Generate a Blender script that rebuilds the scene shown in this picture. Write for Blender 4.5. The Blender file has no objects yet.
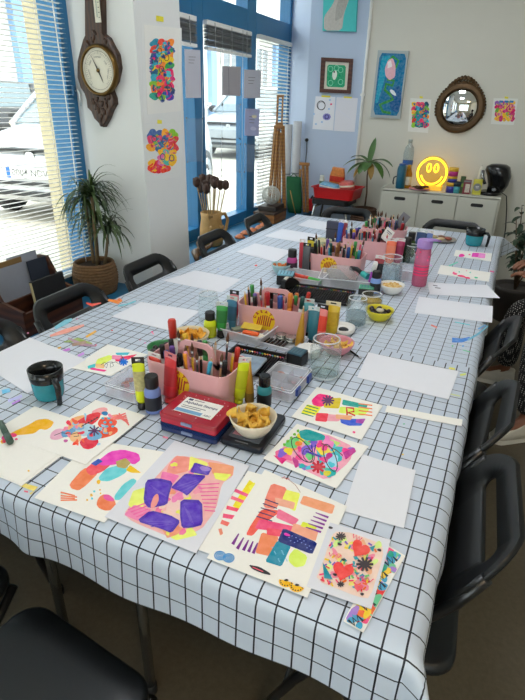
import bpy, bmesh, math, random
from mathutils import Vector, Matrix, Euler
random.seed(7)
PI = math.pi
scene = bpy.context.scene
COL = scene.collection
R = math.radians

# ------------------------------------------------------------------ camera
FPX = 514.33
CAM = Vector((0.0009, -0.8711, 1.536))
YAW, PITCH, ROLL = -0.42499, 0.44804, 0.023813
_f = Vector((math.sin(YAW) * math.cos(PITCH), math.cos(YAW) * math.cos(PITCH), -math.sin(PITCH)))
_r0 = Vector((math.cos(YAW), -math.sin(YAW), 0)); _u0 = _r0.cross(_f)
_r = _r0 * math.cos(ROLL) + _u0 * math.sin(ROLL)
_u = -_r0 * math.sin(ROLL) + _u0 * math.cos(ROLL)
cd = bpy.data.cameras.new('camera'); co = bpy.data.objects.new('camera', cd); COL.objects.link(co)
cd.sensor_width = 36; cd.lens = FPX / 700 * 36; cd.clip_start = 0.02; cd.clip_end = 200
m4 = Matrix(((_r.x, _u.x, -_f.x, CAM.x), (_r.y, _u.y, -_f.y, CAM.y), (_r.z, _u.z, -_f.z, CAM.z), (0, 0, 0, 1)))
co.matrix_world = m4
scene.camera = co


def ray(x, y):
    return _f + _r * ((x - 262.5) / FPX) + _u * ((350 - y) / FPX)


def on_z(x, y, z=0.7415):           # a pixel of the photograph read onto a horizontal plane of the room
    d = ray(x, y); return CAM + d * ((z - CAM.z) / d.z)


def on_y(x, y, Y):                  # ... onto a wall across the room
    d = ray(x, y); return CAM + d * ((Y - CAM.y) / d.y)


def on_x(x, y, X):                  # ... onto a wall along the room
    d = ray(x, y); return CAM + d * ((X - CAM.x) / d.x)


def T(x, y, z=0.7415):
    p = on_z(x, y, z); return (p.x, p.y)


# ------------------------------------------------------------------ light levels
LAMP_ES = 9.0
SKY = 3.0
SUN = 1.6
EXPO = 0.80
# ------------------------------------------------------------------ materials
def lin(c):
    if isinstance(c, str):
        c = c.lstrip('#'); c = tuple(int(c[i:i + 2], 16) / 255 for i in (0, 2, 4))
    return tuple((v / 12.92 if v <= 0.04045 else ((v + 0.055) / 1.055) ** 2.4) for v in c) + (1,)


MATS = {}


def M(name, col='#808080', rough=0.5, metal=0.0, var=0.06, scale=40, bump=0.0, spec=0.5, emit=None, es=0, coat=0, trans=0.0):
    if name in MATS: return MATS[name]
    m = bpy.data.materials.new(name); m.use_nodes = True; nt = m.node_tree; b = nt.nodes['Principled BSDF']
    c = lin(col)
    n = nt.nodes.new('ShaderNodeTexNoise'); n.inputs['Scale'].default_value = scale; n.inputs['Detail'].default_value = 3
    tc = nt.nodes.new('ShaderNodeTexCoord'); nt.links.new(tc.outputs['Object'], n.inputs['Vector'])
    mx = nt.nodes.new('ShaderNodeMix'); mx.data_type = 'RGBA'
    mx.inputs[6].default_value = tuple(max(0, v * (1 - var)) for v in c[:3]) + (1,)
    mx.inputs[7].default_value = tuple(min(1, v * (1 + var)) for v in c[:3]) + (1,)
    nt.links.new(n.outputs['Fac'], mx.inputs[0]); nt.links.new(mx.outputs[2], b.inputs['Base Color'])
    b.inputs['Roughness'].default_value = rough; b.inputs['Metallic'].default_value = metal
    b.inputs['Specular IOR Level'].default_value = spec
    if coat: b.inputs['Coat Weight'].default_value = coat
    if trans: b.inputs['Transmission Weight'].default_value = trans
    if bump:
        bp = nt.nodes.new('ShaderNodeBump'); bp.inputs['Strength'].default_value = bump; bp.inputs['Distance'].default_value = 0.002
        nt.links.new(n.outputs['Fac'], bp.inputs['Height']); nt.links.new(bp.outputs['Normal'], b.inputs['Normal'])
    if emit:
        b.inputs['Emission Color'].default_value = lin(emit); b.inputs['Emission Strength'].default_value = es
    MATS[name] = m; return m


def paint(col, k=0.10):             # watery pigment: strength drifts over the stroke
    import colorsys
    q = [int(col.lstrip('#')[i:i + 2], 16) / 255 for i in (0, 2, 4)]; hh, ss, vv = colorsys.rgb_to_hsv(*q); q = colorsys.hsv_to_rgb(hh, min(1, ss * 1.22), min(1, vv * 1.07)); col = '#%02x%02x%02x' % tuple(int(round(v * 255)) for v in q)
    name = 'paint_' + col.strip('#')
    if name in MATS: return MATS[name]
    m = M(name, col, 0.75, var=0.0, spec=0.2); nt = m.node_tree
    c = lin(col); mx = [n for n in nt.nodes if n.bl_idname == 'ShaderNodeMix'][0]
    nz = [n for n in nt.nodes if n.bl_idname == 'ShaderNodeTexNoise'][0]; nz.inputs['Scale'].default_value = 55; nz.inputs['Detail'].default_value = 6
    mx.inputs[6].default_value = tuple(v * 0.92 for v in c[:3]) + (1,)
    mx.inputs[7].default_value = tuple(v + (0.85 - v) * k if v < 0.85 else v for v in c[:3]) + (1,)
    rp = nt.nodes.new('ShaderNodeMapRange'); rp.inputs[1].default_value = 0.35; rp.inputs[2].default_value = 0.7
    nt.links.new(nz.outputs['Fac'], rp.inputs[0]); nt.links.new(rp.outputs[0], mx.inputs[0])
    return m


def G(name, tint='#ffffff', gloss=0.12, rough=0.03, body=0.0, bodycol='#ffffff'):
    """thin clear glass / plastic: mostly see-through, edges and facets mirror, an optional milky body"""
    if name in MATS: return MATS[name]
    m = bpy.data.materials.new(name); m.use_nodes = True; nt = m.node_tree; nt.nodes.remove(nt.nodes['Principled BSDF'])
    out = nt.nodes['Material Output']
    tr = nt.nodes.new('ShaderNodeBsdfTransparent'); tr.inputs[0].default_value = lin(tint)
    gl = nt.nodes.new('ShaderNodeBsdfGlossy'); gl.inputs['Roughness'].default_value = rough
    lw = nt.nodes.new('ShaderNodeLayerWeight'); lw.inputs[0].default_value = 0.35
    pw = nt.nodes.new('ShaderNodeMath'); pw.operation = 'POWER'; pw.inputs[1].default_value = 3.0; nt.links.new(lw.outputs['Facing'], pw.inputs[0])
    mr = nt.nodes.new('ShaderNodeMapRange'); mr.inputs[3].default_value = gloss * 0.1; mr.inputs[4].default_value = min(1, gloss * 4)
    nt.links.new(pw.outputs[0], mr.inputs[0])
    mx = nt.nodes.new('ShaderNodeMixShader'); nt.links.new(mr.outputs[0], mx.inputs[0]); nt.links.new(tr.outputs[0], mx.inputs[1]); nt.links.new(gl.outputs[0], mx.inputs[2])
    last = mx
    if body > 0:
        df = nt.nodes.new('ShaderNodeBsdfDiffuse'); df.inputs[0].default_value = lin(bodycol)
        nz = nt.nodes.new('ShaderNodeTexNoise'); nz.inputs['Scale'].default_value = 30
        mm = nt.nodes.new('ShaderNodeMapRange'); mm.inputs[3].default_value = body * 0.7; mm.inputs[4].default_value = body * 1.3
        nt.links.new(nz.outputs['Fac'], mm.inputs[0])
        m2 = nt.nodes.new('ShaderNodeMixShader'); nt.links.new(mm.outputs[0], m2.inputs[0]); nt.links.new(mx.outputs[0], m2.inputs[1]); nt.links.new(df.outputs[0], m2.inputs[2]); last = m2
    nt.links.new(last.outputs[0], out.inputs[0]); MATS[name] = m; return m


def wood(name, c1, c2, scale=6, rough=0.45, axis='Z', dist=3):
    if name in MATS: return MATS[name]
    m = M(name, c1, rough); nt = m.node_tree; mx = [n for n in nt.nodes if n.bl_idname == 'ShaderNodeMix'][0]
    w = nt.nodes.new('ShaderNodeTexWave'); w.inputs['Scale'].default_value = scale; w.inputs['Distortion'].default_value = dist; w.inputs['Detail'].default_value = 3
    w.bands_direction = axis
    tc = [n for n in nt.nodes if n.bl_idname == 'ShaderNodeTexCoord'][0]
    nt.links.new(tc.outputs['Object'], w.inputs['Vector']); nt.links.new(w.outputs['Fac'], mx.inputs[0])
    mx.inputs[6].default_value = lin(c1); mx.inputs[7].default_value = lin(c2); return m


# ------------------------------------------------------------------ mesh builder
class MB:
    def __init__(s, mat=None):
        s.bm = bmesh.new(); s.mats = []; s.X = Matrix(); s.uv = None
        if mat: s.mi(mat)

    def mi(s, m):
        if m not in s.mats: s.mats.append(m)
        return s.mats.index(m)

    def v(s, p): return s.bm.verts.new(s.X @ Vector(p))

    def face(s, vs, m, smooth=False):
        try: f = s.bm.faces.new(vs)
        except ValueError: return None
        f.material_index = s.mi(m); f.smooth = smooth; return f

    def poly(s, pts, m): return s.face([s.v(p) for p in pts], m)

    def loft(s, rings, m, cap0=True, cap1=True, closed=True, smooth=True):
        V = [[s.v(p) for p in r] for r in rings]; n = len(V[0])
        for a, b in zip(V, V[1:]):
            for i in range(n if closed else n - 1):
                j = (i + 1) % n; s.face([a[i], a[j], b[j], b[i]], m, smooth)
        if cap0: s.face(V[0][::-1], m)
        if cap1: s.face(V[-1], m)
        return V

    def box(s, c, d, m, bev=0.0, rot=None):
        x, y, z = (k / 2 for k in d); Q = Matrix.Translation(Vector(c)) @ (rot.to_4x4() if rot else Matrix())
        vs = [s.v(Q @ Vector(p)) for p in ((-x, -y, -z), (x, -y, -z), (x, y, -z), (-x, y, -z), (-x, -y, z), (x, -y, z), (x, y, z), (-x, y, z))]
        fs = [s.face([vs[i] for i in q], m) for q in ((3, 2, 1, 0), (4, 5, 6, 7), (0, 1, 5, 4), (1, 2, 6, 5), (2, 3, 7, 6), (3, 0, 4, 7))]
        if bev:
            es = {e for f in fs for e in f.edges}
            bmesh.ops.bevel(s.bm, geom=list(es) + vs, offset=bev, segments=2, affect='EDGES', profile=0.5)

    def lathe(s, prof, m, n=20, o=(0, 0, 0), Q=None, cap0=True, cap1=True, smooth=True):
        Q = Matrix.Translation(Vector(o)) @ (Q or Matrix())
        s.loft([[Q @ Vector((r * math.cos(2 * PI * i / n), r * math.sin(2 * PI * i / n), z)) for i in range(n)] for r, z in prof], m, cap0, cap1, True, smooth)

    def tube(s, pts, r, m, n=8, closed=False):
        P = [Vector(p) for p in pts]; rr = r if isinstance(r, (list, tuple)) else [r] * len(P); rings = []; up = None
        for i, p in enumerate(P):
            if closed: t = P[(i + 1) % len(P)] - P[i - 1]
            else: t = (P[min(i + 1, len(P) - 1)] - P[max(i - 1, 0)])
            t.normalize()
            if up is None: up = Vector((0, 0, 1)) if abs(t.z) < 0.9 else Vector((1, 0, 0))
            a = t.cross(up); a.normalize(); b = a.cross(t); up = b
            rings.append([p + (a * math.cos(2 * PI * k / n) + b * math.sin(2 * PI * k / n)) * rr[i] for k in range(n)])
        if closed: s.loft(rings + [rings[0]], m, False, False)
        else: s.loft(rings, m)

    def prism(s, pts, z0, z1, m, smooth=False):
        s.loft([[(x, y, z0) for x, y in pts], [(x, y, z1) for x, y in pts]], m, smooth=smooth)

    def ell(s, c, d, m, n=14, k=9, Q=None):
        Q = Matrix.Translation(Vector(c)) @ (Q or Matrix())
        s.loft([[Q @ Vector((d[0] * math.sin(PI * j / k) * math.cos(2 * PI * i / n), d[1] * math.sin(PI * j / k) * math.sin(2 * PI * i / n), -d[2] * math.cos(PI * j / k))) for i in range(n)] for j in [0.12] + list(range(1, k)) + [k - 0.12]], m)

    def strip(s, pts, ws, m, nrm=None, smooth=True):          # a leaf blade along a path, folded a little down its middle
        P = [Vector(p) for p in pts]; L = []
        for i, p in enumerate(P):
            t = P[min(i + 1, len(P) - 1)] - P[max(i - 1, 0)]; t.normalize()
            a = t.cross(nrm or Vector((0, 0, 1)))
            if a.length < 1e-3: a = t.cross(Vector((1, 0, 0.3)))
            a.normalize(); n = a.cross(t)
            L.append([p - a * ws[i] + n * ws[i] * 0.25, p, p + a * ws[i] + n * ws[i] * 0.25])
        s.loft(L, m, False, False, closed=False, smooth=smooth)

    def build(s, name, parent=None, loc=None, rot=None):
        bmesh.ops.recalc_face_normals(s.bm, faces=s.bm.faces)
        me = bpy.data.meshes.new(name); s.bm.to_mesh(me); s.bm.free()
        for m in s.mats: me.materials.append(m)
        o = bpy.data.objects.new(name, me); COL.objects.link(o)
        if parent: o.parent = parent
        if loc: o.location = loc
        if rot: o.rotation_euler = rot
        return o


def rr(w, d, r, k=5):               # rounded rectangle outline
    P = []
    for cx, cy, a0 in ((w / 2 - r, d / 2 - r, 0), (-w / 2 + r, d / 2 - r, 90), (-w / 2 + r, -d / 2 + r, 180), (w / 2 - r, -d / 2 + r, 270)):
        for i in range(k + 1):
            a = R(a0 + 90 * i / k); P.append((cx + r * math.cos(a), cy + r * math.sin(a)))
    return P


def tag(o, label=None, cat=None, group=None, kind=None):
    if label: o['label'] = label
    if cat: o['category'] = cat
    if group: o['group'] = group
    if kind: o['kind'] = kind
    return o


def thing(name, label, cat, loc=(0, 0, 0), rz=0.0, group=None):
    o = bpy.data.objects.new(name, None); COL.objects.link(o); o.location = loc; o.rotation_euler = (0, 0, rz); o.empty_display_size = 0.05
    return tag(o, label, cat, group)


def dup(o, loc=None, rot=None, label=None, group=None, parent=None):
    c = o.copy(); COL.objects.link(c); c.parent = parent
    if loc is not None: c.location = loc
    if rot is not None: c.rotation_euler = rot
    if label: c['label'] = label
    if group: c['group'] = group
    for ch in list(o.children): dup(ch, parent=c)
    return c


def struct(o): o['kind'] = 'structure'; return o


def text_mesh(mb, s, size, m, Q, z=0.0, align='CENTER', bold=0.0):
    cu = bpy.data.curves.new('lettering', 'FONT'); cu.body = s; cu.size = size; cu.align_x = align; cu.align_y = 'CENTER'; cu.offset = bold; cu.resolution_u = 2
    ob = bpy.data.objects.new('lettering', cu); COL.objects.link(ob)
    dg = bpy.context.evaluated_depsgraph_get(); me = bpy.data.meshes.new_from_object(ob.evaluated_get(dg))
    vs = [mb.v(Q @ Vector((v.co.x, v.co.y, z))) for v in me.vertices]
    for p in me.polygons: mb.face([vs[i] for i in p.vertices], m)
    bpy.data.objects.remove(ob); bpy.data.meshes.remove(me); bpy.data.curves.remove(cu)

# ================================================================== THE ROOM
XW, YF, XR, YB, ZC = -2.15, 4.25, 2.3, -3.3, 3.05
white_wall = M('painted_plaster', '#d6d4c9', 0.85, var=0.03, scale=6, bump=0.08)
pillar_wall = M('white_plaster', '#dddfdd', 0.85, var=0.03, scale=6, bump=0.08)
purple = M('lavender_plaster', '#bac9df', 0.85, var=0.03, scale=5, bump=0.05)
blue = M('blue_gloss_paint', '#1f6c9c', 0.35, var=0.08, scale=8)
bluesill = M('blue_sill_paint', '#1e6287', 0.45, var=0.1, scale=10)
stucco = M('cream_render', '#d9c9a6', 0.9, var=0.08, scale=12)


def slab(name, lo, hi, m, bev=0):
    b = MB(); b.box([(a + c) / 2 for a, c in zip(lo, hi)], [c - a for a, c in zip(lo, hi)], m, bev); return struct(b.build(name))


fl = MATS.get('x')
floor_m = M('worn_grey_brown_floor', '#5d5444', 0.6, var=0.5, scale=55, bump=0.05)
nt = floor_m.node_tree; nz = [n for n in nt.nodes if n.bl_idname == 'ShaderNodeTexNoise'][0]; nz.inputs['Detail'].default_value = 9; nz.inputs['Roughness'].default_value = 0.75
slab('floor', (XW - 0.3, YB, -0.1), (XR, YF + 0.2, 0), floor_m)
slab('ceiling', (XW - 0.6, YB - 0.3, ZC), (XR + 0.2, YF + 0.6, ZC + 0.15), M('ceiling_paint', '#e9e9e4', 0.9, var=0.02))
b = MB(); b.box(((-1.372 + XR) / 2, YF + 0.1, ZC / 2), (XR + 1.372, 0.2, ZC), white_wall)
b.box(((-1.372 - 1.92) / 2, YF + 0.1, ZC / 2), (-1.372 + 1.92, 0.2, ZC), purple)
b.loft([[(x, y, z) for z in (0, ZC)] for x, y in ()] or [[(-1.92, YF, 0), (-1.92, YF + 0.2, 0), (XW - 0.02, YF + 0.34, 0), (XW - 0.02, YF + 0.14, 0)], [(-1.92, YF, ZC), (-1.92, YF + 0.2, ZC), (XW - 0.02, YF + 0.34, ZC), (XW - 0.02, YF + 0.14, ZC)]], M('lavender_splay', '#c6d3e8', 0.85, var=0.03, scale=5), smooth=False)
struct(b.build('wall_far'))
b = MB(); b.tube([(-1.372, YF - 0.014, 0.02), (-1.372, YF - 0.014, ZC - 0.01)], 0.013, M('white_gloss_trim', '#e8e8e4', 0.4), 10)
for z in (0.4, 1.62, 2.6): b.box((-1.372, YF - 0.012, z), (0.045, 0.02, 0.02), M('white_gloss_trim'))
struct(b.build('trim_1'))
slab('wall_right', (XR, YB, 0), (XR + 0.15, YF + 0.2, ZC), white_wall)
# back of the shop: wall with a wide unseen window, added for fill light
b = MB()
b.box(((XW + XR) / 2, YB - 0.1, 0.35), (XR - XW + 0.3, 0.2, 0.7), white_wall)
b.box(((XW + XR) / 2, YB - 0.1, 2.8), (XR - XW + 0.3, 0.2, 0.5), white_wall)
for x0, x1 in ((XW - 0.15, -1.3), (1.5, XR + 0.15)): b.box(((x0 + x1) / 2, YB - 0.1, 1.625), (x1 - x0, 0.2, 1.85), white_wall)
struct(b.build('wall_back'))
glass = G('window_glass', '#f7fbfa', 0.10)


def window(name, rects, plane, axis, mull, depth):
    """rects: glass openings (u0,u1,z0,z1); mull: frame bars (u0,u1,z0,z1); axis 'x' = the window lies in a plane of constant x"""
    b = MB(); d0, d1 = depth
    for u0, u1, z0, z1 in mull:
        c, s = ((d0 + d1) / 2, (u0 + u1) / 2, (z0 + z1) / 2), (abs(d1 - d0), u1 - u0, z1 - z0)
        if axis == 'y': c, s = (c[1], c[0], c[2]), (s[1], s[0], s[2])
        b.box(c, s, blue, 0.004)
    w = struct(b.build(name)); g = MB()
    for u0, u1, z0, z1 in rects:
        q = [(u0, z0), (u1, z0), (u1, z1), (u0, z1)]
        for dd in (0, 0.006):
            g.poly([(plane - dd, u, z) if axis == 'x' else (u, plane - dd, z) for u, z in q], glass)
    g.build('glazing', w); return w


window('fill_window_back', [(-1.25, 1.45, 0.75, 2.5)], YB - 0.08, 'y', [(-1.3, -1.22, 0.7, 2.55), (1.42, 1.5, 0.7, 2.55), (0.06, 0.14, 0.76, 2.49), (-1.22, 1.42, 0.7, 0.77), (-1.22, 1.42, 2.48, 2.55)], (YB - 0.15, YB - 0.02))
# street side: parapet with the blue sill, pillar, head, three windows
b = MB()
b.box((XW - 0.14, (YB + 4.4) / 2, 0.265), (0.28, 4.4 - YB, 0.53), white_wall)
b.box((XW - 0.14, (YB + 4.4) / 2, 2.93), (0.28, 4.4 - YB, 0.24), white_wall)
b.box((XW - 0.14, -1.3, 1.67), (0.28, 0.4, 2.28), white_wall); b.box((XW - 0.14, (YB - 3.05) / 2, 1.67), (0.28, 0.25, 2.28), white_wall)
struct(b.build('wall_left'))
b = MB(); b.box(((XW - 0.13 - 1.75) / 2, 1.645, ZC / 2), (-1.75 - XW + 0.13, 0.39, ZC), pillar_wall)
b.box((XW - 0.215, 1.645, 1.8), (0.17, 0.385, 3.6), stucco); struct(b.build('column'))
b = MB(); b.box((-1.965, -0.79, 0.535), (0.37, 4.48, 0.03), bluesill, 0.004); b.box((-1.80, -0.79, 0.26), (0.03, 4.48, 0.52), bluesill)
b.box((-1.965, 3.115, 0.535), (0.37, 2.55, 0.03), bluesill, 0.004); b.box((-1.80, 3.1, 0.26), (0.03, 2.52, 0.52), M('grey_panel', '#6d7071', 0.6)); struct(b.build('window_sill'))
# left window (Y -1.1..1.45)
window('window_1', [(-1.05, 0.12, 0.62, 2.75), (0.2, 1.38, 0.62, 2.75)], XW - 0.05, 'x',
       [(-1.1, -1.03, 0.55, 2.82), (1.38, 1.45, 0.55, 2.82), (0.12, 0.19, 0.62, 2.76), (-1.03, 1.38, 0.55, 0.63), (-1.03, 1.38, 2.75, 2.82)], (XW, XW - 0.13))
window('window_2', [(1.9, 2.62, 0.63, 2.05), (2.74, 3.46, 0.63, 2.05), (3.6, 4.34, 0.63, 2.05), (1.9, 2.62, 2.2, 2.78), (2.74, 3.46, 2.2, 2.78), (3.6, 4.34, 2.2, 2.78)], XW - 0.05, 'x',
       [(1.84, 1.91, 0.55, 2.82), (2.61, 2.75, 0.55, 2.82), (3.45, 3.61, 0.55, 2.82), (4.33, 4.395, 0.55, 2.82), (1.91, 2.61, 0.55, 0.64), (2.75, 3.45, 0.55, 0.64), (3.61, 4.33, 0.55, 0.64),
        (1.91, 2.61, 2.04, 2.2), (2.75, 3.45, 2.04, 2.2), (3.61, 4.33, 2.04, 2.2), (1.91, 2.61, 2.77, 2.82), (2.75, 3.45, 2.77, 2.82), (3.61, 4.33, 2.77, 2.82)], (XW, XW - 0.11))
window('fill_window_left', [(-3.0, -1.5, 0.63, 2.78)], XW - 0.05, 'x', [(-3.05, -2.98, 0.55, 2.82), (-1.57, -1.5, 0.55, 2.82), (-2.98, -1.57, 0.55, 0.64), (-2.98, -1.57, 2.77, 2.82)], (XW, XW - 0.13))  # unseen third window farther back, added to let in light
# casement handle on the left window frame
t = thing('window_handle', 'small pale lever handle on the dark blue window frame beside the barometer wall', 'handle', (XW + 0.012, 1.415, 1.57))
b = MB(); b.box((0, 0, 0), (0.016, 0.02, 0.05), M('handle_blue', '#2a5f86', 0.4), 0.004); b.build('back_plate', t)
b = MB(); b.tube([(0.012, 0, 0), (0.03, 0, 0.005), (0.035, 0.003, -0.04), (0.03, 0.004, -0.07)], 0.005, M('pale_metal', '#b9c1c4', 0.3, 0.8)); b.build('lever', t)

slat_m = M('blind_slat_white', '#e8e8e4', 0.45, var=0.02)


def blind(name, label, y0, y1, x, z0, z1, pitch, width, tilt, slats=True, cords=()):
    t = thing(name, label, 'blind', (x, (y0 + y1) / 2, z1)); L = y1 - y0
    b = MB(); b.box((0, 0, 0.012), (0.035, L, 0.03), slat_m, 0.003); b.build('head_rail', t)
    b = MB(); k = 0; z = -0.02; c, s = math.cos(tilt), math.sin(tilt)
    while z > z0 - z1:
        P = [(-width / 2, 0), (0, 0.0025), (width / 2, 0)]
        Q = [(px * c - pz * s, px * s + pz * c) for px, pz in P]
        b.loft([[(px, -L / 2, z + pz) for px, pz in Q] + [(px, -L / 2, z + pz - 0.0008) for px, pz in Q[::-1]],
                [(px, L / 2, z + pz) for px, pz in Q] + [(px, L / 2, z + pz - 0.0008) for px, pz in Q[::-1]]], slat_m, smooth=False)
        z -= pitch
    b.build('slats', t)
    b = MB(); b.box((0, 0, z0 - z1 - 0.01), (0.028, L, 0.012), slat_m); b.build('bottom_rail', t)
    for yy in cords:
        b = MB(); b.tube([(width / 2 + 0.001, yy, 0), (width / 2 + 0.001, yy, z0 - z1)], 0.0018, slat_m, 5); b.build('ladder_cord', t)
    return t


bl = blind('venetian_blind', 'long white venetian blind with open slats before the street window left of the barometer', -1.02, 1.375, XW + 0.03, 0.66, 2.72, 0.0205, 0.025, R(4), cords=(-0.9, -0.2, 0.45, 1.02))
b = MB(); b.tube([(0.02, 1.12, 0), (0.024, 1.13, -1.3), (0.022, 1.125, -2.02)], 0.003, M('white_cord', '#f4f4f0', 0.6)); b.build('pull_cord', bl)
blind('venetian_blind', 'white venetian blind with tilted slats in the corner behind the wooden easel', 3.61, 4.32, XW + 0.02, 0.66, 2.02, 0.03, 0.036, R(-22), cords=(-0.25, 0.25))
for y0, y1, lab in ((2.75, 3.45, 'raised venetian blind bunched above the glass with the parked silver car'), (1.92, 2.61, 'raised venetian blind bunched in the narrow pane next to the pillar')):
    t = thing('raised_blind', lab, 'blind', (XW + 0.02, (y0 + y1) / 2, 2.03)); L = y1 - y0
    b = MB(); b.box((0, 0, 0), (0.035, L, 0.03), slat_m, 0.003); b.build('head_rail', t)
    b = MB()
    for i in range(22): b.box((0.0 + 0.003 * math.sin(i * 2.3), 0, -0.02 - i * 0.0056), (0.034, L - 0.004, 0.003), M('blind_slat_grey', '#77797a', 0.5), rot=Euler((0.004 * math.sin(i * 1.7), 0.1 * math.sin(i), 0)).to_matrix())
    b.build('slats', t)
    b = MB(); b.box((0, 0, -0.155), (0.034, L, 0.02), slat_m, 0.003); b.build('bottom_rail', t)
    for yy in (-L * 0.36, 0, L * 0.36):
        b = MB(); b.box((0.021, yy, -0.075), (0.002, 0.007, 0.16), M('tape_grey', '#a9abab', 0.6)); b.build('tape', t)
# ceiling lamps; the warm third is added to brighten the cloth front
for i, (x, y, lab) in enumerate(((-0.75, 0.5, 'square ceiling light panel above the near half of the table'), (-0.75, 2.4, 'square ceiling light panel above the far half of the table'), (0.9, -1.6, 'square ceiling light panel added at the back to brighten the table front'))):
    t = thing('ceiling_light', lab, 'lamp', (x, y, ZC - 0.03), 0, 'ceiling light panels')
    b = MB(); b.box((0, 0, 0.015), (0.64, 0.64, 0.03), M('lamp_frame', '#e0e0e0', 0.5), 0.004); b.build('frame', t)
    b = MB(); b.box((0, 0, -0.003), (0.58, 0.58, 0.006), M('lamp_diffuser', '#ffffff', 0.6, emit='#f6f9ff', es=LAMP_ES) if i < 2 else M('fill_diffuser_warm', '#ffffff', 0.6, emit='#ffe2bc', es=LAMP_ES * 1.25)); b.build('diffuser', t)

# ================================================================== THE STREET
GZ = 0.35
road = M('pale_pavement', '#c9c2b4', 0.9, var=0.12, scale=3)
b = MB(); b.box((-22.43, 12, GZ - 0.15), (40, 110, 0.3), road); b.build('pavement'); struct(bpy.data.objects['pavement'])
b = MB(); b.box((0, -23.6, -0.15), (4.84, 40, 0.3), road); b.build('yard_ground'); struct(bpy.data.objects['yard_ground'])
# house across the street
FX = -15.0
t = thing('terraced_house', 'pale house front across the street with blue pilasters and a brown shop door', 'building', (FX, 15, GZ))
b = MB(); b.box((-1.5, 0, 4), (3, 70, 8), M('house_render', '#cfd0cd', 0.9, var=0.06, scale=2)); b.build('wall', t)
for y in range(-30, 34, 4):
    b = MB(); b.box((0.1, y, 2.6), (0.3, 0.55, 5.2), M('house_blue', '#7f9fc6', 0.8)); b.build('pilaster', t)
    b = MB(); b.box((0.02, y + 2, 2.7), (0.1, 1.7, 2.6), M('house_window_dark', '#6d767c', 0.2)); w = b.build('window', t)
    b = MB()
    for q in ((y + 1.12, 0.12, 2.6, 2.7), (y + 2.88, 0.12, 2.6, 2.7), (y + 2, 0.08, 2.6, 2.7)): b.box((0.08, q[0], q[3]), (0.08, q[1], q[2]), M('house_white', '#e5e5e2', 0.7))
    b.build('frame', w)
b = MB(); b.box((0.1, 0, 1.0), (0.2, 70, 0.25), M('house_white')); b.box((0.3, 0, 4.6), (0.6, 70, 0.35), M('house_white')); b.build('string_course', t)
for yd in (-0.5,):
    b = MB(); b.box((0.12, yd, 2.2), (0.2, 2.2, 3.0), wood('brown_door', '#7a4a2c', '#96603a', 1.2)); b.build('door', t)


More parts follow.
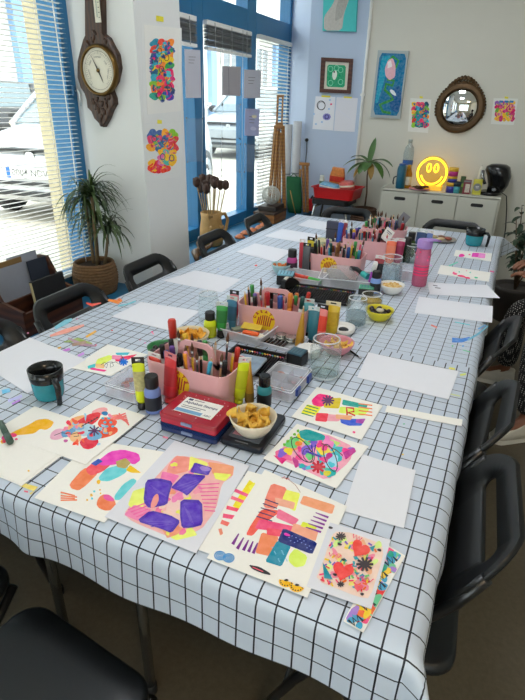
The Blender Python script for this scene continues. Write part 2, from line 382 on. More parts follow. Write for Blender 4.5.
def car(label, col, dark, loc, rz, plate, sc=(1, 1, 1)):
    t = thing('parked_car', label, 'car', loc, rz); t.scale = sc; paintm = M('car_' + col.strip('#'), col, 0.3, 0.2, var=0.03, coat=0.5); gl = M('car_glass', '#6f7f86', 0.08, spec=0.8)
    blk = M('car_black', '#1d1f21', 0.5)

    def ring(y, w, z0, z1, e=0.16):
        h = w / 2; return [(-h + e, y, z0), (h - e, y, z0), (h, y, z0 + e), (h + 0.01, y, (z0 + z1) / 2), (h - 0.06, y, z1 - 0.06), (h - 0.22, y, z1), (-h + 0.22, y, z1), (-h + 0.06, y, z1 - 0.06), (-h - 0.01, y, (z0 + z1) / 2), (-h, y, z0 + e)]
    b = MB(); b.loft([ring(-2.05, 1.2, 0.36, 0.62, 0.1), ring(-2.0, 1.45, 0.27, 0.72), ring(-1.85, 1.66, 0.22, 0.80), ring(-1.5, 1.76, 0.2, 0.9), ring(-0.75, 1.8, 0.2, 1.0), ring(0.4, 1.8, 0.2, 1.02), ring(1.5, 1.78, 0.2, 1.04), ring(1.9, 1.66, 0.26, 1.0), ring(2.05, 1.4, 0.36, 0.86)], paintm); b.build('body', t)

    def rg(y, w, z0, z1): return [(-w / 2, y, z0), (w / 2, y, z0), (w / 2 - (z1 - z0) * 0.25, y, z1), (-w / 2 + (z1 - z0) * 0.25, y, z1)]
    b = MB(); b.loft([rg(-0.95, 1.6, 0.95, 0.99), rg(-0.2, 1.66, 0.95, 1.42), rg(0.35, 1.66, 0.95, 1.5), rg(1.2, 1.64, 0.95, 1.47), rg(1.95, 1.5, 0.95, 1.02)], gl, smooth=False); b.build('windscreen_glass', t)
    b = MB(); b.loft([[(-0.64, -0.25, 1.41), (0.64, -0.25, 1.41), (0.64, -0.25, 1.45), (-0.64, -0.25, 1.45)], [(-0.66, 0.35, 1.49), (0.66, 0.35, 1.49), (0.62, 0.35, 1.54), (-0.62, 0.35, 1.54)], [(-0.64, 1.3, 1.45), (0.64, 1.3, 1.45), (0.6, 1.3, 1.5), (-0.6, 1.3, 1.5)]], paintm)
    for s in (-1, 1):
        b.tube([(s * 0.8, -0.98, 0.98), (s * 0.68, -0.22, 1.44)], 0.035, paintm); b.tube([(s * 0.81, 0.4, 1.0), (s * 0.69, 0.42, 1.5)], 0.04, blk)
        b.tube([(s * 0.8, 1.35, 1.02), (s * 0.66, 1.25, 1.47)], 0.06, paintm)
    b.build('roof', t)
    for sx in (-1, 1):
        for y in (-1.25, 1.3):
            Q = Matrix.Rotation(PI / 2, 4, 'Y'); b = MB(); b.lathe([(0.2, -0.1), (0.3, -0.1), (0.32, -0.06), (0.32, 0.06), (0.3, 0.1), (0.2, 0.1)], blk, 20, (sx * 0.83, y, 0.32), Q); w = b.build('wheel', t)
            b = MB(); b.lathe([(0.2, 0), (0.2, 0.115), (0.06, 0.09), (0.05, 0.12)], M('alloy', '#a9adb0', 0.35, 0.7), 10, (sx * 0.83, y, 0.32), Matrix.Rotation(sx * PI / 2, 4, 'Y')); b.build('hub_cap', w)
        b = MB(); b.ell((sx * 0.66, -1.88, 0.68), (0.17, 0.13, 0.1), M('head_lamp', '#e7dfc2', 0.15)); b.build('headlight', t)
        b = MB(); b.ell((sx * 0.98, -0.6, 1.03), (0.12, 0.06, 0.08), blk); b.build('wing_mirror', t)
    b = MB(); b.box((0, -2.0, 0.33), (1.3, 0.2, 0.05), blk, 0.01); b.box((0, -1.99, 0.43), (1.36, 0.17, 0.035), blk, 0.01); b.box((0, -1.95, 0.76), (1.1, 0.2, 0.025), blk, 0.01); b.build('grille', t)
    b = MB(); b.lathe([(0.055, 0), (0.07, 0.012), (0.055, 0.02)], M('chrome', '#c9ccce', 0.12, 1.0), 16, (0, -2.0, 0.69), Matrix.Rotation(PI / 2, 4, 'X')); b.build('badge', t)
    if plate:
        b = MB(); b.box((0, -2.09, 0.54), (0.52, 0.02, 0.11), M('plate_white', '#f1f1ee', 0.4)); b.box((-0.236, -2.101, 0.54), (0.046, 0.004, 0.11), M('plate_blue', '#2467c4', 0.4)); p = b.build('number_plate', t)
        b = MB(); text_mesh(b, plate, 0.1, M('plate_black', '#3a3c40', 0.5), Matrix.Translation((0.025, -2.102, 0.54)) @ Matrix.Rotation(PI / 2, 4, 'X'), bold=0.001); b.build('lettering', p)
    return t


car('silver car with its front and number plate close to the blinds of the left window', '#c4c6ca', 0, (-4.55, 4.5, GZ), R(9), '0004 NDV', (0.95, 0.74, 0.95))
car('white car parked farther along behind the silver car', '#eceded', 0, (-8.9, 9.6, GZ), R(-12), None)
car('black car across the street at the left edge of the left window', '#2b2d31', 0, (-12.4, 9.4, GZ), R(-60), None)
car('grey car standing beyond the jug of dried seed heads', '#9ea3a8', 0, (-6.2, 12.2, GZ), R(6), None)

# ================================================================== TABLES AND CLOTHS
TZ = 0.738; TX0, TX1, TY0, TY1 = -1.475, 0.0, -0.262, 3.02
chrome = M('chrome_tube', '#c4c7ca', 0.22, 1.0)
top_m = M('table_laminate', '#8c8983', 0.5)


def table(name, label, x0, x1, y0, y1, ir=0.055, near=0.06):
    t = thing(name, label, 'table', ((x0 + x1) / 2, (y0 + y1) / 2, 0)); w, d = x1 - x0, y1 - y0
    b = MB(); b.box((0, 0, TZ - 0.015), (w - 0.004, d - 0.004, 0.028), top_m, 0.004); b.build('tabletop', t)
    b = MB(); b.box((0, 0, TZ - 0.05), (w - 0.12, d - 0.12, 0.04), M('table_apron', '#3a3b3d', 0.6)); b.build('apron', t)
    for sx in (-1, 1):
        for sy in (-1, 1):
            lx, ly = (w / 2 - ir if sx > 0 else -w / 2 + 0.055), (d / 2 - 0.035 if sy > 0 else -d / 2 + near)
            b = MB(); b.tube([(lx, ly, TZ - 0.03), (lx, ly, 0.03)], 0.0145, chrome, 12); l = b.build('leg', t)
            b = MB(); b.lathe([(0.018, 0), (0.018, 0.03), (0.015, 0.035)], M('rubber', '#1b1b1b', 0.7), 12, (lx, ly, 0.0)); b.build('rubber_foot', l)
    return t


ys = (-0.26, 0.85, 2.2, 3.01); yw = (-0.26, 0.94, 2.2, 3.01)
for i, w3 in enumerate(('at the end nearest the camera', 'halfway along the row', 'at the far end')):
    table('work_table', 'chrome legged table under the checked cloth %s, window side' % w3, -1.47, -0.71, yw[i], yw[i + 1], 0.28 if i == 0 else 0.055, (0.12, 0.03, 0.06)[i])
    table('work_table', 'chrome legged table under the checked cloth %s, aisle side' % w3, -0.70, -0.005, ys[i], ys[i + 1], 0.055, 0.095 if i == 0 else 0.06)

# checked oilcloth: u runs across the table, v along it, both in metres of cloth
def cloth_mat(name, a, bb, ou, ov):
    m = bpy.data.materials.new(name); m.use_nodes = True; nt = m.node_tree; P = nt.nodes['Principled BSDF']; P.inputs['Roughness'].default_value = 0.42
    uv = nt.nodes.new('ShaderNodeUVMap'); sp = nt.nodes.new('ShaderNodeSeparateXYZ'); nt.links.new(uv.outputs[0], sp.inputs[0])
    nz = nt.nodes.new('ShaderNodeTexNoise'); nz.inputs['Scale'].default_value = 6; nz.inputs['Detail'].default_value = 4; nt.links.new(uv.outputs[0], nz.inputs['Vector'])

    def line(sock, per, off, hw):
        ad = nt.nodes.new('ShaderNodeMath'); ad.operation = 'ADD'; ad.inputs[1].default_value = off + 100 * per; nt.links.new(sock, ad.inputs[0])
        dv = nt.nodes.new('ShaderNodeMath'); dv.operation = 'DIVIDE'; dv.inputs[1].default_value = per; nt.links.new(ad.outputs[0], dv.inputs[0])
        fr = nt.nodes.new('ShaderNodeMath'); fr.operation = 'FRACT'; nt.links.new(dv.outputs[0], fr.inputs[0])
        sb = nt.nodes.new('ShaderNodeMath'); sb.operation = 'SUBTRACT'; sb.inputs[1].default_value = 0.5; nt.links.new(fr.outputs[0], sb.inputs[0])
        ab = nt.nodes.new('ShaderNodeMath'); ab.operation = 'ABSOLUTE'; nt.links.new(sb.outputs[0], ab.inputs[0])
        lt = nt.nodes.new('ShaderNodeMath'); lt.operation = 'LESS_THAN'; lt.inputs[1].default_value = hw / per; nt.links.new(ab.outputs[0], lt.inputs[0]); return lt
    l1 = line(sp.outputs[0], a, ou + a / 2, 0.0017 if a < 0.04 else 0.0014); l2 = line(sp.outputs[1], bb, ov + bb / 2, 0.0014 if a < 0.04 else 0.0009)
    mx = nt.nodes.new('ShaderNodeMath'); mx.operation = 'MAXIMUM'; nt.links.new(l1.outputs[0], mx.inputs[0]); nt.links.new(l2.outputs[0], mx.inputs[1])
    g = nt.nodes.new('ShaderNodeMix'); g.data_type = 'RGBA'; g.inputs[6].default_value = lin('#c0cbdb'); g.inputs[7].default_value = lin('#cfd8e4'); nt.links.new(nz.outputs['Fac'], g.inputs[0])
    k = nt.nodes.new('ShaderNodeMix'); k.data_type = 'RGBA'; k.inputs[7].default_value = lin('#121726'); nt.links.new(mx.outputs[0], k.inputs[0]); nt.links.new(g.outputs[2], k.inputs[6])
    nt.links.new(k.outputs[2], P.inputs['Base Color'])
    n2 = nt.nodes.new('ShaderNodeTexNoise'); n2.inputs['Scale'].default_value = 14; n2.inputs['Detail'].default_value = 2; nt.links.new(uv.outputs[0], n2.inputs['Vector'])
    bp = nt.nodes.new('ShaderNodeBump'); bp.inputs['Strength'].default_value = 0.35; bp.inputs['Distance'].default_value = 0.006; nt.links.new(n2.outputs['Fac'], bp.inputs['Height']); nt.links.new(bp.outputs[0], P.inputs['Normal'])
    return m


def cloth(name, label, y0, y1, near, far, dl, dr, dn, df, mat, zoff, step=0.0125, fold=1.0):
    """rectangle of table from y0..y1; near / far: cloth hangs over those ends; dl dr dn df: drop lengths"""
    bm = bmesh.new(); uvl = bm.loops.layers.uv.new('UVMap'); zt = TZ + zoff; RAD = 0.030

    def drop(e):                                 # distance past the edge -> (outwards, down)
        if e <= 0: return 0.0, 0.0
        if e < RAD * PI / 2: a = e / RAD; return RAD * math.sin(a), RAD * (1 - math.cos(a))
        return RAD, RAD + e - RAD * PI / 2

    def pos(u, v):
        ex = max(0.0, u - TX1, TX0 - u); sx = 1 if u > TX1 else -1
        ey = 0.0; sy = 0
        if near and v < y0: ey = y0 - v; sy = -1
        if far and v > y1: ey = v - y1; sy = 1
        bx, by = min(max(u, TX0), TX1), (min(max(v, y0), y1) if (sy or (y0 <= v <= y1)) else v)
        if ex > 0 and ey > 0:
            r = math.hypot(ex, ey); th = math.atan2(ey, ex); o, dz = drop(r); kf = 0.85 if sy > 0 else 0.55; fl = kf * math.sin(2 * th) ** 1.3 * max(0, r - 0.01)
            dz = dz * math.sqrt(max(0.1, 1 - (kf * math.sin(2 * th)) ** 2))
            return (bx + sx * (o * math.cos(th) + fl * 0.72), by + sy * (o * math.sin(th) + fl * 0.72), zt - dz)
        if ex > 0:
            o, dz = drop(ex); w = fold * dz * (0.05 * math.sin(v * 17 + 1) + 0.035 * math.sin(v * 37 + 2))
            return (bx + sx * (o + 0.02 * dz + max(w, -o + 0.002)), by, zt - dz)
        if ey > 0:
            o, dz = drop(ey); w = fold * dz * (0.03 * math.sin(u * 9 + 0.4) + 0.025 * math.sin(u * 23 + 2) + 0.08 * math.exp(-((u + 0.835) / 0.04) ** 2))
            return (bx, by + sy * (o + 0.05 * dz + max(w, -o + 0.002)), zt - dz)
        return (bx, by, zt)
    us = [TX0 - dl + i * step for i in range(int((TX1 - TX0 + dl + dr) / step) + 2)]
    va, vb = y0 - (dn if near else 0), y1 + (df if far else 0)
    vs = [va + (vb - va) * i / int((vb - va) / step) for i in range(int((vb - va) / step) + 1)]
    V = [[bm.verts.new(pos(u, v)) for v in vs] for u in us]
    for i in range(len(us) - 1):
        for j in range(len(vs) - 1):
            f = bm.faces.new((V[i][j], V[i + 1][j], V[i + 1][j + 1], V[i][j + 1])); f.smooth = True
            for l, (a, c) in zip(f.loops, ((i, j), (i + 1, j), (i + 1, j + 1), (i, j + 1))): l[uvl].uv = (us[a], vs[c])
    me = bpy.data.meshes.new(name); bm.to_mesh(me); bm.free(); me.materials.append(mat)
    o = bpy.data.objects.new(name, me); COL.objects.link(o); return tag(o, label, 'tablecloth')


c1 = cloth('tablecloth', 'white and blue checked tablecloth with paint stains hanging over the near end of the table', TY0, 0.85, True, False, 0.07, 0.075, 0.165, 0, cloth_mat('checked_cloth', 0.0375, 0.047, 0.0, 0.2855), 0.0012)
c2 = cloth('tablecloth', 'checked tablecloth turned the other way over the far part of the table', 0.838, TY1, False, True, 0.07, 0.15, 0, 0.17, cloth_mat('checked_cloth_turned', 0.047, 0.0375, 0.01, 0.0), 0.0022)
S0 = 0.7412                      # resting height on the cloths


def crop(ox, oy, s):             # photograph read in an enlarged cut-out
    return lambda pts: [(ox + x * s, oy + y * s) for x, y in pts]


class Flat:
    """thin painted layers on a surface, each a hair above the last; mp(x, y, h): photo point -> surface point lifted by h"""
    def __init__(s, mp, eps=0.000012, h0=0.0): s.b = MB(); s.mp = mp; s.h = h0; s.e = eps

    def poly(s, m, pts, soft=True):
        if soft and 4 <= len(pts) < 16:                # soften the corners as a brush would
            q = []
            for i in range(len(pts)):
                a, c = pts[i], pts[(i + 1) % len(pts)]; w_ = 0.08 if len(pts) < 6 else 0.16
                q += [(a[0] * (1 - w_) + c[0] * w_, a[1] * (1 - w_) + c[1] * w_), (a[0] * w_ + c[0] * (1 - w_), a[1] * w_ + c[1] * (1 - w_))]
            pts = q
        s.h += s.e; s.b.poly([s.mp(x, y, s.h) for x, y in pts], m)

    def blob(s, m, c, rx, ry=None, a=0, n=18, jag=0.12, seed=0):
        rnd = random.Random(seed + int(c[0] * 13 + c[1] * 7)); ry = ry or rx; a = R(a); p1, p2 = rnd.random() * 6, rnd.random() * 6; P = []
        for i in range(n):
            t = 2 * PI * i / n; k = 1 + jag * (math.sin(2 * t + p1) * 0.6 + math.sin(3 * t + p2) * 0.5 + (rnd.random() - 0.5) * 0.5)
            x, y = rx * k * math.cos(t), ry * k * math.sin(t); P.append((c[0] + x * math.cos(a) - y * math.sin(a), c[1] + x * math.sin(a) + y * math.cos(a)))
        s.poly(m, P)

    def stroke(s, m, pts, w, close=False):
        P = [Vector(p) for p in pts]; L = []; Rr = []; n = len(P)
        for i in range(n):
            t = (P[(i + 1) % n] - P[i - 1]) if close else P[min(i + 1, n - 1)] - P[max(i - 1, 0)]
            if t.length < 1e-6: t = Vector((1, 0))
            t.normalize(); nrm = Vector((-t.y, t.x)); ww = w[i] if isinstance(w, (list, tuple)) else w
            L.append(P[i] + nrm * ww / 2); Rr.append(P[i] - nrm * ww / 2)
        s.h += s.e; A = [s.b.v(s.mp(p.x, p.y, s.h)) for p in L]; B = [s.b.v(s.mp(p.x, p.y, s.h)) for p in Rr]
        for i in range(n if close else n - 1):
            j = (i + 1) % n; s.b.face([A[i], A[j], B[j], B[i]], m)

    def ring(s, m, c, rx, ry, w, a=0, n=22):
        a = R(a); s.stroke(m, [(c[0] + rx * math.cos(t) * math.cos(a) - ry * math.sin(t) * math.sin(a), c[1] + rx * math.cos(t) * math.sin(a) + ry * math.sin(t) * math.cos(a)) for t in [2 * PI * i / n for i in range(n)]], w, True)

    def star(s, m, c, r, n=8, w=None):
        w = w or r * 0.3
        for i in range(n // 2 if n % 2 == 0 else n):
            a = 2 * PI * i / n; d = (r * math.cos(a), r * math.sin(a) * 0.85)
            q = (c[0] - d[0], c[1] - d[1]) if n % 2 == 0 else c
            s.stroke(m, [q, (c[0] + d[0], c[1] + d[1])], w)

    def heart(s, m, c, r, a=0):
        P = []
        for i in range(26):
            t = 2 * PI * i / 26; x = 16 * math.sin(t) ** 3; y = -(13 * math.cos(t) - 5 * math.cos(2 * t) - 2 * math.cos(3 * t) - math.cos(4 * t)); x, y = x * r / 16, y * r / 16
            P.append((c[0] + x * math.cos(R(a)) - y * math.sin(R(a)), c[1] + x * math.sin(R(a)) + y * math.cos(R(a))))
        s.poly(m, P)

    def zig(s, m, p, q, n, amp, w):
        P = [Vector(p) + (Vector(q) - Vector(p)) * i / n for i in range(n + 1)]; d = (Vector(q) - Vector(p)).normalized(); nn = Vector((-d.y, d.x)); s.stroke(m, [P[i] + nn * amp * (1 if i % 2 else -1) for i in range(n + 1)], w)


class Crop:
    """Flat drawn in the coordinates of an enlarged cut-out"""
    def __init__(s, fl, ox, oy, k): s.f, s.o, s.k = fl, (ox, oy), k; s.mp0 = fl.mp; fl.mp = lambda x, y, h: s.mp0(ox + x * k, oy + y * k, h)


paper_m = M('drawing_paper', '#f6f3ec', 0.85, var=0.02, scale=120, bump=0.15)
copy_m = M('copy_paper', '#e8e9f0', 0.8, var=0.015, scale=20, bump=0.05)


def table_map(z): return lambda x, y, h: tuple(on_z(x, y, z) + Vector((0, 0, h)))


def sheet(name, label, cat, quad, m, z, th=0.0007, group=None, curl=None, wob=True):
    """one sheet of paper lying on the table, its corners read from the photograph"""
    P = [on_z(x, y, z) for x, y in quad]; c = sum(P, Vector()) / 4; N = 8; b = MB(); rings = []
    top = []
    for i in range(N + 1):
        row = []
        for j in range(N + 1):
            u, v = i / N, j / N; p = P[0].lerp(P[1], u).lerp(P[3].lerp(P[2], u), v) - c
            zz = (0.0015 * (1 - u) ** 4 * (1 - v) ** 4 + 0.0012 * u ** 6) if wob else 0
            if curl: zz += curl * (u ** 3) * (0.3 + 0.7 * (1 - v))
            row.append(Vector((p.x, p.y, zz)))
        top.append(row)
    A = [[b.v(p + Vector((0, 0, th))) for p in r] for r in top]; B = [[b.v(p) for p in r] for r in top]
    for i in range(N):
        for j in range(N):
            b.face([A[i][j], A[i][j + 1], A[i + 1][j + 1], A[i + 1][j]], m, True); b.face([B[i][j], B[i + 1][j], B[i + 1][j + 1], B[i][j + 1]], m, True)
    def edge(p, q): b.poly([p, q, q + Vector((0, 0, th)), p + Vector((0, 0, th))], m)
    for k in range(N): edge(top[k][0], top[k + 1][0]); edge(top[k][N], top[k + 1][N]); edge(top[0][k], top[0][k + 1]); edge(top[N][k], top[N][k + 1])
    o = b.build(name, loc=(c.x, c.y, z)); return tag(o, label, cat, group)


def finish(fl, name, parent):
    """link painted layers under their sheet (their points are in world space)"""
    o = fl.b.build(name); o.parent = parent; bpy.context.view_layer.update(); o.matrix_parent_inverse = parent.matrix_world.inverted(); return o


# blank sheets, the window side from near to far
sheet('blank_paper', 'large blank white sheet lying behind the turquoise mug', 'paper', [(-22, 362), (30, 338), (86, 360), (27.5, 393.5)], copy_m, S0)
sheet('blank_paper', 'blank white sheet on the window side, between the small scribble painting and the basket plant', 'paper', [(111, 317), (141, 302.3), (200, 311.4), (172.4, 331.4)], copy_m, S0)
sheet('blank_paper', 'blank white sheet lying in front of the pillar corner with the two taped paintings', 'paper', [(163, 281), (195.1, 270.6), (240.9, 279.7), (221.6, 292.4)], copy_m, S0)
sheet('blank_paper', 'blank white sheet beside the pale blue snack bowl, third along the window edge', 'paper', [(236, 252), (255, 243.5), (291, 251), (276, 262)], copy_m, S0)
sheet('blank_paper', 'blank white sheet in front of the small chair nearest the wooden easel', 'paper', [(264, 236.5), (282, 229), (322, 235.5), (309, 243.5)], copy_m, S0)
sheet('blank_paper', 'farthest blank sheet, at the far left corner of the table by the red tray stool', 'paper', [(297, 225.5), (309, 219.5), (338, 224), (329, 231)], copy_m, S0)
# the aisle side from near to far
sheet('blank_paper', 'blank white sheet half under the painting with looping ellipses, aisle side', 'paper', [(362, 454.5), (415.7, 470.9), (403.7, 528.6), (343, 511)], copy_m, S0)
sheet('paper_strip', 'narrow cream paper offcut between two blank sheets on the aisle side', 'paper', [(387, 406), (462.5, 420), (461.5, 426.5), (385, 412)], paper_m, S0)
sheet('blank_paper', 'blank white sheet behind the narrow cream paper offcut', 'paper', [(368.3, 352.8), (458.5, 371.5), (448.5, 400), (357, 377.5)], copy_m, S0)
sheet('blank_paper', 'pair-lower blank sheet in front of the curled printed sheet, beside the pink bottle', 'paper', [(418.8, 296.7), (492.8, 306.5), (492, 323), (414.4, 313)], copy_m, S0)
cs = sheet('printed_paper', 'white sheet with one lifted corner and a tiny printed line by the pink bottle', 'paper', [(427.5, 282.4), (486.7, 286.2), (499.8, 298.8), (429.7, 294.5)], copy_m, S0 + 0.0009, curl=0.006)
f = Flat(table_map(S0 + 0.0026)); f.stroke(M('print_grey', '#77777c', 0.7), [(433, 285.2), (437.5, 286)], 0.8); f.stroke(M('print_grey'), [(435, 287.6), (440.5, 288.3)], 0.8); finish(f, 'printed_lettering', cs)
sheet('blank_paper', 'small blank sheet at the far end of the table before the low black chair', 'paper', [(424, 229.5), (446, 232), (440, 238.5), (418, 236)], copy_m, S0)

# ------------------------------------------------------------------ stains of paint on the cloths
st = Flat(table_map(S0 - 0.0006), eps=0.000004)
for c_, pts, w in (('#5b93d6', [(452, 340), (462, 340.5), (470, 338)], [5, 4, 3]), ('#7bb8cf', [(468, 340), (478, 334), (488, 326)], [2, 2, 1.2]), ('#e08a80', [(431, 325), (437, 327.5)], 1.6), ('#7fb0d8', [(478, 329), (486, 325)], 1.5), ('#e06c9c', [(490, 271), (494, 272)], 1.5), ('#7ed0d8', [(455, 322), (470, 325)], 1),
                  ('#e2624f', [(86, 303), (92, 305), (101, 303)], [1.5, 3, 1]), ('#efb0a2', [(50, 336), (66, 331), (84, 325)], [2, 5, 2]), ('#ee9a4d', [(108, 300), (118, 302), (122, 300)], [2, 4, 2]), ('#7fc6d2', [(118, 306), (128, 304), (136, 301)], 1.6), ('#8cc6d6', [(55, 328), (66, 322), (72, 319)], [3, 5, 2]), ('#f3c25c', [(86, 337), (96, 331)], 2.2),
                  ('#9db06e', [(64, 342), (78, 340), (92, 344)], [1, 5, 2]), ('#b08fa0', [(68, 338), (80, 344), (96, 346)], [1.5, 4, 1.5]), ('#a88f7e', [(72, 345), (86, 342)], 3), ('#c77fd0', [(60, 352), (70, 349)], 2.6), ('#d09adf', [(78, 356), (84, 353)], 2.4), ('#e3b54b', [(57, 349), (61, 347)], 1.6), ('#c9c9ec', [(8, 401), (22, 396)], 3), ('#7fc7e6', [(2, 392), (10, 390)], 4), ('#c394dd', [(12, 404), (20, 400)], 2),
                  ('#ead97a', [(20, 484), (36, 489), (30, 494)], [4, 6, 2]), ('#e25b82', [(24, 491), (28, 492)], 1.5), ('#cfd8a0', [(445, 393), (460, 396)], 1.2), ('#f0d040', [(402, 454.3), (403.6, 454.6)], 1.4), ('#7cc9a0', [(463, 350), (470, 352)], 1.0),
                  ('#e3e07a', [(449, 368), (455, 369)], 2.0), ('#d9e08a', [(460, 375), (466, 374)], 2), ('#e99cab', [(211, 287), (214, 288)], 1.2), ('#ee8fbf', [(131, 461), (136, 464)], 1.8), ('#6fa0d8', [(203, 451), (206, 453)], 1.3), ('#e98aa5', [(163, 437), (168, 438)], 1.8), ('#f2b8c8', [(152, 333), (154, 334)], 1.5), ('#7fd0c0', [(449, 266), (458, 262)], 1.3), ('#d8b0dc', [(425, 262), (432, 266)], 1.2), ('#e0705a', [(342, 413), (345, 412)], 1.2)):
    st.stroke(paint(c_, 0.2), pts, w)
for c_, p, r in (('#e2624f', (112, 330.5), 0.9), ('#ec6aa0', (152, 332), 1.2), ('#e58fc0', (145, 343), 0.9), ('#5fbf88', (452.5, 346), 1.0), ('#e34f4f', (256, 265.5), 1.3), ('#6b8fd0', (218, 269), 0.7), ('#e8a0c0', (28, 333), 1.0), ('#c85090', (77, 319), 0.9), ('#e8823d', (119, 299.5), 1.8), ('#d7547c', (96, 345), 0.9), ('#5fa8d8', (463, 346), 1.0), ('#49b07f', (404, 424), 0.9), ('#e0507a', (140, 340), 0.7)):
    st.blob(paint(c_, 0.2), p, r, r * 0.7)
finish(st, 'stain_pattern', c1)['kind'] = 'stuff'

# ================================================================== CHAIRS
plastic = M('black_plastic', '#111315', 0.42, var=0.1, scale=90, spec=0.45)
vinyl = M('black_vinyl', '#12171c', 0.42, var=0.12, scale=70, bump=0.15)
frame_m = M('black_tube', '#131416', 0.3, var=0.05, spec=0.6)


def make_chair(label, loc, rz):
    t = thing('folding_chair', label, 'chair', loc, rz)
    b = MB(); out = [(x, y - 0.04) for x, y in rr(0.40, 0.40, 0.06, 6)]                          # seat
    b.loft([[(x * 0.94, y * 0.94, 0.420) for x, y in out], [(x, y, 0.428) for x, y in out], [(x, y, 0.445) for x, y in out], [(x * 0.95, y * 0.95, 0.453) for x, y in out], [(x * 0.6, y * 0.6, 0.449) for x, y in out]], vinyl); b.build('seat', t)
    b = MB()                                                                               # curved backrest shell with a long hand slot
    O = rr(0.42, 0.27, 0.09, 7); I = rr(0.27, 0.044, 0.0215, 7)

    def bend(p, dy):
        x, z = p; zz = 0.665 + z
        return (x * (1 - 0.10 * max(0, (0.02 - z)) / 0.15), -0.150 - 0.60 * (zz - 0.53) + 0.9 * x * x + dy, zz)
    Q = [[bend(p, 0.006) for p in O], [bend((p[0] * 0.96, p[1] * 0.93), 0.009) for p in O], [bend((p[0], p[1] + 0.062), 0.007) for p in I], [bend((p[0], p[1] + 0.062), -0.006) for p in I], [bend((p[0] * 0.96, p[1] * 0.93), -0.009) for p in O], [bend(p, -0.004) for p in O]]
    b.loft(Q + [Q[0]], plastic, False, False); b.build('backrest', t)
    for s in (-1, 1):
        b = MB(); b.tube([(s * 0.196, -0.245, 0.745), (s * 0.204, -0.205, 0.67), (s * 0.212, -0.125, 0.565), (s * 0.214, -0.01, 0.44), (s * 0.214, 0.10, 0.26), (s * 0.214, 0.215, 0.015)], 0.0125, frame_m, 10); l = b.build('leg', t)
        b = MB(); b.lathe([(0.016, 0), (0.016, 0.03)], M('rubber'), 10, (s * 0.214, 0.222, 0)); b.build('rubber_foot', l)
        b = MB(); b.tube([(s * 0.185, 0.15, 0.415), (s * 0.188, 0.02, 0.29), (s * 0.19, -0.21, 0.015)], 0.0115, frame_m, 10); l = b.build('leg', t)
        b = MB(); b.lathe([(0.015, 0), (0.015, 0.03)], M('rubber'), 10, (s * 0.19, -0.215, 0)); b.build('rubber_foot', l)
    b = MB(); b.tube([(-0.214, 0.13, 0.19), (0.214, 0.13, 0.19)], 0.009, frame_m, 8); b.build('crossbar', t)
    b = MB(); b.tube([(-0.19, -0.15, 0.09), (0.19, -0.15, 0.09)], 0.009, frame_m, 8); b.build('crossbar', t)
    b = MB(); b.tube([(-0.2, 0.0, 0.412), (0.2, 0.0, 0.412)], 0.009, frame_m, 8); b.build('seat_rail', t)
    return t


L_, R_ = -PI / 2, PI / 2
ch = make_chair('black folding chair on the aisle side, nearest the near corner of the table', (-0.146, 0.112, 0), R_ + R(3))
for lab, loc, rz in (('second black folding chair on the aisle side, level with the cream paper offcut', (-0.160, 0.562, 0), R_ + R(-3)),
                     ('third black folding chair on the aisle side, just before the seated person', (-0.160, 1.165, 0), R_ + R(-4)),
                     ('black chair at the near end, its empty seat in front of the table leg', (-0.66, -0.495, 0), R(-6)),
                     ('black chair at the near end whose bent side tube shows left of the empty seat', (-1.135, -0.43, 0), R(-4)),
                     ('black chair on the window side cut by the photo edge, before the letter box', (-1.345, 0.18, 0), L_),
                     ('black chair with its wide slotted back in front of the wooden letter rack', (-1.335, 0.66, 0), L_ + R(3)),
                     ('black chair pushed in between the basket plant and the pillar corner', (-1.345, 1.225, 0), L_ + R(3)),
                     ('black chair in front of the clay jug with dried seed heads', (-1.345, 1.91, 0), L_ + R(2)),
                     ('black chair in front of the orange shells on the blue sill', (-1.345, 2.53, 0), L_ + R(4)),
                     ('black chair at the far end in front of the red tray stool', (-1.1, 2.92, 0), PI + R(4)),
                     ('black chair at the far end in front of the white cabinet', (-0.325, 2.83, 0), PI + R(-3)),
                     ('black chair carrying the seated person in dotted trousers', (0.62, 2.12, 0), R_)):
    dup(ch, loc, (0, 0, rz), lab)

# ================================================================== THINGS ON THE TABLE
clear = G('clear_plastic', '#fafbfd', 0.14, 0.08, 0.10, '#dfe4ee')
rimc = G('clear_rim', '#ffffff', 0.3, 0.1, 0.6, '#f4f6fa')
frost = G('frosted_plastic', '#fafbfd', 0.2, 0.12, 0.3, '#f4f5f9')
jarg = G('jar_glass', '#fbfdfd', 0.16, 0.02, 0.035, '#f4faf8')
water_m = G('rinse_water', '#eff4f2', 0.06, 0.02, 0.05, '#e2eae8')
pinkp = M('pink_plastic', '#e6b0b2', 0.42, var=0.04, scale=25)
black = M('matt_black', '#151517', 0.5); blackg = M('gloss_black', '#0f1012', 0.22)
white_pl = M('white_plastic', '#eceae6', 0.45)


def put(o, px, py, z=S0):
    p = on_z(px, py, z); o.location = (p.x, p.y, z); return o


def lathe_obj(name, parent, prof, m, n=20, o=(0, 0, 0), cap0=True, cap1=True):
    b = MB(); b.lathe(prof, m, n, o, cap0=cap0, cap1=cap1); return b.build(name, parent)


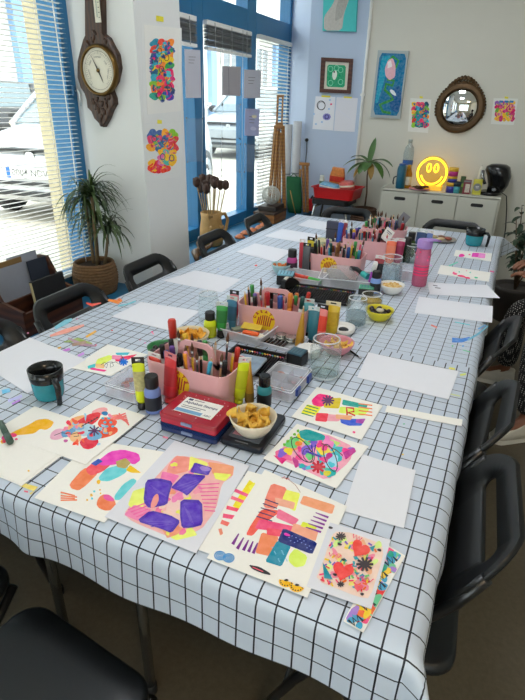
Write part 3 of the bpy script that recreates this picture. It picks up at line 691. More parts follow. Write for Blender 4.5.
def bottle(px, py, label, r, h, body, cap, band=None, tip='flat', z=S0):
    """squat craft paint bottle: body, label band, cap"""
    t = thing('paint_bottle', label, 'paint bottle', (0, 0, 0)); put(t, px, py, z); bh = h * 0.68
    lathe_obj('body', t, [(r * 0.85, 0), (r, r * 0.15), (r, bh * 0.86), (r * 0.78, bh), (r * 0.62, bh + 0.003)], body)
    if band: lathe_obj('label_band', t, [(r * 1.012, bh * 0.16), (r * 1.012, bh * 0.7)], band, cap0=False, cap1=False)
    if tip == 'flat': lathe_obj('cap', t, [(r * 0.74, bh), (r * 0.8, bh + 0.004), (r * 0.8, h * 0.96), (r * 0.72, h)], cap)
    else: lathe_obj('cap', t, [(r * 0.6, bh), (r * 0.55, bh + 0.01), (r * 0.2, h), (r * 0.12, h)], cap)
    return t


def tube_of_paint(px, py, label, w, h, col, caph, cap, crimp, lean=(0, 0), rz=0.0, band=None, z=S0, hole=True):
    """acrylic tube standing on its cap, flat crimped end up"""
    t = thing('paint_tube', label, 'paint tube', (0, 0, 0), rz); put(t, px, py, z); t.rotation_euler = (lean[0], lean[1], rz)
    lathe_obj('cap', t, [(w * 0.36, 0), (w * 0.38, 0.003), (w * 0.34, caph)], cap, 14)
    b = MB(); n = 16; rings = []; flat = []
    for k, (zz, ex, ey) in enumerate(((caph, 0.30, 0.30), (caph + h * 0.05, 0.45, 0.40), (caph + (h - caph) * 0.45, 0.49, 0.26), (h * 0.86, 0.5, 0.09), (h * 0.9, 0.5, 0.03))):
        rings.append([(w * ex * math.cos(2 * PI * i / n), w * ey * math.sin(2 * PI * i / n), zz) for i in range(n)])
    b.loft(rings, col); b.build('body', t)
    if band:
        b = MB(); q = 0.505
        b.loft([[(w * ex * q / 0.5 * math.cos(2 * PI * i / n), w * (ey + 0.012) * math.sin(2 * PI * i / n), zz) for i in range(n)] for zz, ex, ey in ((caph + (h - caph) * 0.28, 0.478, 0.323), (caph + (h - caph) * 0.45, 0.49, 0.262), (caph + (h - caph) * 0.7, 0.496, 0.16))], band, False, False); b.build('label_band', t)
    b = MB(); z0, z1 = h * 0.88, h
    for x0, x1, a, c in ((-0.5, 0.5, z0, z0 + (z1 - z0) * 0.35), (-0.5, -0.2, z0 + (z1 - z0) * 0.35, z0 + (z1 - z0) * 0.75), (0.2, 0.5, z0 + (z1 - z0) * 0.35, z0 + (z1 - z0) * 0.75), (-0.5, 0.5, z0 + (z1 - z0) * 0.75, z1)) if hole else ((-0.5, 0.5, z0, z1),):
        b.box((w * (x0 + x1) / 2, 0, (a + c) / 2), (w * (x1 - x0), w * 0.07, c - a), crimp)
    b.build('crimp', t); return t


def jar(px, py, label, r, h, level, cat='jar', water=None, z=S0, inside=None):
    t = thing('glass_jar', label, cat, (0, 0, 0)); put(t, px, py, z)
    lathe_obj('glass', t, [(r * 0.3, 0.0), (r * 0.92, 0.001), (r, 0.008), (r, h * 0.78), (r * 0.86, h * 0.86), (r * 0.86, h), (r * 0.8, h), (r * 0.8, h * 0.86), (r * 0.94, h * 0.77), (r * 0.94, 0.01), (r * 0.3, 0.006)], jarg, 28, cap0=False, cap1=False)
    b = MB()
    for q in (0.89, 0.94): b.tube([(r * 0.87 * math.cos(2 * PI * i / 24), r * 0.87 * math.sin(2 * PI * i / 24), h * q) for i in range(24)], 0.0012, jarg, 5, True)
    b.tube([(r * 0.83 * math.cos(2 * PI * i / 28), r * 0.83 * math.sin(2 * PI * i / 28), h) for i in range(28)], 0.002, rimc, 6, True); b.tube([(r * 0.9 * math.cos(2 * PI * i / 28), r * 0.9 * math.sin(2 * PI * i / 28), 0.004) for i in range(28)], 0.0025, rimc, 6, True)
    b.build('thread_and_rim', t)  # screw thread rings on the neck, plus rim and foot rings
    if level: lathe_obj('water', t, [(r * 0.3, 0.007), (r * 0.93, 0.011), (r * 0.93, level), (r * 0.3, level)], water or water_m, 24)
    return t


def bowl(px, py, label, r, h, m, cat='bowl', z=S0):
    t = thing('snack_bowl', label, cat, (0, 0, 0)); put(t, px, py, z)
    lathe_obj('body', t, [(r * 0.5, 0), (r * 0.58, 0.002), (r * 0.78, h * 0.35), (r * 0.95, h * 0.8), (r, h), (r * 0.96, h), (r * 0.9, h * 0.8), (r * 0.72, h * 0.37), (r * 0.5, 0.006)], m, 32)
    return t


def open_tray(t, w, d, h, m, rad=0.012, taper=0.9, wall=0.002, name='body'):
    O = rr(w, d, rad); b = MB()
    b.loft([[(x * taper, y * taper, 0) for x, y in O], [(x, y, h) for x, y in O], [(x * (1 + 0.012 / w), y * (1 + 0.012 / d), h) for x, y in O], [(x * (1 - wall / w), y * (1 - wall / d), h - 0.001) for x, y in O], [(x * (taper - wall / w), y * (taper - wall / d), wall) for x, y in O]], m, smooth=False)
    o = b.build(name, t)
    if m is frost:
        b = MB(); b.tube([(x * (1 + 0.006 / w), y * (1 + 0.006 / d), h) for x, y in O], 0.0022, rimc, 5, True); b.build('rim', t)
    return o


# ---- mug with black glaze over turquoise
def make_mug(label, px, py, rz, r=0.049, h=0.094):
    t = thing('mug', label, 'mug', (0, 0, 0), rz); put(t, px, py)
    lathe_obj('body', t, [(r * 0.72, 0), (r * 0.8, 0.004), (r * 0.88, h * 0.2), (r * 0.93, h * 0.62)], M('turquoise_glaze', '#2f8f9b', 0.2, var=0.25, scale=40), 28, cap1=False)
    lathe_obj('rim', t, [(r * 0.93, h * 0.62), (r * 0.96, h * 0.68), (r, h), (r * 0.94, h), (r * 0.9, h * 0.6), (r * 0.7, 0.01), (0.001, 0.008)], M('black_glaze', '#15181a', 0.2, var=0.3, scale=50), 28, cap0=False)
    b = MB(); b.tube([(r * 0.93, 0, h * 0.8), (r * 1.3, 0, h * 0.82), (r * 1.52, 0, h * 0.66), (r * 1.5, 0, h * 0.3), (r * 1.42, 0, h * 0.04)], [0.008, 0.009, 0.009, 0.008, 0.0075], M('black_glaze'), 10); b.build('handle', t)
    return t


make_mug('turquoise mug with black rim on the left, in front of the large blank sheet', 50, 396, R(-22))
make_mug('turquoise mug with black rim standing alone at the far right end of the table', 473, 245, R(-15), 0.058, 0.105)

# ---- pink pencil caddies
sun_y = M('sticker_yellow', '#f2c816', 0.5); sun_r = M('sticker_red', '#b3202f', 0.5)


def caddy(label, x, y, rz=0.0, sticker=True, s=1.0):
    t = thing('pencil_caddy', label, 'pencil caddy', (x, y, S0), rz)
    W, D, H = 0.275, 0.155, 0.108; O = rr(W, D, 0.03, 6); k = 0.955
    b = MB(); b.loft([[(px * k, py * k, 0) for px, py in O], [(px, py, H) for px, py in O], [(px * 0.975, py * 0.96, H) for px, py in O], [(px * (k - 0.025), py * (k - 0.04), 0.004) for px, py in O]], pinkp, smooth=False); b.build('body', t)
    # handle: a panel down the middle with rounded arch and hand slot
    b = MB(); P = [(-0.125, 0.004), (0.125, 0.004), (0.127, 0.082), (0.068, 0.086), (0.062, 0.125), (0.055, 0.15), (0.038, 0.161), (-0.038, 0.161), (-0.055, 0.15), (-0.062, 0.125), (-0.068, 0.086), (-0.127, 0.082)]
    I = [(-0.036, 0.104), (0.036, 0.104), (0.043, 0.109), (0.044, 0.115), (0.041, 0.131), (0.036, 0.14), (0.026, 0.144), (-0.026, 0.144), (-0.036, 0.14), (-0.041, 0.131), (-0.044, 0.115), (-0.043, 0.109)]
    f_ = 0.0035; b.loft([[(px, -f_, z) for px, z in P], [(px, -f_, z) for px, z in I], [(px, f_, z) for px, z in I], [(px, f_, z) for px, z in P], [(px, -f_, z) for px, z in P]], pinkp, False, False, smooth=False); b.build('handle', t)
    if sticker:
        yf = -D / 2 + 0.0005; b = MB(); cz, r, cx = 0.056, 0.044, -0.024

        def on(px, z, h): return (px + cx, yf - h + (H - z) / H * D / 2 * (1 - k) - 0.0006, z)
        b.poly([on(r * math.cos(a), cz + r * math.sin(a), 0.0002) for a in [R(-62 + 304 * i / 24) for i in range(25)]], sun_y)
        for i in range(7):                                                  # slanting red rays under the arc of letters
            u = -0.026 + i * 0.0082; hgt = math.sqrt(max(0, 0.031 ** 2 - u * u)); b.poly([on(u - 0.004, cz - 0.022, 0.0005), on(u + 0.0004, cz - 0.022, 0.0005), on(u + 0.0088, cz + hgt * 0.72, 0.0005), on(u + 0.0044, cz + hgt * 0.72, 0.0005)], sun_r)
        for i, chx in enumerate('CREATE'):
            a = R(165 - i * 30); Q = Matrix.Translation(on(0.0365 * math.cos(a), cz + 0.0365 * math.sin(a), 0.0005)) @ Matrix.Rotation(PI / 2, 4, 'X') @ Matrix.Rotation(a - PI / 2, 4, 'Z')
            text_mesh(b, chx, 0.0145, sun_r, Q, bold=0.0008)
        b.build('sticker_print', t)
    return t


CAD = [caddy('nearest pink caddy with a yellow sun sticker, behind the red stamp case', -0.738, 0.29), caddy('second pink caddy from the near end, behind the tray of pastels', -0.722, 0.842, R(7)),
       caddy('third pink caddy from the near end, its sun sticker half behind a clear bag', -0.728, 1.655, R(1)), caddy('fourth pink caddy from the near end, right behind the one with the clear bag', -0.675, 2.06, R(3), False), caddy('farthest pink caddy with its arched handle against the white cabinet', -0.66, 2.42, R(4), False)]
CAP = ['nearest pink caddy', 'second pink caddy', 'third pink caddy', 'fourth pink caddy', 'farthest pink caddy']


def pen(kind, col, label, group, parent_cad, lx, ly, L, r, tilt, z0=0.006):
    """a pencil, brush or marker standing in a caddy; local spot lx, ly, leaning by tilt = (tx, ty)"""
    m = M('pen_' + col.strip('#'), col, 0.4, var=0.03); cad = parent_cad; rz = cad.rotation_euler.z
    p = Vector((lx, ly, z0)); p.rotate(Euler((0, 0, rz))); p += cad.location
    t = thing(kind, label, 'brush' if kind == 'paint_brush' else 'marker' if kind == 'marker' else 'pencil', p, rz, group); t.rotation_euler = (tilt[0], tilt[1], rz)
    if kind == 'pencil':
        b = MB(); b.lathe([(r, 0), (r, L * 0.9)], m, 6, smooth=False, cap1=False); b.build('shaft', t)
        b = MB(); b.lathe([(r, L * 0.9), (r * 0.3, L * 0.97)], M('pencil_wood', '#d9b384', 0.7), 8, cap0=False, cap1=False); b.lathe([(r * 0.3, L * 0.97), (0.0004, L)], m, 8); b.build('tip', t)
    elif kind == 'paint_brush':
        b = MB(); b.lathe([(r * 0.4, 0), (r, L * 0.35), (r * 0.7, L * 0.72)], m, 8); b.build('shaft', t)
        b = MB(); b.lathe([(r * 0.72, L * 0.72), (r * 0.9, L * 0.84)], M('ferrule', '#b9bcc0', 0.25, 0.9), 10); b.build('ferrule', t)
        b = MB(); b.lathe([(r * 0.9, L * 0.84), (r * 1.1, L * 0.9), (r * 0.2, L)], M('bristle_brown', '#5a3a26', 0.8) if len(col) % 2 else M('bristle_pale', '#d8c7a4', 0.8), 10); b.build('bristles', t)
    else:
        b = MB(); b.lathe([(r * 0.92, 0), (r, 0.004), (r, L * 0.68)], m if random.random() < .6 else M('pen_white', '#e9e9e6', 0.4), 10); b.build('barrel', t)
        b = MB(); b.lathe([(r * 1.12, L * 0.68), (r * 1.12, L * 0.97), (r * 0.9, L)], m, 10); b.build('cap', t)
    return t


PAL = ['#1c1c1e', '#1a1b1e', '#1c1c1e', '#2b2b30', '#1c1c1e', '#1a1b1e', '#b3242c', '#d8446c', '#e0792c', '#e9b92e', '#2f8fae', '#2b4f96', '#3f9a4d', '#6b4a9a', '#8a5a34', '#e8e6e0', '#20504a', '#c8382c']
NAMES = {'#1c1c1e': 'black', '#1a1b1e': 'black', '#2b2b30': 'charcoal', '#b3242c': 'red', '#d8446c': 'pink', '#e0792c': 'orange', '#e9b92e': 'yellow', '#2f8fae': 'blue', '#2b4f96': 'navy', '#3f9a4d': 'green', '#6b4a9a': 'violet', '#8a5a34': 'brown', '#e8e6e0': 'white', '#20504a': 'dark teal', '#c8382c': 'red'}
KINDW = {'pencil': 'pencil', 'marker': 'felt marker', 'paint_brush': 'paint brush'}
for ci, cad in enumerate(CAD):
    rnd = random.Random(40 + ci); random.seed(90 + ci)
    for row in (-0.047, -0.023, 0.024, 0.047):
        for k in range(7):
            lx = -0.096 + k * 0.032 + rnd.uniform(-0.004, 0.004); ly = row + rnd.uniform(-0.003, 0.003)
            if rnd.random() < 0.1: continue
            kind = rnd.choice(['pencil', 'marker', 'paint_brush', 'pencil', 'marker'] if ci else ['marker', 'marker', 'pencil', 'paint_brush'])
            col = rnd.choice(PAL); L = {'pencil': rnd.uniform(0.135, 0.165), 'marker': rnd.uniform(0.125, 0.15), 'paint_brush': rnd.uniform(0.15, 0.19)}[kind] * (1.07 if ci > 1 else 1.0); r = {'pencil': 0.0042, 'marker': 0.0074, 'paint_brush': 0.0046}[kind] * (1.12 if ci > 1 else 1.0)
            back = ly > 0
            if ci == 0 and not back: L *= 0.92
            tilt = (-ly * 1.1 + rnd.uniform(-0.03, 0.03), lx * 0.95 + rnd.uniform(-0.04, 0.04))
            lab = '%s %s standing in the %s row of the %s' % (NAMES[col], KINDW[kind], 'back' if back else 'front', CAP[ci])
            pen(kind, col, lab, '%s %ss in the %s row of the %s' % (NAMES[col], KINDW[kind], 'back' if back else 'front', CAP[ci]), cad, lx, ly, L, r, tilt)
# the two large pens that stand out of the nearest caddies
for args in (('marker', '#c8382c', 'thick red marker standing out of the left end of the nearest pink caddy', None, CAD[0], -0.105, 0.045, 0.185, 0.0115, (-0.05, -0.08)),
             ('marker', '#ec9a2e', 'amber pen leaning at the front of the nearest pink caddy', None, CAD[0], 0.012, -0.05, 0.15, 0.0058, (0.12, -0.05)),
             ('marker', '#d88aa0', 'dusty pink pen leaning against the handle of the nearest pink caddy', None, CAD[0], 0.034, -0.052, 0.155, 0.006, (0.08, -0.2)),
             ('marker', '#3aa7c9', 'light blue pen leaning at the right front of the nearest pink caddy', None, CAD[0], 0.05, -0.05, 0.145, 0.0055, (0.12, 0.26)),
             ('marker', '#2c4a94', 'thick navy marker at the front of the second pink caddy', None, CAD[1], 0.035, -0.053, 0.15, 0.0095, (0.05, -0.02)),
             ('marker', '#d9812e', 'thick orange marker at the front right of the second pink caddy', None, CAD[1], 0.063, -0.054, 0.165, 0.0085, (0.04, 0.05)),
             ('marker', '#b3242c', 'deep red marker standing beside the handle of the second pink caddy', None, CAD[1], 0.0, -0.053, 0.16, 0.009, (0.04, -0.12))):
    pen(*args)
# small white card with a print, leaning out of the fourth caddy; grey brush case at the farthest caddy
p4 = CAD[3].location
t = thing('card', 'white printed card leaning out of the fourth pink caddy', 'card', (p4.x + 0.105, p4.y - 0.02, S0 + 0.13)); t.rotation_euler = (R(-35), R(38), R(20))
b = MB(); b.box((0, 0, 0.015), (0.055, 0.002, 0.08), white_pl); b.build('card_sheet', t)
b = MB(); b.box((0, -0.0012, 0.035), (0.035, 0.0006, 0.005), M('print_grey')); b.box((0, -0.0012, 0.025), (0.028, 0.0006, 0.003), M('print_grey')); b.build('print', t)
t = thing('card', 'grey swatch card leaning out of the farthest pink caddy', 'card', (-0.575, 2.42, S0 + 0.13)); t.rotation_euler = (R(-10), R(34), R(15))
b = MB(); b.box((0, 0, 0.03), (0.055, 0.003, 0.09), M('card_grey', '#7d7c82', 0.6)); b.build('card_sheet', t)

# ---- case of stamps: red over blue
def stamp_case(name, label, z, col, edge, lid):
    t = thing('stamp_case', label, 'stamp case', (-0.634, 0.128, z), R(1.5)); W, D, H = 0.168, 0.128, 0.027
    b = MB(); O = rr(W, D, 0.008, 3); b.loft([[(x * 0.985, y * 0.985, 0) for x, y in O], [(x, y, 0.002) for x, y in O], [(x, y, H * 0.55) for x, y in O]], col, smooth=False); b.build('base', t)
    b = MB(); b.loft([[(x * 1.012, y * 1.012, H * 0.55) for x, y in O], [(x * 1.012, y * 1.012, H * 0.93) for x, y in O], [(x, y, H) for x, y in O], [(x * 0.93, y * 0.92, H - 0.0008) for x, y in O]], edge, smooth=False); l = b.build('lid', t)
    if lid:
        b = MB(); rnd = random.Random(3)
        for i in range(40):
            x, y = rnd.uniform(-0.072, 0.072), rnd.uniform(-0.052, 0.052)
            if abs(x) < 0.055 and abs(y) < 0.036: continue
            b.box((x, y, H + 0.0002), (0.004, 0.0015, 0.0005), M('stamp_pale', '#d98b98', 0.5), rot=Euler((0, 0, rnd.uniform(0, 3))).to_matrix())
        b.build('letter_pattern', l)
        b = MB(); b.box((0.0, 0.0, H + 0.0004), (0.112, 0.074, 0.0008), M('label_paper', '#eceae4', 0.6)); q = b.build('paper_label', l)
        b = MB(); b.box((-0.016, -0.0275, H + 0.0009), (0.078, 0.014, 0.0004), M('label_blue', '#6fa3c8', 0.6)); b.box((-0.04, 0.028, H + 0.0009), (0.013, 0.009, 0.0004), M('label_navy', '#27305c', 0.6)); b.box((-0.014, 0.029, H + 0.0009), (0.03, 0.003, 0.0004), M('print_grey'))
        text_mesh(b, 'Alphabet Stamps', 0.0148, M('label_navy'), Matrix.Translation((0.0, 0.013, H + 0.0011)), bold=0.0003)
        b.box((-0.012, -0.004, H + 0.0009), (0.07, 0.003, 0.0004), M('print_grey')); b.box((-0.018, -0.012, H + 0.0009), (0.06, 0.003, 0.0004), M('print_grey'))
        text_mesh(b, 'ABC', 0.011, M('print_grey'), Matrix.Translation((0.039, -0.027, H + 0.0011)), bold=0.0003); b.build('lettering', q)
    b = MB(); b.box((0.0, -D / 2 - 0.0022, H * 0.5), (0.032, 0.005, 0.008), M('case_clip', '#d9a0a8' if lid else '#7f8db0', 0.3), 0.001); b.build('clip', t)
    return t


stamp_case('stamp_case', 'navy blue case lying directly under the red case of stamps', S0, M('case_navy', '#1f2f5e', 0.25, coat=0.4), G('case_navy_clear', '#9fb0d8', 0.2, 0.05, 0.55, '#28407c'), False)
stamp_case('stamp_case', 'red lidded case with a white label reading Alphabet Stamps', S0 + 0.0275, M('case_red', '#b81f36', 0.25, coat=0.4), M('case_red_lid', '#a5172b', 0.18, var=0.15, coat=0.6), True)

# ---- flat black stamp set under the crisps
t = thing('stamp_set', 'flat black case with clear lid lying under the bowl of crisps', 'stamp case', (-0.488, 0.168, S0), R(1)); W, D, H = 0.118, 0.178, 0.016
b = MB(); O = rr(W, D, 0.014, 4); b.loft([[(x * 0.98, y * 0.98, 0) for x, y in O], [(x, y, 0.003) for x, y in O], [(x, y, H * 0.8) for x, y in O], [(x * 0.96, y * 0.97, H) for x, y in O], [(x * 0.8, y * 0.82, H - 0.0006) for x, y in O]], M('case_black', '#141925', 0.3), smooth=False); b.build('base', t)
b = MB(); b.box((0, -0.012, H + 0.0004), (0.086, 0.11, 0.0012), G('case_window', '#cfd5de', 0.25, 0.05, 0.5, '#8d93a2')); l = b.build('lid_window', t)
b = MB(); b.box((-0.012, -0.04, H + 0.0013), (0.05, 0.03, 0.0006), M('card_pink', '#c98a98', 0.6)); b.box((0.018, 0.0, H + 0.0013), (0.04, 0.02, 0.0006), M('card_pale', '#c8ccd2', 0.6)); b.box((0.0, -0.078, H - 0.0008), (0.036, 0.003, 0.003), M('print_grey')); b.build('print', l)

# ---- bowls and what is in them
SN = S0 + 0.0165
bowl(253, 431.5, 'cream bowl of yellow crisps standing on the flat black case', 0.062, 0.05, M('cream_ceramic', '#e6dcc4', 0.35), z=SN)
bc = on_z(253, 431.5, SN); crisp = M('crisp_yellow', '#e6b648', 0.6, var=0.25, scale=90); rnd = random.Random(5)


def crisp_mesh(rnd, r, m):
    b = MB(); n = 14; c = b.v((0, 0, 0.002)); rings = []
    for k in (0.5, 1.0):
        rings.append([b.v((r * k * (1 + 0.08 * math.sin(3 * a)) * math.cos(a), r * 0.8 * k * math.sin(a), 0.012 * k * k * math.cos(2 * a) * r / 0.02 + 0.0006 * math.sin(9 * a * k))) for a in [2 * PI * i / n for i in range(n)]])
    for i in range(n):
        j = (i + 1) % n; b.face([c, rings[0][i], rings[0][j]], m, True); b.face([rings[0][i], rings[1][i], rings[1][j], rings[0][j]], m, True)
    return b


first = None
for i in range(20):
    a = rnd.uniform(0, 2 * PI); q = 0.043 * math.sqrt(rnd.random()); loc = (bc.x + q * math.cos(a), bc.y + q * math.sin(a), SN + 0.030 + 0.0011 * i + 0.006 * (1 - q / 0.043))
    rot = (rnd.uniform(-0.6, 0.6), rnd.uniform(-0.6, 0.6), rnd.uniform(0, 6))
    if first is None:
        first = crisp_mesh(rnd, 0.0175, crisp).build('potato_crisp'); tag(first, 'yellow crisp lying in the cream bowl on the flat black case', 'crisp', 'crisps in the cream bowl'); first.location = loc; first.rotation_euler = rot
        sm = first.modifiers.new('thickness', 'SOLIDIFY'); sm.thickness = 0.0012
    else: dup(first, loc, rot)
for i, (dx, dy, rx, ry) in enumerate(((-0.05, -0.022, 1.15, -0.5), (-0.02, -0.036, 1.25, 0.2), (0.045, -0.02, 1.0, 0.7))): dup(first, (bc.x + dx * .92, bc.y + dy * .92, SN + 0.056), (rx, ry, i), 'yellow crisp propped up at the rim of the cream bowl', 'crisps at the rim of the cream bowl')


def filled_bowl(px, py, label, r, h, m, itemname, itemlabel, itemcat, group, im, n, size, seed, fill=0.55, shape='nut', spread=0.72, z=S0):
    bowl(px, py, label, r, h, m, z=z); c = on_z(px, py, z); rnd = random.Random(seed); proto = None
    for i in range(n):
        a = i * 2.4; q = r * spread * math.sqrt((i + 0.5) / n); mm = im[i % len(im)]; loc = (c.x + q * math.cos(a), c.y + q * math.sin(a), z + h * fill + 0.35 * size * rnd.random() + size * 0.25); rot = (rnd.uniform(-.5, .5), rnd.uniform(-.5, .5), rnd.uniform(0, 6))
        b = MB()
        if shape == 'nut': b.ell((0, 0, 0), (size, size * 0.62, size * 0.5), mm, 9, 6)
        elif shape == 'crisp': b.bm.free(); b = crisp_mesh(rnd, size, mm)
        else: b.ell((0, 0, 0), (size, size * 0.75, size * 0.75), mm, 10, 7)
        o = b.build(itemname, None, loc, rot); tag(o, itemlabel, itemcat, group)


nut = M('nut_tan', '#d9ab5c', 0.6, var=0.25); ol = M('olive_dark', '#2a1c22', 0.3); ol2 = M('olive_pale', '#d9cfb8', 0.4)
filled_bowl(391, 293, 'white bowl of pale nuts right of the glass jar of rinse water', 0.058, 0.045, M('white_ceramic', '#eeebe6', 0.3), 'nut', 'pale nut in the white bowl by the large glass jar', 'nut', 'nuts in the white bowl', [nut, M('nut_pale', '#e6c98a', 0.6)], 34, 0.010, 3, 0.72)
filled_bowl(378.5, 319, 'yellow bowl of dark chocolates and pale sweets', 0.058, 0.045, M('yellow_ceramic', '#dccf2e', 0.35), 'chocolate', 'dark chocolate lying in the yellow bowl', 'sweet', 'chocolates in the yellow bowl', [ol], 11, 0.013, 4, 0.62, 'ball')
c = on_z(378.5, 319); b = MB(); b.ell((0, 0, 0), (0.017, 0.011, 0.008), ol2, 10, 7); tag(b.build('sweet', None, (c.x + 0.006, c.y - 0.02, S0 + 0.047), (0.2, 0.1, 0.5)), 'pale sweet among the dark chocolates in the yellow bowl', 'sweet')
filled_bowl(336, 352, 'pink bowl of yellow crisps half behind the nearest glass jar', 0.062, 0.042, M('pink_ceramic', '#d98f9c', 0.4), 'potato_crisp', 'yellow crisp in the pink bowl behind the nearest jar', 'crisp', 'crisps in the pink bowl', [crisp], 9, 0.017, 5, 0.6, 'crisp')
filled_bowl(191, 345, 'cream bowl of orange crisps behind the nearest pink caddy', 0.068, 0.048, M('cream_bowl_glaze', '#e3d3ac', 0.4), 'potato_crisp', 'orange crisp in the cream bowl behind the nearest pink caddy', 'crisp', 'crisps in the bowl behind the nearest caddy', [M('crisp_orange', '#eda92c', 0.6, var=0.2)], 12, 0.02, 6, 0.72, 'crisp', 0.6)
filled_bowl(164, 358, 'green bowl of black and white sweets behind the two red paint tubes', 0.055, 0.045, M('green_ceramic', '#3f8a55', 0.35), 'sweet', 'black sweet in the green bowl behind the red tubes', 'sweet', 'sweets in the green bowl', [ol], 8, 0.014, 8, 0.66, 'ball')
filled_bowl(281, 273, 'pale blue bowl with orange snacks behind the second pink caddy', 0.052, 0.05, M('pale_blue_ceramic', '#a9cdd2', 0.35), 'snack', 'orange snack in the pale blue bowl', 'snack', 'snacks in the pale blue bowl', [M('snack_orange', '#d9742e', 0.6)], 5, 0.013, 9, 0.7, 'ball')
filled_bowl(322, 246, 'sage green bowl behind the paint tubes left of the third caddy', 0.06, 0.04, M('sage_ceramic', '#b8bd9a', 0.4), 'snack', 'cream snack in the sage green bowl', 'snack', 'snacks in the sage green bowl', [M('snack_cream', '#d6cfa4', 0.6)], 9, 0.014, 10, 0.6, 'ball')

# ---- paint bottles and tubes, from near to far
neon = M('neon_yellow', '#dbe81f', 0.35, var=0.03); gold = M('gold_ochre', '#c9952f', 0.35, 0.3); teal = M('teal_paint', '#2a8d98', 0.35)
bottle(154, 411, 'lavender blue paint bottle with black cap beside the neon yellow tube', 0.0235, 0.115, M('lavender_paint', '#7388c4', 0.35), black, M('bottle_label_dark', '#23262f', 0.5))
bottle(264, 407, 'turquoise paint bottle with black cap next to the crisps', 0.021, 0.105, teal, blackg, M('bottle_label_black', '#17191c', 0.5))
bottle(210.5, 336, 'neon yellow paint bottle with black cap behind the nearest pink caddy', 0.0235, 0.098, neon, black, M('label_yellow', '#c7cc22', 0.5))
bottle(291.5, 273, 'magenta paint bottle with black cap left of the third pink caddy', 0.028, 0.125, M('magenta_paint', '#b23a86', 0.35), black, M('label_plum', '#3a2436', 0.5))
bottle(311.5, 272, 'red paint bottle with black cap touching the left side of the third pink caddy', 0.027, 0.13, M('red_paint', '#d7332f', 0.35), black, M('bottle_label_dark'))
bottle(374.5, 292.5, 'cornflower blue paint bottle in front of the large jar of rinse water', 0.025, 0.105, M('cornflower_paint', '#7d9fdd', 0.35), black, M('bottle_label_dark'))
tube_of_paint(142.5, 408, 'tall neon yellow paint tube with black crimp at the clear bead box', 0.034, 0.165, neon, 0.022, black, M('crimp_black', '#1b1a1a', 0.4), (0.03, 0.0), R(30), M('tube_label_mix', '#b9b37a', 0.5, var=0.5, scale=120))
redt = M('tube_red', '#d0252b', 0.35)
tube_of_paint(171, 401, 'bright red paint tube leaning on the front of the nearest pink caddy', 0.052, 0.150, redt, 0.016, redt, M('crimp_pink', '#d97f86', 0.4), (-0.10, -0.06), R(-18), M('tube_label_red', '#b71f26', 0.5))
tube_of_paint(157, 391, 'coral red paint tube behind the lavender bottle', 0.05, 0.125, M('tube_coral', '#dd4b3c', 0.35), 0.016, redt, M('crimp_white', '#e5dfdc', 0.4), (-0.05, -0.05), R(-10))
tube_of_paint(238.5, 402, 'neon yellow paint tube with white crimp at the right end of the nearest caddy', 0.036, 0.15, neon, 0.012, neon, M('crimp_white'), (0.05, 0.12), R(38), M('label_yellow'))
t = thing('gold_outliner', 'gold pointed paint tube standing between the neon tube and turquoise bottle', 'paint tube'); put(t, 249.5, 402)
lathe_obj('body', t, [(0.012, 0), (0.0135, 0.004), (0.0125, 0.045), (0.006, 0.1), (0.0015, 0.145)], gold, 14); b = MB(); b.lathe([(0.0139, 0.006), (0.0132, 0.035)], M('gold_label', '#8c6a22', 0.5), 14, cap0=False, cap1=False); b.build('label_band', t)
tube_of_paint(221, 336.5, 'green paint tube with black cap behind the nearest pink caddy', 0.042, 0.14, M('tube_green', '#3aa044', 0.35), 0.03, black, M('crimp_clear', '#cfd8d6', 0.3), (0.02, 0.05), R(20), M('label_green', '#2b7a38', 0.5))
tube_of_paint(231, 331.5, 'slate blue paint tube between the green and the pink tubes', 0.042, 0.145, M('tube_slate', '#3f7c9c', 0.35), 0.014, black, M('crimp_clear'), (0.0, 0.04), R(5), M('label_slate', '#34627e', 0.5))
tube_of_paint(233.5, 326.5, 'rose paint tube with black crimp at the left end of the second caddy', 0.036, 0.15, M('tube_rose', '#d9828a', 0.35), 0.012, black, M('crimp_black'), (0, 0.03), R(10), M('label_crimson', '#c2304c', 0.5))
t = thing('gold_outliner', 'gold pointed paint tube standing right of the second pink caddy', 'paint tube'); put(t, 299, 346); t.rotation_euler = (0, 0.06, 0)
lathe_obj('body', t, [(0.014, 0), (0.016, 0.004), (0.0145, 0.05), (0.007, 0.11), (0.002, 0.15)], gold, 14); lathe_obj('cap', t, [(0.0045, 0.13), (0.001, 0.158)], M('cap_ivory', '#d9cdb8', 0.4), 12)
tube_of_paint(306, 334.5, 'teal paint tube with clear crimp behind the gold pointed tube', 0.042, 0.145, M('tube_teal_pale', '#4a9aa2', 0.35), 0.014, black, M('crimp_clear'), (0, 0.02), R(15), M('label_teal', '#2f8c98', 0.5, var=0.3))
tube_of_paint(312.5, 342, 'dark teal paint tube directly left of the salmon tube', 0.042, 0.14, M('tube_darkteal', '#2b6f80', 0.35), 0.012, black, M('crimp_clear'), (0.0, -0.02), R(5))
tube_of_paint(319.5, 342.5, 'salmon and red paint tube with black crimp behind the nearest jar', 0.041, 0.15, M('tube_salmon', '#e8837e', 0.35), 0.012, gold, M('crimp_black'), (0.0, 0.02), R(0), M('label_orange_red', '#e2442c', 0.5))
tube_of_paint(330, 336, 'mustard yellow paint tube with pale crimp behind the pink bowl', 0.055, 0.14, M('tube_mustard', '#d9b92b', 0.35), 0.012, black, M('crimp_ivory', '#e6dfbe', 0.4), (0, 0.02), R(8), M('label_mustard', '#c9a722', 0.5, var=0.3, scale=90))
tube_of_paint(301, 270, 'slim red paint tube behind the magenta bottle', 0.032, 0.165, M('tube_red2', '#c93a48', 0.35), 0.012, black, M('crimp_white'), (0, 0.0), R(0))
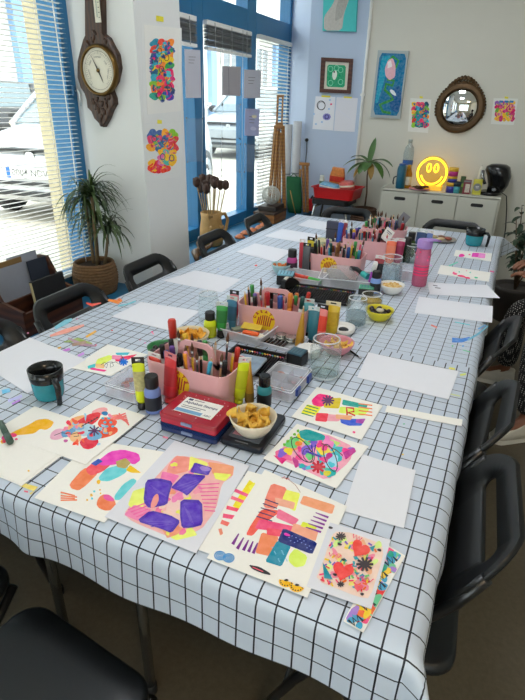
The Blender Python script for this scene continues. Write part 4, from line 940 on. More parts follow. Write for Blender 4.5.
tube_of_paint(305, 273.5, 'charcoal paint tube standing between the red tube and the yellow tube', 0.04, 0.16, M('tube_charcoal', '#55565a', 0.35), 0.012, black, M('crimp_black'), (0, 0.02), R(8))
tube_of_paint(308.5, 268.5, 'yellow paint tube with black crimp behind the red paint bottle', 0.04, 0.17, M('tube_yellow', '#dccb32', 0.35), 0.012, black, M('crimp_black'), (0, 0.03), R(-4))
tube_of_paint(388.5, 265, 'fluorescent orange paint tube with white crimp beside the crimson tube', 0.052, 0.15, M('tube_fluo_orange', '#fb7a55', 0.35), 0.014, white_pl, M('crimp_white'), (0, 0.02), R(6), M('label_fluo', '#f58a6a', 0.5))
tube_of_paint(396.5, 265, 'crimson paint tube with white crimp beside the fluorescent orange tube', 0.05, 0.15, M('tube_crimson', '#b02a5c', 0.35), 0.014, white_pl, M('crimp_white'), (0, 0.03), R(6), M('label_crimson2', '#99254f', 0.5))
tube_of_paint(418, 253, 'dark blue paint tube behind the glass jar near the pink bottle', 0.06, 0.14, M('tube_darkblue', '#2c4a7c', 0.4), 0.012, black, M('crimp_clear'), (0, 0.05), R(4))
tube_of_paint(425, 252, 'periwinkle paint tube right behind the pink bottle', 0.05, 0.13, M('tube_periwinkle', '#6d83c0', 0.4), 0.012, white_pl, M('crimp_white'), (0, 0.05), R(4))
tube_of_paint(338, 247, 'royal blue paint tube standing left of the fourth pink caddy', 0.034, 0.17, M('tube_royal', '#2b55b8', 0.35), 0.012, black, M('crimp_white'), (0, 0.06), R(0))
tube_of_paint(342.5, 247.5, 'dark red paint tube standing against the fourth pink caddy', 0.03, 0.17, M('tube_darkred', '#8e2238', 0.35), 0.012, black, M('crimp_white'), (0, 0.04), R(0))
t = thing('brush_case', 'dark slate brush case standing upright left of the fourth caddy', 'case', (0, 0, 0), R(3)); put(t, 331.5, 244.5)
b = MB(); b.box((0, 0, 0.073), (0.078, 0.03, 0.146), M('slate_fabric', '#474a5c', 0.8, bump=0.2), 0.006); b.build('body', t); b = MB(); b.box((0, -0.0165, 0.1), (0.08, 0.002, 0.006), M('slate_dark', '#2b2d38', 0.8)); b.build('flap_edge', t)
t = thing('marker', 'purple felt marker standing beside the cornflower blue bottle', 'marker'); put(t, 368.5, 288); t.rotation_euler = (0, 0.16, 0)
lathe_obj('barrel', t, [(0.006, 0), (0.011, 0.01), (0.011, 0.085)], M('purple_pen', '#8e2f9c', 0.35), 14); lathe_obj('cap', t, [(0.0118, 0.085), (0.0118, 0.125), (0.008, 0.135)], M('pen_white', '#e9e9e6', 0.4), 14)
tube_of_paint(376, 283, 'red and black paint tube with white crimp behind the cornflower blue bottle', 0.045, 0.14, M('tube_redblack', '#9c2733', 0.35), 0.014, black, M('crimp_white'), (0, 0.04), R(4), M('bottle_label_dark'))

# ---- jars of water
jar(324, 374.5, 'glass jar of clear rinse water nearest the camera, before the pink bowl', 0.05, 0.128, 0.072)
jar(355, 325, 'glass jar of grey rinse water left of the yellow bowl', 0.042, 0.115, 0.055, water=G('grey_water', '#dbe3e5', 0.05, 0.02, 0.12, '#aab5b9'))
jar(389.5, 283, 'large glass jar of cloudy blue rinse water behind the white bowl of nuts', 0.055, 0.135, 0.085, water=G('blue_water', '#dfe9ee', 0.06, 0.02, 0.2, '#c4d3da'))
jar(209, 322, 'empty glass jar behind the neon yellow bottle', 0.042, 0.12, 0)
jar(411, 263, 'small glass jar between the green bottles and the pink bottle', 0.042, 0.10, 0.04)
jar(371, 303, 'low glass dish of yellow ink in front of the bowl of nuts', 0.05, 0.042, 0.016, 'dish', G('yellow_ink', '#e6d27c', 0.1, 0.02, 0.6, '#c9a63a'))

# ---- pink drinking bottle
t = thing('water_bottle', 'translucent pink drinking bottle with lilac lid on the aisle side', 'bottle', (0, 0, 0)); put(t, 418.5, 285)
r, h = 0.036, 0.192; lathe_obj('body', t, [(r * 0.9, 0), (r, 0.006), (r, h * 0.8), (r * 0.94, h * 0.92), (r * 0.9, h)], G('bottle_pink', '#f5b3cd', 0.25, 0.05, 0.45, '#ee8fb4'), 24)
lathe_obj('drink', t, [(r * 0.86, 0.004), (r * 0.94, 0.01), (r * 0.94, h * 0.45)], G('drink_pink', '#ee6f9c', 0.1, 0.05, 0.4, '#e8407c'), 24)
b = MB(); 
for z0, z1 in ((0.055, 0.064), (0.07, 0.077), (0.083, 0.096), (0.104, 0.108)): b.lathe([(r * 1.012, z0), (r * 1.012, z1)], M('bottle_red_print', '#e8326c', 0.4), 24, cap0=False, cap1=False)
rnd = random.Random(8)
for i in range(26):
    a, z = rnd.uniform(0, 2 * PI), rnd.uniform(0.118, 0.175); Q = Matrix.Rotation(a, 4, 'Z') @ Matrix.Translation((r * 1.013, 0, z)) @ Matrix.Rotation(PI / 2, 4, 'Y'); b.lathe([(0.0045, 0), (0.001, 0.0003)], M('bottle_red_print'), 8, (0, 0, 0), Q)
b.build('print_pattern', t)
lathe_obj('lid', t, [(r * 0.97, h * 0.97), (r * 1.0, h), (r * 1.0, h + 0.028), (r * 0.9, h + 0.034)], M('lilac_lid', '#a884c8', 0.4), 24)
b = MB(); b.tube([(r * 0.3, -0.02, h + 0.034), (r * 1.2, -0.012, h + 0.036), (r * 1.9, 0, h + 0.034), (r * 1.2, 0.012, h + 0.036), (r * 0.3, 0.02, h + 0.034)], 0.0045, M('lilac_lid'), 8); b.build('carry_loop', t)

# ---- clear boxes
def clear_box(px, py, label, w, d, h, rz, m, lidm=None, latch=None, content=None, seed=1, name='storage_box'):
    t = thing(name, label, 'box', (0, 0, 0), rz); put(t, px, py)
    O = rr(w, d, 0.008, 3); b = MB(); b.loft([[(x * 0.96, y * 0.96, 0) for x, y in O], [(x, y, h * 0.85) for x, y in O]], m, cap1=False, smooth=False); b.build('body', t)
    b = MB(); b.loft([[(x * 1.02, y * 1.02, h * 0.82) for x, y in O], [(x * 1.02, y * 1.02, h * 0.97) for x, y in O], [(x * 0.97, y * 0.97, h) for x, y in O], [(x * 0.88, y * 0.86, h - 0.001) for x, y in O]], lidm or m, cap0=False, smooth=False); l_ = b.build('lid', t)
    b = MB(); b.tube([(x * 1.01, y * 1.01, h * 0.98) for x, y in O], 0.0016, rimc, 5, True); b.tube([(x * 0.9, y * 0.88, h) for x, y in O], 0.001, rimc, 5, True); b.tube([(x * 0.97, y * 0.97, 0.002) for x, y in O], 0.0014, rimc, 5, True); b.build('rim', l_)
    if latch:
        for y in (-d * 0.27, d * 0.27):
            b = MB(); b.box((w / 2 + 0.006, y, h * 0.68), (0.008, 0.026, 0.024), latch, 0.00115); b.build('latch', t)
        b = MB(); b.box((0, 0, h * 0.42), (0.0015, d * 0.9, h * 0.75), m)
        for y in (-d * 0.16, d * 0.16): b.box((0, y, h * 0.42), (w * 0.9, 0.0015, h * 0.75), m)
        b.build('divider', t)
    return t


bead = [M('bead_rose', '#b5707c', 0.35), M('bead_dusty', '#a9868f', 0.35), M('bead_mauve', '#8b7a93', 0.35), M('bead_copper', '#b5694a', 0.35)]


def beads(px, py, rz, w, d, n, size, seed, label, group, kind='bead'):
    p = on_z(px, py); rnd = random.Random(seed)
    protos = []
    for m in bead:
        b = MB(); b.tube([(size * 0.62 * math.cos(2 * PI * i / 10), size * 0.62 * math.sin(2 * PI * i / 10), 0) for i in range(10)], size * 0.34, m, 6, True); protos.append(b)
    objs = [None] * len(bead)
    for i in range(n):
        v = Vector((rnd.uniform(-w / 2, w / 2), rnd.uniform(-d / 2, d / 2), S0 + 0.004 + size * 0.4 + rnd.random() * 0.006)); v.rotate(Euler((0, 0, rz))); k = i % len(bead); loc = (p.x + v.x, p.y + v.y, v.z); rot = (rnd.uniform(-.6, .6), rnd.uniform(-.6, .6), 0)
        if objs[k] is None: objs[k] = protos[k].build(kind, None, loc, rot); tag(objs[k], label, kind, group)
        else: dup(objs[k], loc, rot)


clear_box(284, 386.5, 'clear compartment box with two dark blue latches left of the nearest jar', 0.118, 0.168, 0.036, R(-1), frost, G('lid_clear', '#f8f9fc', 0.1, 0.05, 0.16, '#eef0f6'), M('latch_blue', '#27408c', 0.35))
beads(284, 386.5, 0, 0.095, 0.14, 26, 0.0085, 2, 'dusty rose ring bead inside the clear box with blue latches', 'beads in the latched box')
clear_box(133, 391, 'clear lidded box of beads in front of the small scribble painting', 0.115, 0.12, 0.04, R(0), frost, G('lid_clear'))
beads(133, 391, 0, 0.095, 0.095, 20, 0.009, 3, 'dusty rose ring bead inside the clear box by the neon tube', 'beads in the box by the neon tube')
clear_box(407, 278, 'clear lidded box between the large jar and the pink bottle', 0.11, 0.12, 0.055, R(0), frost, G('lid_clear'))
beads(407, 278, 0, 0.08, 0.09, 10, 0.011, 4, 'dusty rose ring bead in the clear box beside the pink bottle', 'beads in the box beside the pink bottle')

# tray of sweets, tray with black bars and tins, tray of chalks, clear bag
t = thing('clear_tray', 'clear open tray of wrapped notes and pastels in front of the second caddy', 'tray', (0, 0, 0), R(-4)); put(t, 249.5, 336.5); open_tray(t, 0.17, 0.14, 0.04, frost)
c = t.location
for k, (dx, dy, z, d, col, rot, lab) in enumerate(((0.0, 0.02, 0.034, (0.075, 0.05, 0.004), '#e2c84a', 0.2, 'yellow folded note'), (0.025, -0.022, 0.022, (0.08, 0.05, 0.003), '#e9e3d2', -0.3, 'cream folded note'), (0.02, -0.03, 0.030, (0.06, 0.02, 0.008), '#f2672e', 0.1, 'bright orange pastel stick'),
                                                    (-0.045, -0.035, 0.014, (0.05, 0.018, 0.01), '#ef7a35', 0.3, 'orange pastel stick at the left corner'), (-0.05, 0.01, 0.02, (0.055, 0.03, 0.006), '#97a08a', 0.9, 'grey green scrap'), (0.0, -0.046, 0.016, (0.05, 0.012, 0.01), '#2a2a2c', 0.05, 'black pastel stick'))):
    o = MB(); o.box((0, 0, 0), d, M('tray_' + col.strip('#'), col, 0.6), 0.001); tag(o.build('pastel' if 'pastel' in lab else 'note', None, (c.x + dx, c.y + dy, S0 + z), (0.05, 0.04, rot)), lab + ' in the clear tray before the second caddy', 'pastel' if 'pastel' in lab else 'note')
t = thing('clear_tray', 'low clear tray with a row of black bars beside the tubes', 'tray', (0, 0, 0), R(-4)); put(t, 281, 343); open_tray(t, 0.15, 0.125, 0.018, frost, taper=0.94)
b = MB()
for i in range(6): b.box((-0.05 + i * 0.015, -0.022, 0.008), (0.0075, 0.05, 0.006), blackg, 0.001)
b.build('bar_pattern', t); c = t.location
for dx, dy, lab in ((-0.012, 0.028, 'rear'), (0.03, 0.02, 'front')):
    o = thing('tin', '%s round silver tin in the low clear tray with black bars' % lab, 'tin', (c.x + dx, c.y + dy, S0 + 0.003)); lathe_obj('body', o, [(0.019, 0), (0.02, 0.002), (0.02, 0.014)], M('tin_silver', '#b9bab4', 0.25, 0.9), 20); lathe_obj('lid', o, [(0.0205, 0.0135), (0.0205, 0.02), (0.018, 0.021), (0.016, 0.0195)], M('tin_silver'), 20)
t = thing('clear_tray', 'clear open tray of red and green pens left of the third caddy', 'tray', (0, 0, 0), R(0)); put(t, 304, 281); open_tray(t, 0.2, 0.14, 0.035, frost); c = t.location
for dx, dy, col, lab in ((-0.03, 0.015, '#d8402c', 'red'), (0.045, -0.005, '#48b84a', 'green'), (-0.05, -0.03, '#e8672c', 'orange')):
    o = thing('marker', lab + ' marker lying in the clear tray left of the third caddy', 'marker', (c.x + dx, c.y + dy, S0 + 0.018), R(-15)); b = MB(); b.lathe([(0.009, -0.035), (0.009, 0.035)], M('pen_' + col.strip('#'), col, 0.4), 12, Q=Matrix.Rotation(PI / 2, 4, 'Y')); b.build('barrel', o); b = MB(); b.lathe([(0.01, 0.035), (0.01, 0.055), (0.004, 0.06)], M('pen_' + col.strip('#')), 12, Q=Matrix.Rotation(PI / 2, 4, 'Y')); b.build('cap', o)
t = thing('clear_tray', 'clear open tray holding a plastic bag and roller in front of the third caddy', 'tray', (0, 0, 0), R(12)); put(t, 347, 284); open_tray(t, 0.26, 0.17, 0.045, frost); c = t.location
b = MB(); rnd = random.Random(4); n = 18
b.loft([[(0.085 * kk * (1 + 0.2 * math.sin(3 * a + zz * 60) + 0.1 * math.sin(7 * a)) * math.cos(a), 0.055 * kk * (1 + 0.2 * math.sin(2 * a + 1)) * math.sin(a), zz) for a in [2 * PI * i / n for i in range(n)]] for kk, zz in ((0.75, 0), (0.85, 0.02), (0.8, 0.05), (0.55, 0.07), (0.15, 0.075))], G('bag_film', '#f8f9f9', 0.16, 0.12, 0.2, '#eceeee'), smooth=False)
tag(b.build('plastic_bag', None, (c.x - 0.04, c.y + 0.025, S0 + 0.006)), 'crumpled clear plastic bag in the tray before the third caddy', 'bag')
t2 = thing('ink_brayer', 'black handled roller with turquoise end lying in the tray by the plastic bag', 'roller', (c.x + 0.05, c.y + 0.02, S0 + 0.055), R(-30)); b = MB(); b.tube([(-0.06, 0, 0.012), (-0.02, 0, 0.018), (0.02, 0, 0.006)], 0.011, black, 10); b.build('handle', t2); b = MB(); b.tube([(0.02, 0, 0.006), (0.05, 0, 0.0), (0.06, 0, 0.0)], 0.015, M('turquoise_rubber', '#33a7a0', 0.5), 12); b.build('end_piece', t2)
t2 = thing('pan_set', 'row of black ink pans at the front of the tray before the third caddy', 'paint set', (c.x + 0.0, c.y - 0.05, S0 + 0.004), R(12)); b = MB(); b.box((0, 0, 0.012), (0.13, 0.04, 0.024), black, 0.002); b.build('body', t2)
b = MB()
for i in range(10): b.box((-0.056 + i * 0.0125, 0, 0.025), (0.009, 0.03, 0.003), M('pan_grey', '#46484c', 0.5))
b.build('pan_pattern', t2)

# flat tins of black pencils
ENDS = ['#e8c23a', '#3aa7c9', '#e8563a', '#3fae5c', '#e58fae', '#f0ead8', '#4a62b8', '#e8963a', '#c8c83a', '#b0467c']


def pencil_tin(px, py, label, w, d, rz, n, which, z=S0):
    t = thing('pencil_tin', label, 'tin', (0, 0, 0), rz); put(t, px, py, z); open_tray(t, w, d, 0.014, M('tin_black', '#17181b', 0.35), 0.006, 0.98, 0.0015); c = t.location
    proto = {}
    for i in range(n):
        v = Vector((-w / 2 + 0.009 + i * (w - 0.018) / (n - 1), 0, 0.008)); v.rotate(Euler((0, 0, rz))); col = ENDS[(i * 7 + 3) % len(ENDS)]; loc = c + v
        if col not in proto:
            p = thing('colour_pencil', 'black colour pencil lying in the %s' % which, 'pencil', loc, rz, 'black colour pencils in the %s' % which); Q = Matrix.Rotation(-PI / 2, 4, 'X')
            b = MB(); b.lathe([(0.0036, -d * 0.44), (0.0036, d * 0.36)], blackg, 6, Q=Q, smooth=False); b.build('shaft', p)
            b = MB(); b.lathe([(0.0037, d * 0.36), (0.0037, d * 0.405), (0.002, d * 0.41)], M('end_' + col.strip('#'), col, 0.4), 6, Q=Q, smooth=False); b.build('coloured_end', p); proto[col] = p
        else: dup(proto[col], loc, (0, 0, rz))
    return t


pencil_tin(252, 363, 'flat black tin of colour pencils behind the clear latched box', 0.19, 0.165, R(2), 19, 'flat tin behind the latched box')
pencil_tin(315, 295, 'wide flat black tin of colour pencils between the second and third caddies', 0.34, 0.185, R(6), 30, 'wide flat tin between the caddies')
t = thing('picture_tin', 'grey blue picture tin lid lying on the pencils behind the neon yellow tube', 'tin', (0, 0, 0), R(4)); put(t, 247.5, 365, S0 + 0.0165); b = MB(); b.prism(rr(0.095, 0.125, 0.008), 0, 0.006, M('lid_edge', '#8f9aa6', 0.35), False); b.build('body', t)
b = MB(); b.prism(rr(0.085, 0.113, 0.006), 0.0061, 0.0066, M('lid_picture', '#8598ab', 0.5, var=0.5, scale=28)); b.build('picture_print', t)
# black ink pad box with teal pad, further pads
def ink_pad(px, py, label, w, d, h, top, rz, z=S0):
    t = thing('ink_pad', label, 'ink pad', (0, 0, 0), rz); put(t, px, py, z); b = MB(); b.box((0, 0, h * 0.42), (w, d, h * 0.84), black, 0.003); b.build('case', t); b = MB(); b.box((0, 0, h * 0.9), (w * 0.97, d * 0.97, h * 0.14), top, 0.003); b.build('lid', t)
    b = MB()
    for i in range(4): b.box((-w * 0.3 + i * w * 0.2, 0, h * 0.975), (w * 0.06, d * 0.7, 0.001), M('pad_ridge', '#4c7584', 0.4))
    b.build('ridge_pattern', t); return t


ink_pad(297, 363, 'black ink pad with slate blue top behind the clear latched box', 0.056, 0.055, 0.048, M('pad_slate', '#33596a', 0.3), R(-6))
ink_pad(285.5, 283, 'black box with pale blue top in front of the pale blue bowl', 0.08, 0.075, 0.055, M('pad_blue', '#79b4c8', 0.3), R(15))
ink_pad(366, 293.5, 'black ink pad with green top beside the white bowl of nuts', 0.07, 0.06, 0.035, M('pad_green', '#3f9a72', 0.3, var=0.3), R(10))
t = thing('dish', 'white round dish under the nearest jar and the salmon tube', 'dish', (0, 0, 0)); put(t, 308.5, 355); lathe_obj('body', t, [(0.032, 0), (0.04, 0.004), (0.041, 0.022), (0.036, 0.024)], white_pl, 24); lathe_obj('lid', t, [(0.0415, 0.02), (0.0415, 0.028), (0.036, 0.031)], white_pl, 24)
t = thing('palette', 'white round lid with black paint spot right of the mustard tube', 'palette', (0, 0, 0)); put(t, 342, 331); lathe_obj('body', t, [(0.045, 0), (0.05, 0.006), (0.05, 0.02), (0.046, 0.02), (0.044, 0.008)], white_pl, 24); b = MB(); b.ell((0.008, -0.01, 0.012), (0.02, 0.018, 0.008), black); b.build('paint_spot', t)
t = thing('tape_dispenser', 'black tape dispenser standing before the paint tubes behind the second caddy', 'tape', (0, 0, 0), R(70)); put(t, 290, 288); b = MB(); b.loft([[(x, -0.012, z) for x, z in ((-0.05, 0), (0.05, 0), (0.055, 0.02), (0.02, 0.045), (-0.02, 0.06), (-0.05, 0.045))], [(x, 0.012, z) for x, z in ((-0.05, 0), (0.05, 0), (0.055, 0.02), (0.02, 0.045), (-0.02, 0.06), (-0.05, 0.045))]], black, smooth=False); b.build('body', t); b = MB(); b.lathe([(0.012, -0.009), (0.024, -0.009), (0.024, 0.009), (0.012, 0.009)], M('tape_roll', '#c9c3b4', 0.4), 18, (-0.02, 0, 0.036), Matrix.Rotation(PI / 2, 4, 'X')); b.build('roll', t)
# green bottles in a bag beside the crimson tube
for k, (px, py, lab, col) in enumerate(((405, 262, 'dark green glass bottle standing behind the crimson tube', '#2f4a34'), (409, 256, 'olive glass bottle standing behind the small jar', '#5d7a4a'))):
    bottle(px, py, lab, 0.026, 0.14, G('bottle_glass' + str(k), col, 0.3, 0.05, 0.5, col), black)
# clutter at the far end behind the pink bottle
t = thing('snack_plate', 'small plate of biscuits at the far end left of the turquoise mug', 'plate', (0, 0, 0)); put(t, 441, 240.5); lathe_obj('body', t, [(0.05, 0), (0.07, 0.003), (0.095, 0.012), (0.096, 0.014), (0.07, 0.006)], M('plate_grey', '#a7a39c', 0.4), 26)
c = t.location
for k, (dx, dy, col, lab) in enumerate(((-0.05, 0.0, '#b8a07a', 'tan biscuit at the left of the far plate'), (0.0, 0.02, '#8a6450', 'brown biscuit in the middle of the far plate'), (0.045, -0.01, '#a35a4a', 'reddish biscuit at the right of the far plate'), (0.0, -0.045, '#c9b48c', 'pale biscuit at the front of the far plate'))):
    b = MB(); b.ell((0, 0, 0), (0.026, 0.024, 0.01), M('biscuit_' + col.strip('#'), col, 0.7, var=0.3), 12, 7); tag(b.build('biscuit', None, (c.x + dx, c.y + dy, S0 + 0.02), (0.1, 0.15, k)), lab, 'biscuit')
t = thing('napkin', 'green and yellow napkin at the far end beside the plate of biscuits', 'napkin', (0, 0, 0), R(20)); put(t, 429.5, 241.5); b = MB(); b.loft([[(x, y, 0.002) for x, y in rr(0.1, 0.07, 0.01)], [(x * 0.9, y * 0.9, 0.016) for x, y in rr(0.1, 0.07, 0.01)]], M('napkin_green', '#6fb586', 0.8, var=0.3)); b.build('fold', t); b = MB(); b.ell((-0.03, -0.01, 0.016), (0.022, 0.018, 0.01), M('napkin_yellow', '#d9cf6a', 0.8)); b.build('corner_patch', t)
t = thing('marker', 'dark green felt tip lying on the near left pad of paper', 'marker', (0, 0, 0), R(62)); put(t, 5, 431.5, S0 + 0.012); Q = Matrix.Rotation(PI / 2, 4, 'X'); b = MB(); b.lathe([(0.008, -0.05), (0.008, 0.02)], M('pen_darkgreen', '#3d5548', 0.5), 12, Q=Q); b.build('barrel', t); b = MB(); b.lathe([(0.0088, 0.02), (0.0088, 0.055), (0.005, 0.06)], M('pen_darkgreen'), 12, Q=Q); b.build('cap', t)
t = thing('paint_brush', 'thin dark brush lying on the cloth beside the pink bowl', 'brush', (0, 0, 0), R(-40)); put(t, 352, 352, S0 + 0.004); Q = Matrix.Rotation(PI / 2, 4, 'Y'); b = MB(); b.lathe([(0.0015, -0.06), (0.0035, 0.0), (0.003, 0.04)], blackg, 8, Q=Q); b.build('shaft', t); b = MB(); b.lathe([(0.0032, 0.04), (0.0035, 0.055)], M('ferrule', '#b9bcc0', 0.25, 0.9), 8, Q=Q); b.build('ferrule', t)

# ================================================================== PAINTINGS ON THE TABLE
def P_(c): return paint(c)


SN1 = S0
inkb = M('ink_black', '#26242a', 0.6)


def start(label, quad, m, z, ox, oy, k, th=0.0008):
    o = sheet('painting', label, 'painting', quad, m, z, th, wob=False); f = Flat(table_map(z + th + 0.0001)); cr = Crop(f, ox, oy, k); return o, f


# pad at the left edge with the yellow arch
pad = [(-24, 443), (34.3, 406.6), (78, 420), (20, 483.7)]
PADQ = [(-47.5, 456), (34.6, 406.5), (97, 426.5), (20, 483.6)]
b_ = sheet('painting', 'lower sheet of the near left pair, just showing under the yellow arch painting', 'painting', [(x + 1.5, y + 2.5) for x, y in PADQ], paper_m, S0, 0.001, wob=False)
o, f = start('near left painting with a yellow arch and pink dots', PADQ, paper_m, S0 + 0.0014, 0, 390, 0.2857)
f.poly(P_('#f6bd1a'), [(0, 180), (20, 160), (60, 140), (100, 122), (130, 104), (165, 100), (190, 112), (178, 130), (160, 140), (140, 136), (120, 152), (85, 156), (60, 158), (30, 172), (8, 190)])
for c, r, col in (((18, 167), 12, '#ef5fa4'), ((48, 158), 10, '#ef4f8f'), ((14, 180), 7, '#e8567a'), ((57, 172), 5, '#f04f8f'), ((100, 283), 4, '#f3d077'), ((42, 170), 5, '#f37fa0')): f.blob(P_(col), c, r, r * .8)
finish(f, 'painted_pattern', o)
# red flower painting
o, f = start('flower painting in red and blue overlapping the yellow arch painting', [(30, 444.3), (95.7, 400), (145.7, 415.7), (85.7, 464.9)], paper_m, S0 + 0.0030, 0, 390, 0.2857)
for c, rx, ry, a, col in (((275, 112), 38, 22, -20, '#f3c08f'), ((350, 75), 30, 12, -10, '#f3b5b5'), ((310, 105), 46, 19, -22, '#e0505a'), ((375, 115), 32, 20, -10, '#ef6a4c'), ((372, 148), 45, 17, -20, '#ef6b4a'), ((300, 140), 40, 22, 0, '#b9d4de'), ((205, 155), 32, 18, -10, '#e3b6c8'), ((238, 148), 28, 14, -20, '#6f9fc4'),
                          ((312, 185), 34, 20, -12, '#df4f62'), ((265, 165), 22, 18, 0, '#f0c79a'), ((330, 160), 28, 16, 0, '#7fb3d4'), ((275, 130), 22, 10, 0, '#8db4d2'), ((405, 95), 20, 10, 0, '#f2a98c'), ((230, 178), 8, 5, 0, '#c86fa8'), ((367, 82), 12, 7, 0, '#3f86b4')): f.blob(P_(col), c, rx, ry, a)
rnd = random.Random(5)
for i in range(26): f.blob(P_(rnd.choice(['#ef7a5a', '#e8546a', '#7fb5d4', '#f3c08f', '#f29ab0', '#9fc8dc', '#ef5f4a'])), (rnd.uniform(225, 400), rnd.uniform(88, 190)), rnd.uniform(5, 12), rnd.uniform(4, 8), rnd.uniform(0, 180), seed=i, jag=0.3)
for i in range(7): f.stroke(P_('#f08a86'), [(392 + i * 4, 100 - i * 3 + (i % 2) * 8), (440 + i * 2, 82 + i * 7)], 5)
f.star(M('ink_plum', '#5a2a62', 0.6), (330, 143), 22, 8, 5); f.stroke(inkb, [(285, 128), (300, 120), (318, 112), (340, 98)], 2.4)
for i in range(6): f.blob(inkb, (290 + i * 10, 125 - i * 5.5), 3.4, 2.2, -20); f.blob(P_('#6fb5c8'), (360 + i * 7, 100 + (i % 3) * 14), 6, 4)
f.stroke(inkb, [(190, 160), (215, 150), (250, 156), (272, 150), (276, 162), (258, 164)], 2); finish(f, 'painted_pattern', o)
# peach and cyan painting
o, f = start('painting with a peach stroke, magenta cap and cyan patches', [(88, 443), (142, 443.5), (172, 455), (104.3, 522.9), (34.3, 498)][0:1] and [(34.3, 498), (92, 440), (167, 452.5), (104.3, 522.9)], paper_m, S0 + 0.0004, 0, 390, 0.2857)
f.poly(P_('#f79a70'), [(242, 330), (290, 275), (330, 270), (345, 290), (300, 335), (275, 352), (250, 345)]); f.poly(P_('#f2707a'), [(300, 275), (330, 250), (380, 235), (388, 262), (360, 285), (320, 300), (305, 290)])
f.poly(P_('#e95bc0'), [(385, 215), (430, 208), (485, 222), (492, 245), (470, 262), (440, 250), (400, 262), (355, 265), (340, 250)]); f.poly(P_('#7cd0d6'), [(345, 305), (370, 275), (420, 262), (452, 268), (440, 290), (415, 305), (380, 320), (350, 318)])
f.poly(P_('#b9a86e'), [(405, 250), (440, 238), (458, 255), (440, 275), (410, 270)]); f.poly(P_('#f2cd2f'), [(455, 262), (495, 290), (460, 290), (440, 280)]); f.poly(P_('#7cd0d6'), [(400, 370), (430, 330), (465, 308), (480, 318), (455, 350), (420, 385), (402, 385)])
f.poly(P_('#2f5cb0'), [(318, 258), (345, 240), (360, 250), (335, 266)]); f.blob(P_('#f99a72'), (372, 395), 36, 26, 20); f.blob(P_('#e96ab0'), (380, 378), 20, 10, 20)
for i in range(4): f.stroke(P_('#f59a76'), [(212, 362 + i * 8 - (i == 0) * 4), (262 + (i % 2) * 8, 370 + i * 5)], 5)
for c, r, col in (((345, 322), 7, '#f0c43a'), ((320, 368), 5, '#f0c43a'), ((305, 385), 3.5, '#f0c43a'), ((352, 362), 3, '#f0c43a'), ((330, 355), 4, '#7cd0d6'), ((322, 380), 4, '#7cd0d6'), ((350, 350), 3, '#e8b23a')): f.blob(P_(col), c, r)
finish(f, 'painted_pattern', o)
# purple stamp painting
o, f = start('painting with four big purple brush blocks over pink and yellow', [(104.6, 516.9), (174.7, 440.7), (249.4, 466), (196, 553.4)], M('drawing_paper_cool', '#e4e4ec', 0.85, var=0.02, scale=120, bump=0.15), S0 + 0.0020, 100, 430, 0.3048)
for col, p in (('#f9c6c2', [(205, 130), (250, 82), (380, 100), (440, 120), (436, 152), (400, 175), (380, 262), (330, 330), (230, 352), (105, 300), (78, 275), (112, 230), (160, 180)]), ('#f8aa9c', [(250, 84), (296, 90), (290, 135), (215, 152), (225, 115)]), ('#f2f08a', [(295, 85), (356, 108), (335, 150), (290, 138)]),
               ('#f9b48f', [(352, 104), (440, 118), (434, 152), (372, 148)]), ('#eef27e', [(372, 140), (432, 145), (410, 168), (378, 160)]), ('#eef48a', [(92, 245), (108, 200), (148, 188), (144, 250), (110, 262)]), ('#f78fc0', [(205, 135), (262, 150), (236, 180), (196, 165)]), ('#f49ac2', [(78, 278), (112, 245), (170, 262), (128, 300)]), ('#f7b79a', [(200, 320), (262, 300), (250, 345), (220, 355)]), ('#eef48a', [(230, 352), (300, 318), (320, 345), (250, 362)]), ('#fbd9d2', [(220, 220), (285, 225), (262, 300), (216, 276)])): f.poly(P_(col), p)
rnd = random.Random(15)
for i in range(30):
    u, v = rnd.random(), rnd.random(); f.blob(P_(rnd.choice(['#ff9fce', '#fbb08f', '#f4ee7a', '#ffb3c4', '#f7d6c8', '#fd8fb8'])), (115 + 130 * u + 165 * v * (1 - u * .3), 290 - 185 * u + 60 * v), rnd.uniform(9, 20), rnd.uniform(6, 13), rnd.uniform(-50, 0), seed=i, jag=0.3)
for i in range(8): f.stroke(P_('#f583b6'), [(322 + i * 3, 180 + i * 12), (392 - i * 2, 176 + i * 13)], 4)
for i in range(6): f.stroke(P_('#f583b6'), [(92 + i * 9, 262 + i * 8), (150 + i * 4, 240 + i * 10)], 4)
for p in ([(150, 165), (190, 158), (240, 170), (226, 215), (221, 246), (160, 258), (142, 235)], [(232, 190), (280, 143), (350, 150), (286, 217), (268, 204)], [(310, 107), (368, 125), (355, 150), (295, 139)], [(264, 228), (335, 231), (338, 312), (300, 322), (268, 322), (262, 280)], [(119, 300), (165, 264), (230, 280), (265, 300), (235, 340), (200, 325)]):
    f.poly(P_('#5b3fa8'), p); c = Vector((sum(q[0] for q in p) / len(p), sum(q[1] for q in p) / len(p)))
    f.poly(P_('#6a4cba'), [tuple(c + (Vector(q) - c) * 0.82) for q in p])
    for q in range(3): f.stroke(P_('#7d66bf'), [tuple(c + (Vector(p[0]) - c) * 0.6 + Vector((q * 7, q * 9))), tuple(c + (Vector(p[len(p) // 2]) - c) * 0.5 + Vector((q * 5, q * 4)))], 2.5)
f.blob(P_('#f2a8a0'), (180, 235), 10, 26, 25); f.blob(P_('#a88fd0'), (345, 128), 18, 8, 15); finish(f, 'painted_pattern', o)
